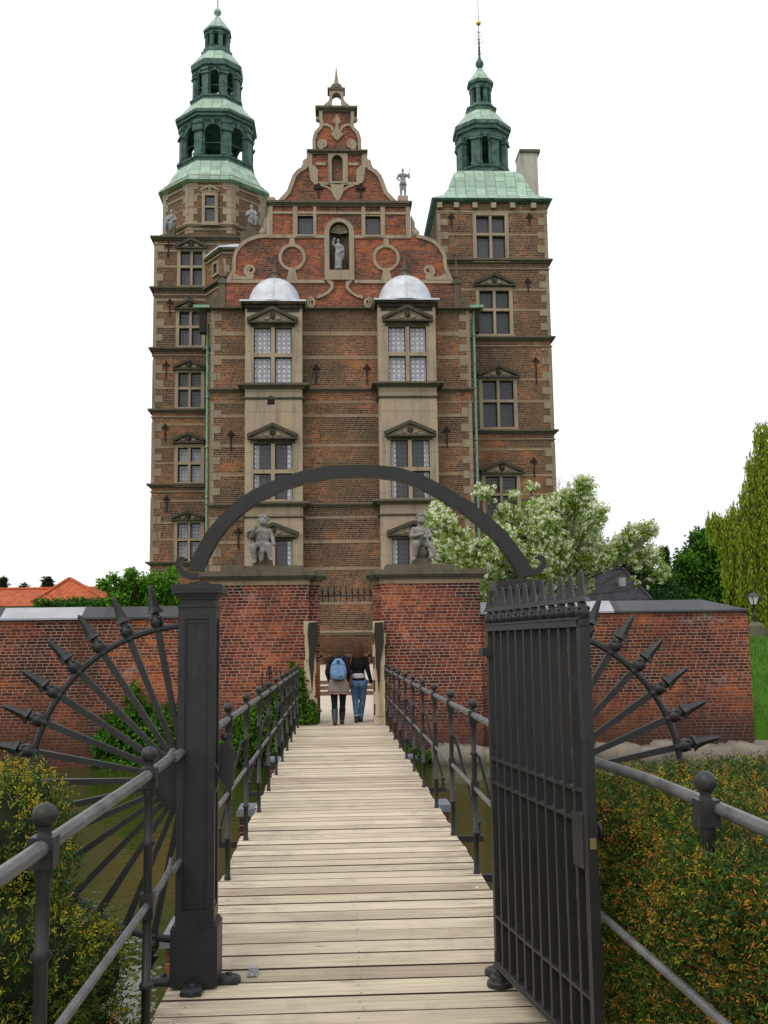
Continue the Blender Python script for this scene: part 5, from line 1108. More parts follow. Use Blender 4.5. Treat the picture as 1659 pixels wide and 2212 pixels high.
# ================================================================== GATE: posts, arch, fans, leaf
GY = 5.40
def pY(px, py): return at(px, py, GY)
plc, prc = X(428.5, 1600, GY), X(1126, 1600, GY); PW = 0.094
ztop = Z(428, 1262, GY-0.09)
def gate_post(xc, side, label):
    r = thing('gate_post', label, 'gate post', (xc, GY, 0))
    mb = MB(); h = PW
    # shaft with a sunk panel on each face
    f0, f1 = 0.30, ztop-0.115
    for i in range(4):
        mt = rot_about(xc, GY, i*PI/2)
        e_ = h-0.0012; mb.prism([(-e_, f0), (e_, f0), (e_, f1), (-e_, f1)], [[(-h*0.62, f0+0.07), (h*0.62, f0+0.07), (h*0.62, f1-0.06), (-h*0.62, f1-0.06)]], -h, -h+0.012, mt)
        mb.prism([(-h*0.60, f0+0.075), (h*0.60, f0+0.075), (h*0.60, f1-0.065), (-h*0.60, f1-0.065)], [[(-h*0.52, f0+0.09), (h*0.52, f0+0.09), (h*0.52, f1-0.08), (-h*0.52, f1-0.08)]], -h+0.005, -h+0.013, mt)
    mb.box(xc-h+0.010, xc+h-0.010, GY-h+0.010, GY+h-0.010, f0, f1); mb.build('shaft', 'iron', r)
    mb = MB()
    for p, a, b in ((0.006, -.115, -.10), (-0.006, -.10, -.075), (0.004, -.075, -.06), (0.015, -.06, -.045), (0.032, -.045, -.03), (0.034, -.03, -.004), (0.026, -.004, 0.0)):
        mb.box(xc-h-p, xc+h+p, GY-h-p, GY+h+p, ztop+a, ztop+b)
    mb.build('capital', 'iron', r)
    mb = MB(); mb.box(xc-h-0.020, xc+h+0.020, GY-h-0.020, GY+h+0.020, 0.015, 0.285); mb.box(xc-h-0.012, xc+h+0.012, GY-h-0.012, GY+h+0.012, 0.285, 0.30); mb.build('base', 'iron', r)
    mb = MB()
    for dx, dy in ((0, -1), (1, 0), (-1, 0), (0, 1)):
        if dx == -side: pass
        cx, cy = xc+dx*(h+0.055), GY+dy*(h+0.055)
        mb.lathe([(0.052, 0), (0.052, 0.022), (0.04, 0.032), (0.001, 0.036)], (cx, cy, 0.003), 14, sx=1+0.35*abs(dx), sy=1+0.35*abs(dy)); mb.lathe([(0.016, 0.03), (0.016, 0.045), (0.001, 0.048)], (cx+dx*0.012, cy+dy*0.012, 0.003), 6)
        mb.box(cx-0.05*(1 if dy else 1.2), cx+0.05*(1 if dy else 1.2), cy-0.05*(1 if dx else 1.2), cy+0.05*(1 if dx else 1.2), 0.003, 0.02)
    mb.build('foot', 'iron', r)
    return r
gpl = gate_post(plc, -1, 'left square iron gate post with panelled shaft at the edge of the planks')
gpr = gate_post(prc, 1, 'right square iron gate post half hidden behind the open gate leaf')
# strike plate on the inner side of the left post
mb = MB(); x = plc+PW+0.005
mb.prism([(-0.10, 0.95), (-0.06, 0.93), (-0.02, 0.95), (0.05, 1.0), (0.05, 1.14), (-0.02, 1.17), (-0.05, 1.21), (-0.09, 1.20), (-0.07, 1.16), (-0.11, 1.12), (-0.10, 1.0)], (), -0.012, 0.012, Matrix.Translation((x+0.03, GY, 0.0)) @ Matrix.Scale(-0.5, 4, (1, 0, 0)))
mb.ball((x+0.035, GY, 1.19), 0.02, 8); mb.build('strike_plate', 'iron', gpl)

# arch
ar = thing('gate_arch', 'curved iron arch with scrolled ends spanning the two gate posts', 'arch', (0.11, GY, ztop))
ap = [(409, 1230), (412, 1214), (424, 1190), (447, 1150), (473, 1119), (507, 1087), (546, 1060), (600, 1035), (653, 1019), (710, 1009), (765, 1005.5), (815, 1006.5), (863, 1012), (915, 1029), (961, 1053), (1010, 1082), (1056, 1117), (1090, 1148), (1118, 1183), (1140, 1216), (1150, 1238)]
outer = [pY(x, y) for x, y in ap]
mb = MB(); cs = []
for i, p in enumerate(outer):
    a = outer[max(0, i-1)]; b = outer[min(len(outer)-1, i+1)]; d = (b-a).normalized(); nrm = Vector((d.z, 0, -d.x))
    wdt = 0.064+0.018*abs(i-10)/10
    cs.append((p, p+nrm*wdt))
D2 = 0.030; vs = []
for (o_, i_) in cs:
    mid = lambda t: o_.lerp(i_, t)
    for t, dy in ((0, -D2), (0.78, -D2), (0.82, -D2-0.006), (0.97, -D2-0.006), (1.0, -D2+0.004), (1.0, D2-0.004), (0.97, D2+0.006), (0.82, D2+0.006), (0.78, D2), (0, D2)):
        q = mid(t); vs.append((q.x, GY+dy, q.z))
n = 10; mb.add(vs, [(i*n+j, (i+1)*n+j, (i+1)*n+(j+1) % n, i*n+(j+1) % n) for i in range(len(cs)-1) for j in range(n)]+[tuple(range(n-1, -1, -1)), tuple(len(vs)-n+j for j in range(n))])
mb.build('band', 'iron', ar)
for sgn, P in ((-1, [(430, 1243), (412, 1246), (395, 1238), (386, 1224), (387, 1212), (395, 1207), (404, 1209)]), (1, [(1128, 1238), (1146, 1239), (1163, 1233), (1172, 1221), (1172, 1209), (1165, 1203), (1157, 1205)])):
    mb = MB(); q = [pY(x, y) for x, y in P]; mb.ribbon([(p.x, p.z) for p in q], [0.030, 0.034, 0.032, 0.030, 0.026, 0.022, 0.010], GY-0.028, GY+0.028)
    xc = plc if sgn < 0 else prc; mb.box(xc-0.05, xc+0.05, GY-0.045, GY+0.045, ztop, ztop+0.014); mb.build('scroll', 'iron', ar)

def spear(mb, mt, flat=True):
    # spear tip with barbs pointing along +z of mt, origin at its collar
    mb.lathe([(0.017, -0.090), (0.026, -0.080), (0.020, -0.072), (0.026, -0.062), (0.033, -0.047), (0.033, -0.034), (0.026, -0.018), (0.019, -0.010), (0.023, -0.003), (0.014, 0.004), (0.014, 0.015)], n=12, mt=mt)
    for i in range(4):
        a = i*PI/2+PI/4; mb.ball((0.027*math.cos(a), 0.027*math.sin(a), -0.022), 0.011, 8, mt=mt, sc_=(1, 1, 0.9))
    L = 0.135
    vs = []; prof = [(0.014, 0.014), (0.043, 0.006), (0.027, 0.032), (0.019, 0.07), (0.0125, L-0.01), (0.010, L), (0.001, L+0.012)]
    mb.lathe(prof, n=4, rot=0, smooth=False, mt=mt)
    for i in range(4):
        a = i*PI/2; mb.add([(0.040*math.cos(a), 0.040*math.sin(a), 0.002), (0.022*math.cos(a+0.5), 0.022*math.sin(a+0.5), 0.035), (0.022*math.cos(a-0.5), 0.022*math.sin(a-0.5), 0.035)], [(0, 1, 2)], mt=mt)
def fan(cpx, cpy, side, label):
    c = pY(cpx, cpy); Rr = 320*GY/FPX*1.0; r = thing('gate_fan', label, 'iron fan', (c.x, GY, c.z))
    mb = MB(); sgn = side
    ringp = [(c.x+sgn*Rr*math.sin(PI*i/48), GY, c.z+Rr*math.cos(PI*i/48)) for i in range(49)]
    n = 8; vs = []
    for i, p in enumerate(ringp):
        a = PI*i/48; dx, dz = sgn*math.sin(a), math.cos(a)
        for t, dy in ((0.016, -0.010), (0.0165, 0.010), (0.006, 0.020), (-0.008, 0.020), (-0.016, 0.010), (-0.016, -0.010), (-0.008, -0.020), (0.006, -0.020)): vs.append((p[0]+dx*t, GY+dy, p[2]+dz*t))
    mb.add(vs, [(i*n+j, (i+1)*n+j, (i+1)*n+(j+1) % n, i*n+(j+1) % n) for i in range(48) for j in range(n)]+[tuple(range(n-1, -1, -1)), tuple(len(vs)-n+j for j in range(n))]); mb.build('ring', 'iron', r)
    mb = MB(); mt = Matrix.Translation((c.x, GY, c.z)) @ Matrix.Rotation(PI/2, 4, 'X'); hr = 0.165
    mb.lathe([(0.0001, -0.022), (hr*0.9, -0.022), (hr*0.92, -0.030), (hr, -0.030), (hr, 0.030), (hr*0.92, 0.030), (hr*0.9, 0.022), (0.0001, 0.022)], n=48, mt=mt, smooth=False)
    mb.build('hub', 'iron', r)
    for i in range(1, 16):
        a = PI*i/16; dv = Vector((sgn*math.sin(a), 0, math.cos(a))); mb = MB()
        side_v = Vector((0, 1, 0)); up = dv.cross(side_v)
        L = Rr+0.035; p0 = Vector((c.x, GY, c.z))+dv*(hr*0.98); p1 = Vector((c.x, GY, c.z))+dv*L
        mbx = Matrix((up, side_v, dv)).transposed().to_4x4(); mbx.translation = Vector((c.x, GY, c.z))
        # bar tapers a little towards the hub
        vs = [(-0.012, -0.014, hr*.98), (0.012, -0.014, hr*.98), (0.012, 0.014, hr*.98), (-0.012, 0.014, hr*.98), (-0.017, -0.016, L), (0.017, -0.016, L), (0.017, 0.016, L), (-0.017, 0.016, L)]
        mb.add(vs, [(0, 3, 2, 1), (4, 5, 6, 7), (0, 1, 5, 4), (1, 2, 6, 5), (2, 3, 7, 6), (3, 0, 4, 7)], mt=mbx)
        spk = mb.build('spoke', 'iron', r)
        mb = MB(); m2 = mbx.copy(); m2.translation = Vector((c.x, GY, c.z))+dv*(Rr+0.078); spear(mb, m2 @ Matrix.Scale(1.06, 4)); mb.build('spear_tip', 'iron', spk)
    return r
fan(402, 1684, -1, 'left half wheel of iron spokes with spear tips beside the left gate post')
fan(1152, 1684, 1, 'right half wheel of iron spokes with spear tips behind the open gate leaf')

# gate leaf, swung open towards the camera
hx, hy = X(1068, 1700, 5.22), 5.22
lf0 = Vector((hx, hy, 0)); fx = nr(1288, 1700, 0)  # direction helper only
free = Vector((0.950, 3.98, 0)); dl = (free-lf0); Ll = dl.length; dl.normalize()
def hz_(py): return Z(1066, py, hy)
zt_r, zm1, zm2, zl_, zb_r = hz_(1356), hz_(1637), hz_(1688), hz_(1977), hz_(2077)
leaf = thing('gate_leaf', 'open iron gate leaf of upright bars with spear tips, swung towards the camera', 'gate', (hx, hy, 0))
ml = Matrix((dl, Vector((-dl.y, dl.x, 0)), Vector((0, 0, 1)))).transposed().to_4x4(); ml.translation = lf0
for name, z, hh, ww in (('top_rail', zt_r, 0.022, 0.040), ('middle_rail', zm1, 0.012, 0.034), ('middle_rail', zm2, 0.012, 0.034), ('lower_rail', zl_, 0.012, 0.034), ('bottom_rail', zb_r, 0.016, 0.040)):
    mb = MB(); mb.box(0, Ll+0.01, -ww/2, ww/2, z-hh/2, z+hh/2, ml)
    if name == 'top_rail': mb.box(0, Ll+0.02, -ww*0.65, ww*0.65, z+hh/2, z+hh/2+0.008, ml); mb.box(-0.01, 0.02+Ll, -ww*0.65, ww*0.65, z-hh*0.8, z-hh/2, ml)
    if name == 'bottom_rail': mb.box(0, Ll+0.02, -ww*0.6, ww*0.6, z-hh/2-0.012, z-hh/2, ml)
    mb.build(name, 'iron', leaf)
NBAR = 12
for i in range(NBAR):
    t = Ll*i/(NBAR-1); mb = MB(); st_ = i in (0, NBAR-1); s2 = 0.020 if i == NBAR-1 else (0.017 if i == 0 else 0.0105)
    d2 = s2 if st_ else 0.0165; mb.box(t-s2, t+s2, -d2, d2, zb_r-(0.02 if not st_ else 0.03), zt_r+0.05, ml); bar_ = mb.build('stile' if st_ else 'bar', 'iron', leaf)
    mb = MB(); mt = ml @ Matrix.Translation((t, 0, zt_r+0.074)) @ Matrix.Scale(0.90 if st_ and i else 0.82, 4); spear(mb, mt); mb.build('spear_tip', 'iron', bar_)
mb = MB(); mb.box(Ll-0.13, Ll-0.02, -0.024, 0.024, zm2-0.17, zm2+0.03, ml); lk = mb.build('lock_box', 'iron', leaf)
mb = MB(); mtk = ml @ Matrix.Translation((Ll-0.10, 0.03, zm2-0.05)) @ Matrix.Rotation(-PI/2, 4, 'X'); mb.lathe([(0.012, -0.035), (0.012, 0.03), (0.030, 0.034), (0.034, 0.038), (0.034, 0.05), (0.0001, 0.055)], n=16, mt=mtk); mb.build('handle', 'iron', lk)
mb = MB(); mb.box(Ll+0.020, Ll+0.024, -0.012, 0.012, zm2-0.09, zm2-0.05, ml); mb.build('latch_plate', 'brass', lk)
mb = MB(); mb.lathe([(0.062, 0.003), (0.062, 0.022), (0.050, 0.032), (0.046, 0.05), (0.034, 0.056), (0.03, 0.075), (0.022, 0.08), (0.022, 0.16)], (hx, hy, 0), 24, smooth=False); mb.build('hinge_foot', 'iron', leaf)
mb = MB(); mb.box(-0.035, 0.03, -0.05, 0.03, zt_r-0.14, zt_r-0.10, ml); mb.lathe([(0.024, zt_r-0.15), (0.024, zt_r-0.09)], (hx, hy, 0), 12); mb.build('hinge', 'iron', leaf)
# small pale metal keeper on the planks
gx, gy = nr(545, 2106, 0.0); kp = thing('floor_keeper', 'small pale metal keeper screwed to the planks beside the left post', 'floor keeper', (gx, gy, 0))
mb = MB(); mb.box(gx-0.026, gx+0.026, gy-0.04, gy+0.04, 0.004, 0.010); mb.build('plate', 'lead_new', kp)
mb = MB(); mb.box(gx-0.020, gx+0.028, gy-0.005, gy+0.045, 0.010, 0.035, top=0.9); mb.build('stop', 'lead_new', kp)
mb = MB(); [mb.lathe([(0.005, 0.010), (0.005, 0.012), (0.0001, 0.013)], (gx+dx, gy-0.03, 0), 8) for dx in (-0.014, 0.014)]; mb.build('screws', 'iron', kp)

# ================================================================== BENCH
bn = thing('garden_bench', 'weathered wooden bench with an arched slatted back against the castle wall', 'bench', at(746, 1433, 44.5))
def bxp(px): return X(px, 1410, 44.5)
b0, b1 = bxp(692), bxp(799); gz0 = 0.83; tz = Z(746, 1376, 44.5); sz = gz0+0.42; ez = Z(746, 1383, 44.5)
mb = MB(); top = [(b0+(b1-b0)*i/20, ez+(tz-ez)*math.sin(PI*i/20)) for i in range(21)]; mb.ribbon(top, 0.12, 44.62, 44.68); mb.box(b0, b1, 44.62, 44.68, sz+0.08, sz+0.16); mb.build('backrest', 'teak', bn)
for i in range(1, 22):
    t = i/22; x = b0+(b1-b0)*t; mb = MB(); mb.box(x-0.022, x+0.022, 44.635, 44.665, sz+0.16, ez+(tz-ez)*math.sin(PI*t)-0.05); mb.build('slat', 'teak', bn)
mb = MB(); mb.box(b0, b1, 44.05, 44.6, sz-0.04, sz); mb.box(b0, b1, 44.06, 44.1, sz-0.14, sz-0.045); mb.build('seat', 'teak', bn)
for x in (b0, b1-0.09):
    for yy in (44.06, 44.58): mb = MB(); mb.box(x, x+0.09, yy, yy+0.09, gz0-0.02, (sz+0.25 if yy < 44.3 else ez)); mb.build('leg', 'teak', bn)
    mb = MB(); mb.box(x-0.02, x+0.11, 44.0, 44.65, sz+0.25, sz+0.3); mb.build('armrest', 'teak', bn)

# ================================================================== PEOPLE
def person(base, face, kind, label):
    x, y, z = base; Hh = 1.66; cs, sn = math.cos(face), math.sin(face)
    def Q(a, b, c): return (x+a*cs-b*sn, y+a*sn+b*cs, z+c)
    root = thing('person', label, 'person', base)
    body = MB(); A = kind == 'backpack'
    hipw = 0.095
    # skeleton: facing +y (away from the camera)
    hips = Q(0, 0, 0.86)
    if A: LL = [Q(-hipw, 0, 0.84), Q(-0.085, 0.05, 0.46), Q(-0.075, -0.10, 0.09)]; RL = [Q(hipw, 0, 0.84), Q(0.085, 0.06, 0.46), Q(0.07, 0.14, 0.09)]
    else: LL = [Q(-hipw, 0, 0.84), Q(-0.07, 0.07, 0.47), Q(-0.05, -0.06, 0.09)]; RL = [Q(hipw, 0, 0.84), Q(0.085, 0.10, 0.47), Q(0.04, 0.12, 0.09)]
    lr = [0.092, 0.056, 0.040]
    def leg(mb, ch, ex=0.0): limbs(mb, ch, [r_+ex for r_ in lr]); k_ = Vector(ch[1]).lerp(Vector(ch[2]), 0.3); mb.ball(k_+Vector((0, -0.02, 0)), 0.054+ex, 10, (1, 1, 1.6))
    for ch in (LL, RL): leg(body, ch)
    def foot(mb, an, ex=0): a = Vector(an); capsule(mb, a+Vector((0, -0.025, -0.04)), a+Vector((0, 0.14, -0.058)), 0.036+ex, 0.03+ex); capsule(mb, a, a+Vector((0, -0.02, -0.05)), 0.037+ex, 0.036+ex)
    foot(body, LL[2]); foot(body, RL[2])
    def torso(mb, ex=0.0, low=True):
        if low: mb.ball(Q(0, 0, 0.87), 0.155+ex, 14, (1.05, 0.76, 0.75))
        mb.ball(Q(0, 0, 1.02), 0.125+ex, 14, (1.0, 0.72, 1.2)); mb.ball(Q(0, 0.0, 1.20), 0.15+ex, 14, (1.0, 0.70, 1.05)); mb.ball(Q(0, -0.005, 1.31), 0.12+ex, 14, (1.28, 0.72, 0.72))
    torso(body)
    capsule(body, Q(0, 0, 1.36), Q(0, 0.015, 1.45), 0.055, 0.048)
    # head: skull, jaw, nose, ears
    body.ball(Q(0, 0.02, 1.555), 0.085, 16, (0.88, 1.08, 1.18)); body.ball(Q(0, 0.055, 1.50), 0.055, 12); body.ball(Q(0, 0.118, 1.535), 0.014, 8, (1, 1, 1.5)); body.ball(Q(-0.078, 0.02, 1.545), 0.018, 8, (0.5, 1, 1.5)); body.ball(Q(0.078, 0.02, 1.545), 0.018, 8, (0.5, 1, 1.5))
    if A: LA = [Q(-0.165, 0, 1.34), Q(-0.225, 0.0, 1.07), Q(-0.17, 0.10, 0.88)]; RA = [Q(0.165, 0, 1.34), Q(0.215, 0.0, 1.07), Q(0.19, 0.12, 0.90)]
    else: LA = [Q(-0.16, 0, 1.34), Q(-0.20, 0.02, 1.08), Q(-0.16, 0.12, 0.92)]; RA = [Q(0.16, 0, 1.34), Q(0.205, -0.02, 1.08), Q(0.27, 0.0, 0.84)]
    arr = [0.048, 0.038, 0.026]
    for ch in (LA, RA):
        limbs(body, ch, arr); e = Vector(ch[2]); d = (e-Vector(ch[1])).normalized(); s_ = d.cross(Vector((0, 1, 0))).normalized()
        capsule(body, e, e+d*0.075, 0.026, 0.03)
        pm = e+d*0.08; cu = Vector((0, 0.35, 0))
        for j, (o_, L) in enumerate(((-0.027, 0.062), (-0.009, 0.075), (0.009, 0.07), (0.027, 0.055))):
            k0 = pm+s_*o_; k1 = k0+(d+cu*0.4).normalized()*L*0.55; k2 = k1+(d+cu).normalized()*L*0.45; limbs(body, [k0, k1, k2], [0.0095, 0.0085, 0.007])
        tb = e+d*0.03-s_*0.024 if ch is RA else e+d*0.03+s_*0.024; limbs(body, [tb, tb+(d+(-s_ if ch is RA else s_)*0.7)*0.035, tb+(d+(-s_ if ch is RA else s_)*0.5)*0.06], [0.012, 0.010, 0.008])
    bo = fuse(body.build('body', 'skin', root), 0.0085, 2)
    em = MB(); [em.ball(Q(sx_*0.032, 0.098, 1.56), 0.010, 8) for sx_ in (-1, 1)]; em.build('eyes', 'black', root)
    # upper garment with sleeves
    g = MB()
    if A:
        torso(g, 0.018, False); limbs(g, [Q(0, -0.005, 1.36), Q(0, 0.0, 1.46)], [0.075, 0.062])
        g.ball(Q(0, 0, 0.95), 0.155, 12, (1.05, 0.8, 0.8))
        for ch in (LA, RA): limbs(g, ch, [r_+0.020 for r_ in arr])
        fuse(g.build('jacket', 'jacket', root), 0.012, 3)
        s2 = MB(); n = 20; rows = []; zz = [0.93, 0.86, 0.78, 0.70, 0.66]
        for i, zq in enumerate(zz):
            rr = [0.17, 0.19, 0.205, 0.215, 0.205][i]; rows.append([Q(rr*math.cos(2*PI*j/n)*(1+0.05*math.sin(j*3.3+i)), rr*0.78*math.sin(2*PI*j/n)*(1+0.05*math.cos(j*2.7)), zq+0.008*math.sin(j*2.1)) for j in range(n)])
        s2.add([p for r_ in rows for p in r_], [(i*n+j, i*n+(j+1) % n, (i+1)*n+(j+1) % n, (i+1)*n+j) for i in range(4) for j in range(n)], True)
        so_ = s2.build('skirt', 'skirt', root); md = so_.modifiers.new('thick', 'SOLIDIFY'); md.thickness = 0.006
        h2 = MB(); rows = rows[-1:]+[[(p[0], p[1], p[2]-0.028) for p in rows[-1]]]; h2.add([p for r_ in rows for p in r_], [(j, (j+1) % n, n+(j+1) % n, n+j) for j in range(n)], True)
        ho = h2.build('petticoat_hem', 'pink', root); ho.modifiers.new('thick', 'SOLIDIFY').thickness = 0.004
        t2_ = MB(); [leg(t2_, ch, 0.010) for ch in (LL, RL)]; t2_.ball(Q(0, 0, 0.86), 0.165, 12, (1.0, 0.76, 0.6)); fuse(t2_.build('leggings', 'black', root), 0.012, 2)
        for ch in (LL, RL):
            b_ = MB(); a = Vector(ch[2]); up_ = Vector(ch[2]).lerp(Vector(ch[1]), 0.62); limbs(b_, [up_, Vector(ch[2]).lerp(Vector(ch[1]), 0.35), a], [0.070, 0.066, 0.052]); foot(b_, ch[2], 0.012); capsule(b_, a+Vector((0, -0.03, -0.045)), a+Vector((0, -0.03, -0.07)), 0.03, 0.028); fuse(b_.build('boot', 'boot', root), 0.011, 2)
        hc, hm_ = 0.0, 'hair_a'
    else:
        torso(g, 0.016, False)
        for ch in (LA, RA): limbs(g, ch, [r_+0.013 for r_ in arr])
        fuse(g.build('cardigan', 'black', root), 0.011, 3)
        s2 = MB(); s2.ball(Q(0, 0, 0.98), 0.150, 14, (1.0, 0.76, 0.75)); s2.lathe([(0.150, 0.92), (0.142, 0.98), (0.125, 1.07)], (x, y, z), 18, sx=1, sy=0.74); fuse(s2.build('shirt', 'white', root), 0.012, 2)
        bt = MB(); bt.lathe([(0.150, 0.875), (0.156, 0.88), (0.156, 0.93), (0.150, 0.935)], (x, y, z), 20, sx=1.02, sy=0.80); bt.build('belt', 'black', root)
        t2_ = MB(); [leg(t2_, ch, 0.014) for ch in (LL, RL)]; t2_.ball(Q(0, 0, 0.85), 0.165, 14, (1.02, 0.80, 0.62)); t2_.ball(Q(-0.07, -0.05, 0.80), 0.095, 10); t2_.ball(Q(0.07, -0.05, 0.80), 0.095, 10); fuse(t2_.build('jeans', 'jeans', root), 0.011, 2)
        for ch in (LL, RL):
            b_ = MB(); a = Vector(ch[2]); capsule(b_, a+Vector((0, 0, 0.06)), a, 0.055, 0.050); foot(b_, ch[2], 0.014); fuse(b_.build('boot', 'boot', root), 0.011, 2)
            c_2 = MB(); c_2.lathe([(0.058, 0), (0.061, 0.005), (0.061, 0.03), (0.056, 0.035)], a+Vector((0, 0, 0.05)), 14); c_2.build('cuff', 'lead_new', root)
        hm_ = 'hair_b'
    hr = MB(); hr.ball(Q(0, 0.0, 1.575), 0.098, 16, (0.98, 1.05, 1.08)); hr.ball(Q(0, -0.045, 1.50), 0.088, 14, (1.15, 0.75, 1.4))
    for i in range(26):
        t = -1.25+2.5*i/25; r0 = 0.085; tip = (0.125 if A else 0.115)*(1+0.15*math.sin(i*7)); zl2 = (1.40 if A else 1.36)+0.03*math.sin(i*5)
        hr.path([Q(r0*math.sin(t), -r0*math.cos(t)*0.9, 1.60), Q(tip*0.95*math.sin(t), -r0*math.cos(t)*1.1, 1.50), Q(tip*math.sin(t), -0.02-r0*math.cos(t), zl2)], [0.022, 0.026, 0.010], 6)
    fuse(hr.build('hair', hm_, root), 0.010, 1)
    return root, Q
pa = nr(731, 1559, 0.0); pb = nr(774, 1554, 0.0)
YA = 21.75; xa = X(731, 1480, YA); YBp = 22.35; xb = X(774.5, 1480, YBp)
proot, Qa = person((xa, YA, 0.0), 0.0, 'backpack', 'person in a dark jacket and beige skirt wearing a blue backpack, walking away')
person((xb, YBp, 0.0), 0.0, 'jeans', 'person in a black cardigan, white top and blue jeans, walking away')
# backpack and shoulder bag
bp_ = thing('backpack', 'blue canvas backpack on the back of the left walker', 'backpack', Qa(0, -0.17, 0.90))
mb = MB(); sec = [(0.93, 0.13, 0.07), (0.96, 0.165, 0.10), (1.08, 0.172, 0.11), (1.18, 0.160, 0.10), (1.28, 0.125, 0.08), (1.345, 0.07, 0.05), (1.365, 0.02, 0.02)]
n = 20; vs = []
for zq, a_, b_ in sec:
    for j in range(n):
        t = 2*PI*j/n; ct, st2 = math.cos(t), math.sin(t); vs.append(Qa(a_*math.copysign(abs(ct)**0.6, ct), -0.19+b_*math.copysign(abs(st2)**0.6, st2), zq))
mb.add(vs, [(i*n+j, i*n+(j+1) % n, (i+1)*n+(j+1) % n, (i+1)*n+j) for i in range(len(sec)-1) for j in range(n)]+[tuple(range(n-1, -1, -1)), tuple(len(vs)-n+j for j in range(n))], True)
mb.build('pack', 'bag_blue', bp_)
mb = MB(); vs = []
for zq, a_, b_ in ((0.94, 0.10, 0.02), (0.97, 0.125, 0.045), (1.06, 0.13, 0.05), (1.10, 0.125, 0.035), (1.115, 0.11, 0.01)):
    for j in range(n): t = 2*PI*j/n; ct, st2 = math.cos(t), math.sin(t); vs.append(Qa(a_*math.copysign(abs(ct)**0.6, ct), -0.285+b_*math.copysign(abs(st2)**0.6, st2), zq))
mb.add(vs, [(i*n+j, i*n+(j+1) % n, (i+1)*n+(j+1) % n, (i+1)*n+j) for i in range(4) for j in range(n)]+[tuple(range(n-1, -1, -1)), tuple(len(vs)-n+j for j in range(n))], True); mb.build('pocket', 'bag_blue', bp_)
mb = MB(); mb.path([Qa(-0.115+0.23*i/8, -0.327+0.02*abs(i-4)/4, 1.09) for i in range(9)], 0.007, 5); mb.build('zip', 'bag_dark', bp_)
mb = MB(); mb.path([Qa(-0.13+0.26*i/8, -0.285+0.02*abs(i-4)/4, 1.225+0.03*(1-((i-4)/4)**2)) for i in range(9)], 0.005, 5); mb.build('zip', 'bag_dark', bp_)
for sg in (-1, 1): mb = MB(); mb.path([Qa(sg*0.05, -0.13, 1.35), Qa(sg*0.09, -0.08, 1.405), Qa(sg*0.12, 0.02, 1.41), Qa(sg*0.13, 0.11, 1.30), Qa(sg*0.16, 0.09, 1.05)], 0.018, 6); mb.build('strap', 'bag_dark', bp_)
mb = MB(); mb.path([Qa(-0.025, -0.15, 1.36), Qa(-0.02, -0.17, 1.40), Qa(0.02, -0.17, 1.40), Qa(0.025, -0.15, 1.36)], 0.008, 6); mb.box(Qa(-0.03, 0, 0)[0], Qa(0.03, 0, 0)[0], Qa(0, -0.285, 0)[1], Qa(0, -0.26, 0)[1], 1.27, 1.33); mb.build('handle', 'bag_dark', bp_)
mb = MB(); mb.box(Qa(0.02, 0, 0)[0], Qa(0.07, 0, 0)[0], Qa(0, -0.336, 0)[1], Qa(0, -0.325, 0)[1], 0.985, 1.005); mb.build('patch', 'black', bp_)
sbg = thing('shoulder_bag', 'brown leather shoulder bag hanging between the two walkers', 'shoulder bag', (xb-0.20, YBp-0.06, 0.80))
mb = MB(); mb.box(xb-0.25, xb-0.14, YBp-0.14, YBp-0.02, 0.78, 1.07, top=0.8); mb.ball((xb-0.195, YBp-0.08, 0.82), 0.062, 10, (0.9, 1, 1.2)); mb.build('pouch', 'leather', sbg)
mb = MB(); mb.path([(xb-0.20, YBp-0.08, 1.04), (xb-0.18, YBp-0.13, 1.2), (xb-0.15, YBp-0.11, 1.36), (xb-0.13, YBp, 1.42), (xb-0.16, YBp+0.11, 1.3), (xb-0.20, YBp+0.02, 1.04)], 0.011, 6); mb.build('strap', 'leather', sbg)

# ================================================================== VEGETATION
def rv(): 
    while True:
        v = Vector((random.uniform(-1, 1), random.uniform(-1, 1), random.uniform(-1, 1)))
        if 0.05 < v.length <= 1: return v
def leafq(mb, p, d, L, W, mi=0, cup=0.15):
    d = d.normalized(); s_ = d.cross(rv()).normalized(); nn = s_.cross(d)
    a = p; b = p+d*L*0.45+s_*W*0.5+nn*cup*W; c = p+d*L; e = p+d*L*0.45-s_*W*0.5+nn*cup*W
    mb.add([a, b, c, e], [(0, 1, 2, 3)], False, None, mi)
def branch(mb, p0, p1, r0, r1, mi=0, sag=0.08, n=4):
    p0, p1 = Vector(p0), Vector(p1); L = (p1-p0).length; o1, o2 = rv()*L*sag, rv()*L*sag; P = []
    for i in range(n+1): t = i/n; P.append(p0.lerp(p1, t)+o1*math.sin(PI*t)+o2*math.sin(2*PI*t)*0.5)
    mb.path(P, [r0+(r1-r0)*i/n for i in range(n+1)], 6, True, mi, False); return P
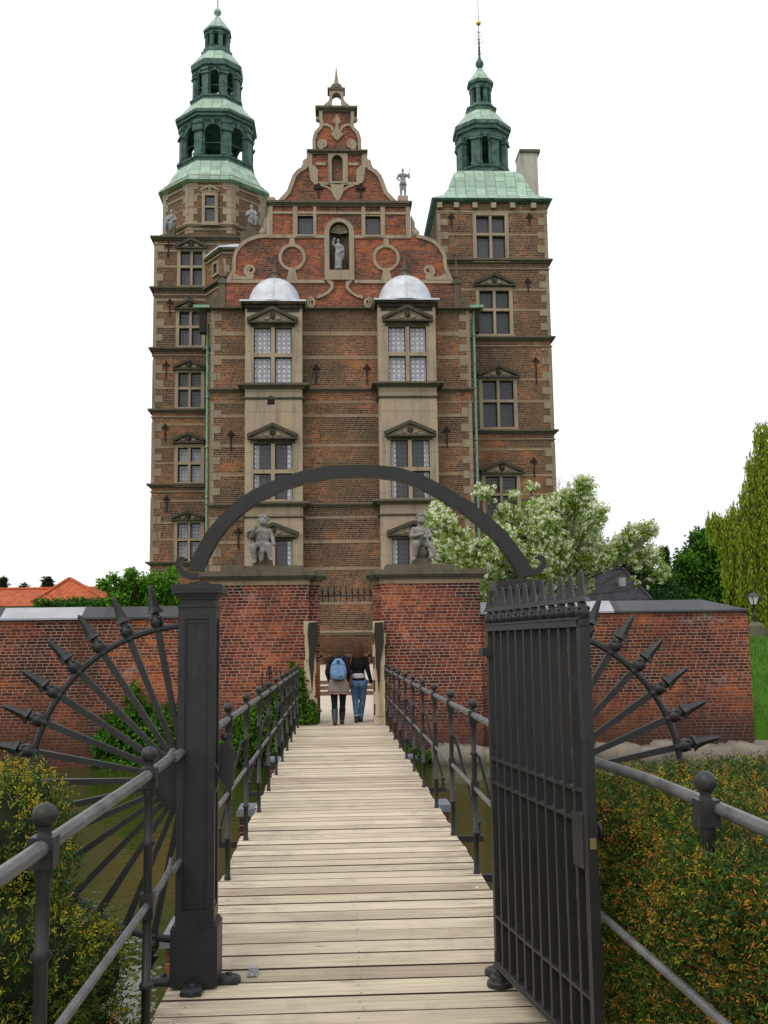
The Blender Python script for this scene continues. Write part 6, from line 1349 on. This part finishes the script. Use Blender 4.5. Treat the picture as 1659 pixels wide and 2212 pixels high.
def tree(name, label, cat, base, fork, blobs, leaf_mats, nleaf, L, W, trunk_r=0.14, group=None, clump=0.28, weights=None, twigs=6, up=0.0, blossom=None, trunk_name='trunk', trunk=True):
    r = thing(name, label, cat, base, group); wood = MB(); lv = MB(); base = Vector(base); fork = Vector(fork)
    if trunk: branch(wood, base, fork, trunk_r, trunk_r*0.7, sag=0.03)
    vol = sum(b[3]**2 for b in blobs)
    for (x, y, z, rr) in blobs:
        c = Vector((x, y, z)); P = branch(wood, fork, c, trunk_r*0.5, trunk_r*0.14, sag=0.10)
        tips = []
        for i in range(max(twigs, int(twigs*rr*1.5))):
            v = rv(); v = v.normalized()*random.uniform(0.55, 1.05)*rr; v.z *= 0.85
            t0 = P[random.choice((2, 3, 4))]; e = c+v; branch(wood, t0, e, trunk_r*0.12, 0.006, sag=0.12, n=3); tips += [e, t0.lerp(e, 0.65), c+v*0.8]
        m_ = int(nleaf*rr**2/vol); k_ = 0
        while k_ < m_:
            t = random.choice(tips)+rv()*clump*random.uniform(0.3, 1.0) if random.random() < 0.6 else c+rv()*rr*1.12
            kk = random.randint(4, 9); k_ += kk
            isb = blossom and random.random() < blossom[0]
            if isb:
                for _ in range(blossom[3]): lv_d = (rv()+Vector((0, -0.2, 0.9))); leafq(lv, t+rv()*blossom[2], lv_d, blossom[1], blossom[1]*0.95, len(leaf_mats)-1, 0.3)
            for _ in range(kk):
                mi = 0 if not weights else random.choices(range(len(weights)), weights)[0]
                dd = rv(); dd.z += up; leafq(lv, t+rv()*clump*0.35, dd, L*random.uniform(0.7, 1.3), W*random.uniform(0.7, 1.2), mi)
    wood.build(trunk_name, 'bark', r); lv.build('crown' if cat == 'tree' else 'foliage', leaf_mats, r); return r
def wb(pxl, Yc, jy=0.6, grow=1.0):    # crown lobes measured in the picture, set at their own depths
    o = []
    for px, py, pr in pxl: yy = Yc+random.uniform(-jy, jy); p = at(px, py, yy); o.append((p.x, yy, p.z, pr*grow*yy/FPX))
    return o
# flowering hawthorn behind the right wall
hb_ = wb([(948, 1128, 30), (965, 1195, 34), (1000, 1180, 32), (1040, 1225, 38), (1100, 1120, 28), (1085, 1180, 40), (1125, 1225, 42), (1142, 1150, 34), (1172, 1108, 30), (1190, 1190, 42), (1225, 1130, 36), (1253, 1075, 32), (1262, 1160, 36), (1240, 1230, 40), (1290, 1195, 34), (1345, 1185, 26), (1372, 1160, 24), (1400, 1145, 16), (1400, 1200, 22), (1160, 1265, 34), (1070, 1275, 30), (1046, 1062, 13), (1110, 1068, 8), (1150, 1055, 7), (945, 1098, 12), (1288, 1110, 22), (1260, 1045, 16), (1430, 1240, 14), (1000, 1230, 28), (1200, 1250, 40), (1090, 1235, 36), (1240, 1275, 34), (1160, 1215, 40), (1215, 1090, 26), (1180, 1145, 34)], 30.5, 1.2, 1.12)
tb = at(1190, 1392, 30.5)
tree('hawthorn_tree', 'hawthorn tree covered in white blossom behind the right gate pier', 'tree', (tb.x, 30.5, 0), (tb.x, 30.5, at(1190, 1300, 30.5).z), hb_, ['leaf_may', 'leaf', 'blossom'], 78000, 0.085, 0.050, 0.06, clump=0.30, weights=(0.85, 0.15), twigs=10, blossom=(0.60, 0.060, 0.065, 11))
# bare twigs beside the tower
bt_ = thing('bare_sapling', 'bare grey twigs rising against the sky beside the right tower', 'sapling', (at(1220, 1200, 38).x, 38, 0))
mb = MB(); b = at(1232, 1250, 38); t = at(1205, 1020, 38); mb.path([(b.x, 38, 0), b, at(1216, 1110, 38), t], [0.05, 0.03, 0.012, 0.004], 5)
for i in range(22): f = random.uniform(0.25, 0.95); s_ = b.lerp(t, f)+Vector((0.1, 0, 0))*math.sin(f*4); branch(mb, s_, s_+Vector((random.uniform(-0.4, 0.45), random.uniform(-.3, .3), random.uniform(0.15, 0.5))), 0.007, 0.003, n=2)
mb.build('twigs', 'bark', bt_)
# bush spilling over the left wall
tree('elder_bush', 'bright green bush spilling over the left moat wall', 'bush', (at(300, 1392, 23.9).x, 23.9, 0), (at(300, 1350, 23.9).x, 23.9, at(300, 1340, 23.9).z),
     wb([(268, 1275, 24), (300, 1262, 26), (335, 1262, 24), (362, 1262, 22), (380, 1290, 26), (340, 1300, 28), (300, 1300, 26), (255, 1298, 20), (225, 1262, 13), (240, 1250, 10), (372, 1240, 12), (282, 1240, 12), (395, 1320, 18), (330, 1330, 16), (270, 1322, 12)], 23.6, 0.35), ['leaf', 'leaf_dark'], 15000, 0.085, 0.05, 0.05, clump=0.16, weights=(0.8, 0.2), twigs=6)
tree('clipped_hedge', 'low dark green hedge seen just above the left moat wall', 'hedge', (at(150, 1392, 25.5).x, 25.5, 0), (at(150, 1392, 25.5).x, 25.5, 0.6), wb([(85+14*i, 1303, 12) for i in range(13)], 25.5, 0.3), ['leaf_dark', 'leaf'], 7000, 0.05, 0.032, 0.05, clump=0.12, weights=(0.7, 0.3), twigs=3)
# ivy on the walls: leaves lying close to the brick
def ivy(label, blobs, Y, n, ydep=0.2, L=0.085, loc=None):
    r = thing('ivy', label, 'ivy', loc or at(blobs[0][0], blobs[0][1], Y)); mb = MB(); st2 = MB(); tot = sum(b[2]*b[3] for b in blobs)
    for px, py, rx_, ry_ in blobs:
        m_ = int(n*rx_*ry_/tot); c = at(px, py, Y); A_, B_ = rx_*Y/FPX, ry_*Y/FPX
        for _ in range(m_):
            a = random.uniform(0, 2*PI); q = math.sqrt(random.random())*(1+0.18*math.sin(a*5+px)+0.10*math.sin(a*11))
            p = Vector((c.x+A_*q*math.cos(a), Y-ydep*(1-min(1, q)**2)*random.uniform(0.2, 1)-random.uniform(0.02, 0.10), c.z+B_*q*math.sin(a)))
            d = Vector((random.uniform(-1, 1), random.uniform(-0.9, -0.1), random.uniform(-1.2, 0.3))); leafq(mb, p, d, L*random.uniform(0.6, 1.3), L*0.75, 0)
        for _ in range(4): branch(st2, (c.x+random.uniform(-A_, A_)*0.5, Y-0.02, max(WATER, c.z-B_)), (c.x+random.uniform(-A_, A_)*0.6, Y-0.03, c.z+B_*0.7), 0.012, 0.005)
    mb.build('foliage', 'leaf_ivy', r); st2.build('stem', 'bark', r); return r
ivy('ivy patch on the left wall seen through the fan spokes', [(285, 1590, 62, 60), (300, 1530, 24, 30), (330, 1640, 70, 45), (232, 1600, 34, 26), (355, 1575, 36, 60), (290, 1495, 16, 22), (270, 1650, 60, 22)], YW, 7500, 0.28)
ivy('dark ivy mass hanging beside the left end of the footbridge', [(640, 1500, 30, 60), (600, 1540, 50, 60), (560, 1580, 50, 60), (655, 1560, 26, 50), (520, 1610, 44, 40), (640, 1460, 22, 18), (672, 1540, 16, 40), (600, 1600, 50, 40)], YW-0.25, 12000, 0.45)
ivy('small green weeds at the waterline right of the footbridge', [(905, 1640, 18, 26), (925, 1632, 14, 14), (880, 1625, 12, 24)], YW-0.3, 1300, 0.15, 0.06)

# trees on the right, far to near
tree('round_tree', 'dark green round tree behind the house with the dark roof', 'tree', (at(1500, 1392, 62).x, 62, 1.6), (at(1500, 1300, 62).x, 62, 4), wb([(1455, 1290, 42), (1500, 1250, 44), (1530, 1190, 44), (1480, 1215, 24), (1560, 1250, 60), (1570, 1180, 44), (1510, 1310, 46), (1470, 1330, 34), (1545, 1330, 50), (1590, 1290, 55), (1505, 1165, 14)], 62, 1.5), ['leaf_dark', 'leaf'], 42000, 0.26, 0.17, 0.2, clump=0.8, weights=(0.5, 0.5), twigs=8)
tree('hedge_tree', 'dark bushes between the roof and the round tree', 'bush', (at(1425, 1392, 58).x, 58, 1.6), (at(1425, 1330, 58).x, 58, 3), wb([(1400, 1290, 26), (1430, 1270, 24), (1440, 1310, 30), (1365, 1215, 24), (1385, 1240, 24), (1345, 1225, 18), (1410, 1250, 18), (1465, 1290, 22), (1420, 1320, 30)], 58, 1.0), ['conifer', 'leaf_dark'], 20000, 0.2, 0.1, 0.12, clump=0.6, weights=(0.4, 0.6), twigs=7)
def conifer(px, ytop, ybot, wpx, Y, label, n=1500):
    b = at(px, ybot, Y); t = at(px, ytop, Y); H = t.z-b.z; W_ = wpx*Y/FPX/2; r = thing('conifer_tree', label, 'tree', (b.x, Y, 1.5 if px > 700 else 0), 'conifers on the skyline'); wood = MB(); wood.path([(b.x, Y, 0), b, t], [0.15, 0.12, 0.02], 6); wood.build('trunk', 'bark', r); lv = MB()
    tiers = 18
    for i in range(tiers):
        f = i/tiers; rr = W_*(1-f)*random.uniform(0.7, 1.15)+0.08; z = b.z+H*f
        for j in range(8):
            a = random.uniform(0, 2*PI); tip = Vector((b.x+rr*math.cos(a), Y+rr*math.sin(a), z-0.25*rr)); c = Vector((b.x, Y, z+0.1))
            for _ in range(n//(tiers*8)+1): q = c.lerp(tip, random.random()**0.6); leafq(lv, q+rv()*0.16, rv()+Vector((0, 0, -0.3)), 0.30, 0.09)
    lv.build('crown', 'conifer', r)
conifer(1441, 1180, 1320, 46, 66, 'pointed dark conifer between the roof and the round tree', 3500)
conifer(102, 1250, 1300, 40, 60, 'small conifer top above the red roof, beside its ridge', 1300)
conifer(5, 1250, 1300, 26, 60, 'conifer top at the left edge above the red roof', 1000)
conifer(50, 1264, 1300, 30, 62, 'faint conifer top just above the red roof between two others', 500)
# weeping willow
def willow(label, blobs, Yc, n_str):
    bx = at(1700, 1392, Yc).x; r = thing('willow_tree', label, 'tree', (bx, Yc, 1.6)); wood = MB(); lv = MB(); fork = Vector((bx, Yc, at(1700, 1150, Yc).z)); branch(wood, (bx, Yc, 1.4), fork, 0.45, 0.32, sag=0.02)
    W_ = [b[2] for b in blobs]
    for px, py, pr, drop in blobs:
        c = at(px, py, Yc); P = branch(wood, fork, c, 0.16, 0.03, sag=0.08)
        for _ in range(int(n_str*pr/sum(W_))):
            s_ = Vector(c)+rv()*1.15*pr*Yc/FPX*(1.0 if random.random() < 0.85 else 1.35)
            L = drop*Yc/FPX*random.choice((random.uniform(0.2, 0.6), random.uniform(0.6, 1.15))); out_ = Vector((random.uniform(-0.25, 0.15), random.uniform(-0.2, 0.2), 0)); k_ = 0; p = s_.copy(); pts_ = [p.copy()]
            steps = max(5, int(L/0.10))
            for i in range(steps):
                p = p+Vector((out_.x*0.10*math.exp(-i*0.25), out_.y*0.10*math.exp(-i*0.25), -L/steps)); 
                for _k in range(2): leafq(lv, p+rv()*0.06, Vector((random.uniform(-.6, .6), random.uniform(-.6, .6), -1)), 0.20, 0.065)
                if i % 6 == 0: pts_.append(p.copy())
            wood.path(pts_, 0.008, 3, False, None, False)
            if p.z < 0.5: pass
    wood.build('trunk', 'bark', r); lv.build('crown', 'leaf_willow', r)
willow('weeping willow with hanging yellow green branches at the right edge', [(1648, 925, 22, 90), (1640, 990, 26, 130), (1625, 1060, 28, 160), (1655, 1040, 34, 200), (1600, 1100, 22, 110), (1570, 1118, 16, 60), (1538, 1112, 14, 45), (1555, 1125, 14, 60), (1592, 1180, 24, 140), (1620, 1290, 34, 90), (1600, 1330, 30, 60), (1655, 1100, 40, 200), (1620, 1150, 44, 190), (1590, 1150, 34, 130), (1650, 1180, 44, 200), (1690, 1100, 60, 300), (1695, 980, 40, 300), (1610, 1230, 36, 150), (1650, 1260, 40, 120), (1580, 1210, 14, 90), (1640, 1320, 34, 70)], 44, 1700)

# ================================================================== FAR HOUSES, LAMPS
def house(label, mat, cat, ridge, eave, yeave, Y, Yd, hip=None):
    # ridge: (px0, px1, py), eave: (px0, px1, py)
    a = at(ridge[0], ridge[2], Y+Yd/2); b = at(ridge[1], ridge[2], Y+Yd/2); c = at(eave[0], eave[2], Y); d = at(eave[1], eave[2], Y)
    r = thing('house', label, cat, ((c.x+d.x)/2, Y, 0)); mb = MB(); mb.box(c.x+0.4, d.x-0.4, Y+0.4, Y+Yd-0.4, 0, c.z-0.01); mb.build('wall', 'plaster', r)
    mb = MB(); z = c.z
    mb.add([(c.x, Y, z), (d.x, Y, z), (d.x, Y+Yd, z), (c.x, Y+Yd, z), (a.x, Y+Yd/2, a.z), (b.x, Y+Yd/2, a.z)], [(0, 1, 5, 4), (1, 2, 5), (2, 3, 4, 5), (3, 0, 4), (0, 3, 2, 1)])
    mb.path([(a.x, Y+Yd/2, a.z), (b.x, Y+Yd/2, a.z)], 0.12, 6)
    for e, q in (((c.x, Y, z), a), ((d.x, Y, z), b)): mb.path([e, (q.x, Y+Yd/2, a.z)], 0.10, 6)
    mb.build('roof', mat, r); return r, c, d, a, b
r1, c, d, a, b = house('long low house with a red tiled roof behind the left wall', 'tile_red', 'house', (-200, 300, 1276), (-230, 330, 1312), 0, 50, 9)
r2, c, d, a, b = house('house with a peaked red tiled hip roof behind the left wall', 'tile_red', 'house', (149, 152, 1251), (70, 235, 1300), 0, 47, 8)
r3, c, d, a, b = house('house with a dark tiled hip roof behind the hawthorn', 'tile_dark', 'house', (1292, 1345, 1230), (1240, 1408, 1297), 0, 50, 9)
q0 = at(1336, 1262, 52.5); mb = MB(); mb.box(q0.x-0.12, q0.x+0.22, 51.9, 52.5, q0.z-0.15, q0.z+0.3); sky_ = mb.build('skylight', 'lead_new', r3)
q0 = at(108, 1292, 50.5); mb = MB(); mb.box(q0.x-0.25, q0.x+0.25, 50.2, 51.0, q0.z-0.15, q0.z+0.15); mb.build('dormer', 'black_frame', r1)
def lamp(px, ytop, ybot, Y, label, base=True):
    b = at(px, ybot, Y); t = at(px, ytop, Y); H = t.z-b.z; r = thing('street_lamp', label, 'street lamp', b, 'lamps in the park'); x, z = b.x, b.z
    mb = MB()
    if base: mb.lathe([(0.34, -0.6), (0.34, H*0.12), (0.30, H*0.34), (0.16, H*0.40), (0.12, H*0.42)], (x, Y, z), 10, smooth=False); mb.build('plinth', 'stone_dark', r); mb = MB()
    mb.lathe([(0.06, H*0.40 if base else -0.8), (0.05, H*0.5), (0.09, H*0.55), (0.04, H*0.58), (0.035, H*0.72), (0.10, H*0.74)], (x, Y, z), 10); mb.build('post', 'iron', r)
    mb = MB(); mb.lathe([(0.10, H*0.75), (0.20, H*0.90)], (x, Y, z), 6, smooth=False); mb.build('glass', 'lamp_glass', r)
    mb = MB(); mb.lathe([(0.24, H*0.90), (0.20, H*0.92), (0.05, H*0.97), (0.02, H)], (x, Y, z), 6, smooth=False)
    for j in range(6): a_ = j*PI/3; mb.bar((x+0.105*math.cos(a_), Y+0.105*math.sin(a_), z+H*0.74), (x+0.205*math.cos(a_), Y+0.205*math.sin(a_), z+H*0.90), 0.02, 0.02)
    mb.build('cap', 'iron', r)
lamp(1634, 1277, 1392, 31, 'park lamp with a glass lantern on a grey stone plinth under the willow')
lamp(1577, 1222, 1330, 44, 'slim park lamp between the round tree and the willow', False)

# ================================================================== YEW HEDGES
def sprig(mb, p, nrm, s, mi, k_=7):
    d0 = (nrm*0.9+rv()*0.9+Vector((0, 0, 0.35))).normalized(); L = s*random.uniform(0.8, 1.5)
    for i in range(k_):
        t = i/(k_-1); q = p+d0*L*t; sd_ = d0.cross(rv()).normalized(); d = (sd_+d0*0.6).normalized()
        leafq(mb, q, d, s*random.uniform(0.38, 0.6), s*0.15, mi, 0.05)
def yew(label, center, size, n, gold, rust, origin, fn):
    r = thing('yew_hedge', label, 'hedge', origin); core = MB(); lv = MB()
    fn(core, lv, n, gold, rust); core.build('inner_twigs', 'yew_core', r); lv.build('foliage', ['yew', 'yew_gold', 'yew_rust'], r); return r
def right_hedge(core, lv, n, gold, rust):
    x0, x1, y0, y1, z0, z1 = 1.15, 3.2, 1.6, 5.05, -0.2, 1.05
    nxx, nyy = 34, 40; top = lambda x, y: z1-0.03+0.018*math.sin(x*5+y*2)+0.012*math.sin(y*9)-0.03*max(0, 1-max(0, x-1.25)/0.35)
    vs = [(x0+0.05+(x1-x0)*i/nxx, y0+(y1-y0)*j/nyy, top(x0+(x1-x0)*i/nxx, y0+(y1-y0)*j/nyy)-0.05) for j in range(nyy+1) for i in range(nxx+1)]
    core.add(vs, [(j*(nxx+1)+i, j*(nxx+1)+i+1, (j+1)*(nxx+1)+i+1, (j+1)*(nxx+1)+i) for j in range(nyy) for i in range(nxx)], True)
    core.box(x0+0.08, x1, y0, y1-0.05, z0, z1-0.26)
    for _ in range(n):
        if random.random() < 0.55:
            y = random.uniform(y0+0.3, y1); z = random.uniform(z0, z1); 
            z = min(z, 1.0+random.uniform(-0.1, 0.0)) if z > 1.0 else z; bx = x0+0.018*math.sin(y*6+z*4)+0.015*math.sin(z*9+y*3)
            p = Vector((bx+random.uniform(-0.03, 0.06), y, z)); nn = Vector((-1, -0.2, 0.1))
        elif random.random() < 0.8:
            x = random.uniform(x0, x1); y = random.uniform(y0+0.8, y1); p = Vector((x, y, top(x, y)+random.uniform(-0.05, 0.02))); nn = Vector((0, 0, 1))
        else:
            p = Vector((random.uniform(x0, x1), y1+random.uniform(-0.05, 0.02), random.uniform(0.3, z1))); nn = Vector((0, 1, 0.1))
        sp_n = 0.5+0.5*math.sin(p.x*3.1+p.y*4.3)*math.sin(p.z*5+p.y*1.7)
        t = random.random(); mi = 1 if t < gold*(0.4+1.2*sp_n) else (2 if t < gold*(0.4+1.2*sp_n)+rust*(1.4-sp_n*0.8) else 0)
        sprig(lv, p+nn*0.02*(mi > 0), nn, 0.044 if mi == 0 else 0.034, mi, 7 if mi == 0 else 6)
yew('clipped yew hedge with rusty young tips behind the right railing', None, None, 36000, 0.07, 0.19, (2.2, 3.2, -0.14), right_hedge)
def left_hedge(core, lv, n, gold, rust):
    bl = [(-1.46, 4.3, 0.78, 0.38), (-1.30, 4.1, 0.44, 0.36), (-1.25, 4.0, 0.08, 0.36), (-1.20, 3.9, -0.30, 0.36), (-1.15, 3.8, -0.66, 0.36), (-1.25, 3.25, 0.0, 0.34), (-1.25, 3.1, 0.42, 0.30), (-1.75, 4.2, 0.62, 0.5), (-1.6, 3.6, 0.3, 0.46), (-2.1, 4.3, 0.75, 0.45), (-1.18, 3.3, -0.42, 0.34), (-1.36, 4.5, 0.95, 0.22), (-1.07, 4.5, 0.34, 0.20), (-1.02, 4.45, 0.02, 0.20), (-1.2, 2.7, 0.2, 0.3), (-1.5, 3.0, 0.62, 0.34)]
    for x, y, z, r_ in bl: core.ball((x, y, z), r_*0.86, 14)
    tot = sum(b[3]**2 for b in bl)
    for x, y, z, r_ in bl:
        for _ in range(int(n*r_**2/tot)):
            v = rv().normalized(); p = Vector((x, y, z))+v*r_*random.uniform(0.84, 1.04)
            if any((p-Vector(b[:3])).length < b[3]*0.78 for b in bl): continue
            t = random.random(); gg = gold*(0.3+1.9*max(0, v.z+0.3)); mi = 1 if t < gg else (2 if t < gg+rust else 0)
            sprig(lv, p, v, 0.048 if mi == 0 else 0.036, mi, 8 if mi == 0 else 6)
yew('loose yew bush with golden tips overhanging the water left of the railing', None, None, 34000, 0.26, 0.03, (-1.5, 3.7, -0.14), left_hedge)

# tufts of grass on the bank right of the wall
mb = MB()
for _ in range(15000):
    x = random.uniform(9.45, 13.5); y = 22.7+9.5*random.random()**0.8; z = gz(x, y); a = random.uniform(0, PI); h_ = random.uniform(0.05, 0.13)*(1+0.5*math.sin(x*3+y*2)); w_ = 0.012
    dx, dy = w_*math.cos(a), w_*math.sin(a); lx_, ly_ = random.uniform(-.04, .04), random.uniform(-.04, .04)
    mb.add([(x-dx, y-dy, z-0.03), (x+dx, y+dy, z-0.03), (x+lx_, y+ly_, z+h_)], [(0, 1, 2)])
M['grass_blade'] = leafmat('grass_blades', [(0, (0.03, 0.09, 0.006)), (0.5, (0.07, 0.18, 0.012)), (1, (0.14, 0.28, 0.03))], 0.6, 0.3)
tag(mb.build('grass', 'grass_blade', origin=(11, 27, 1.0)), 'short bright green grass on the bank right of the moat wall', 'grass', kind='stuff')
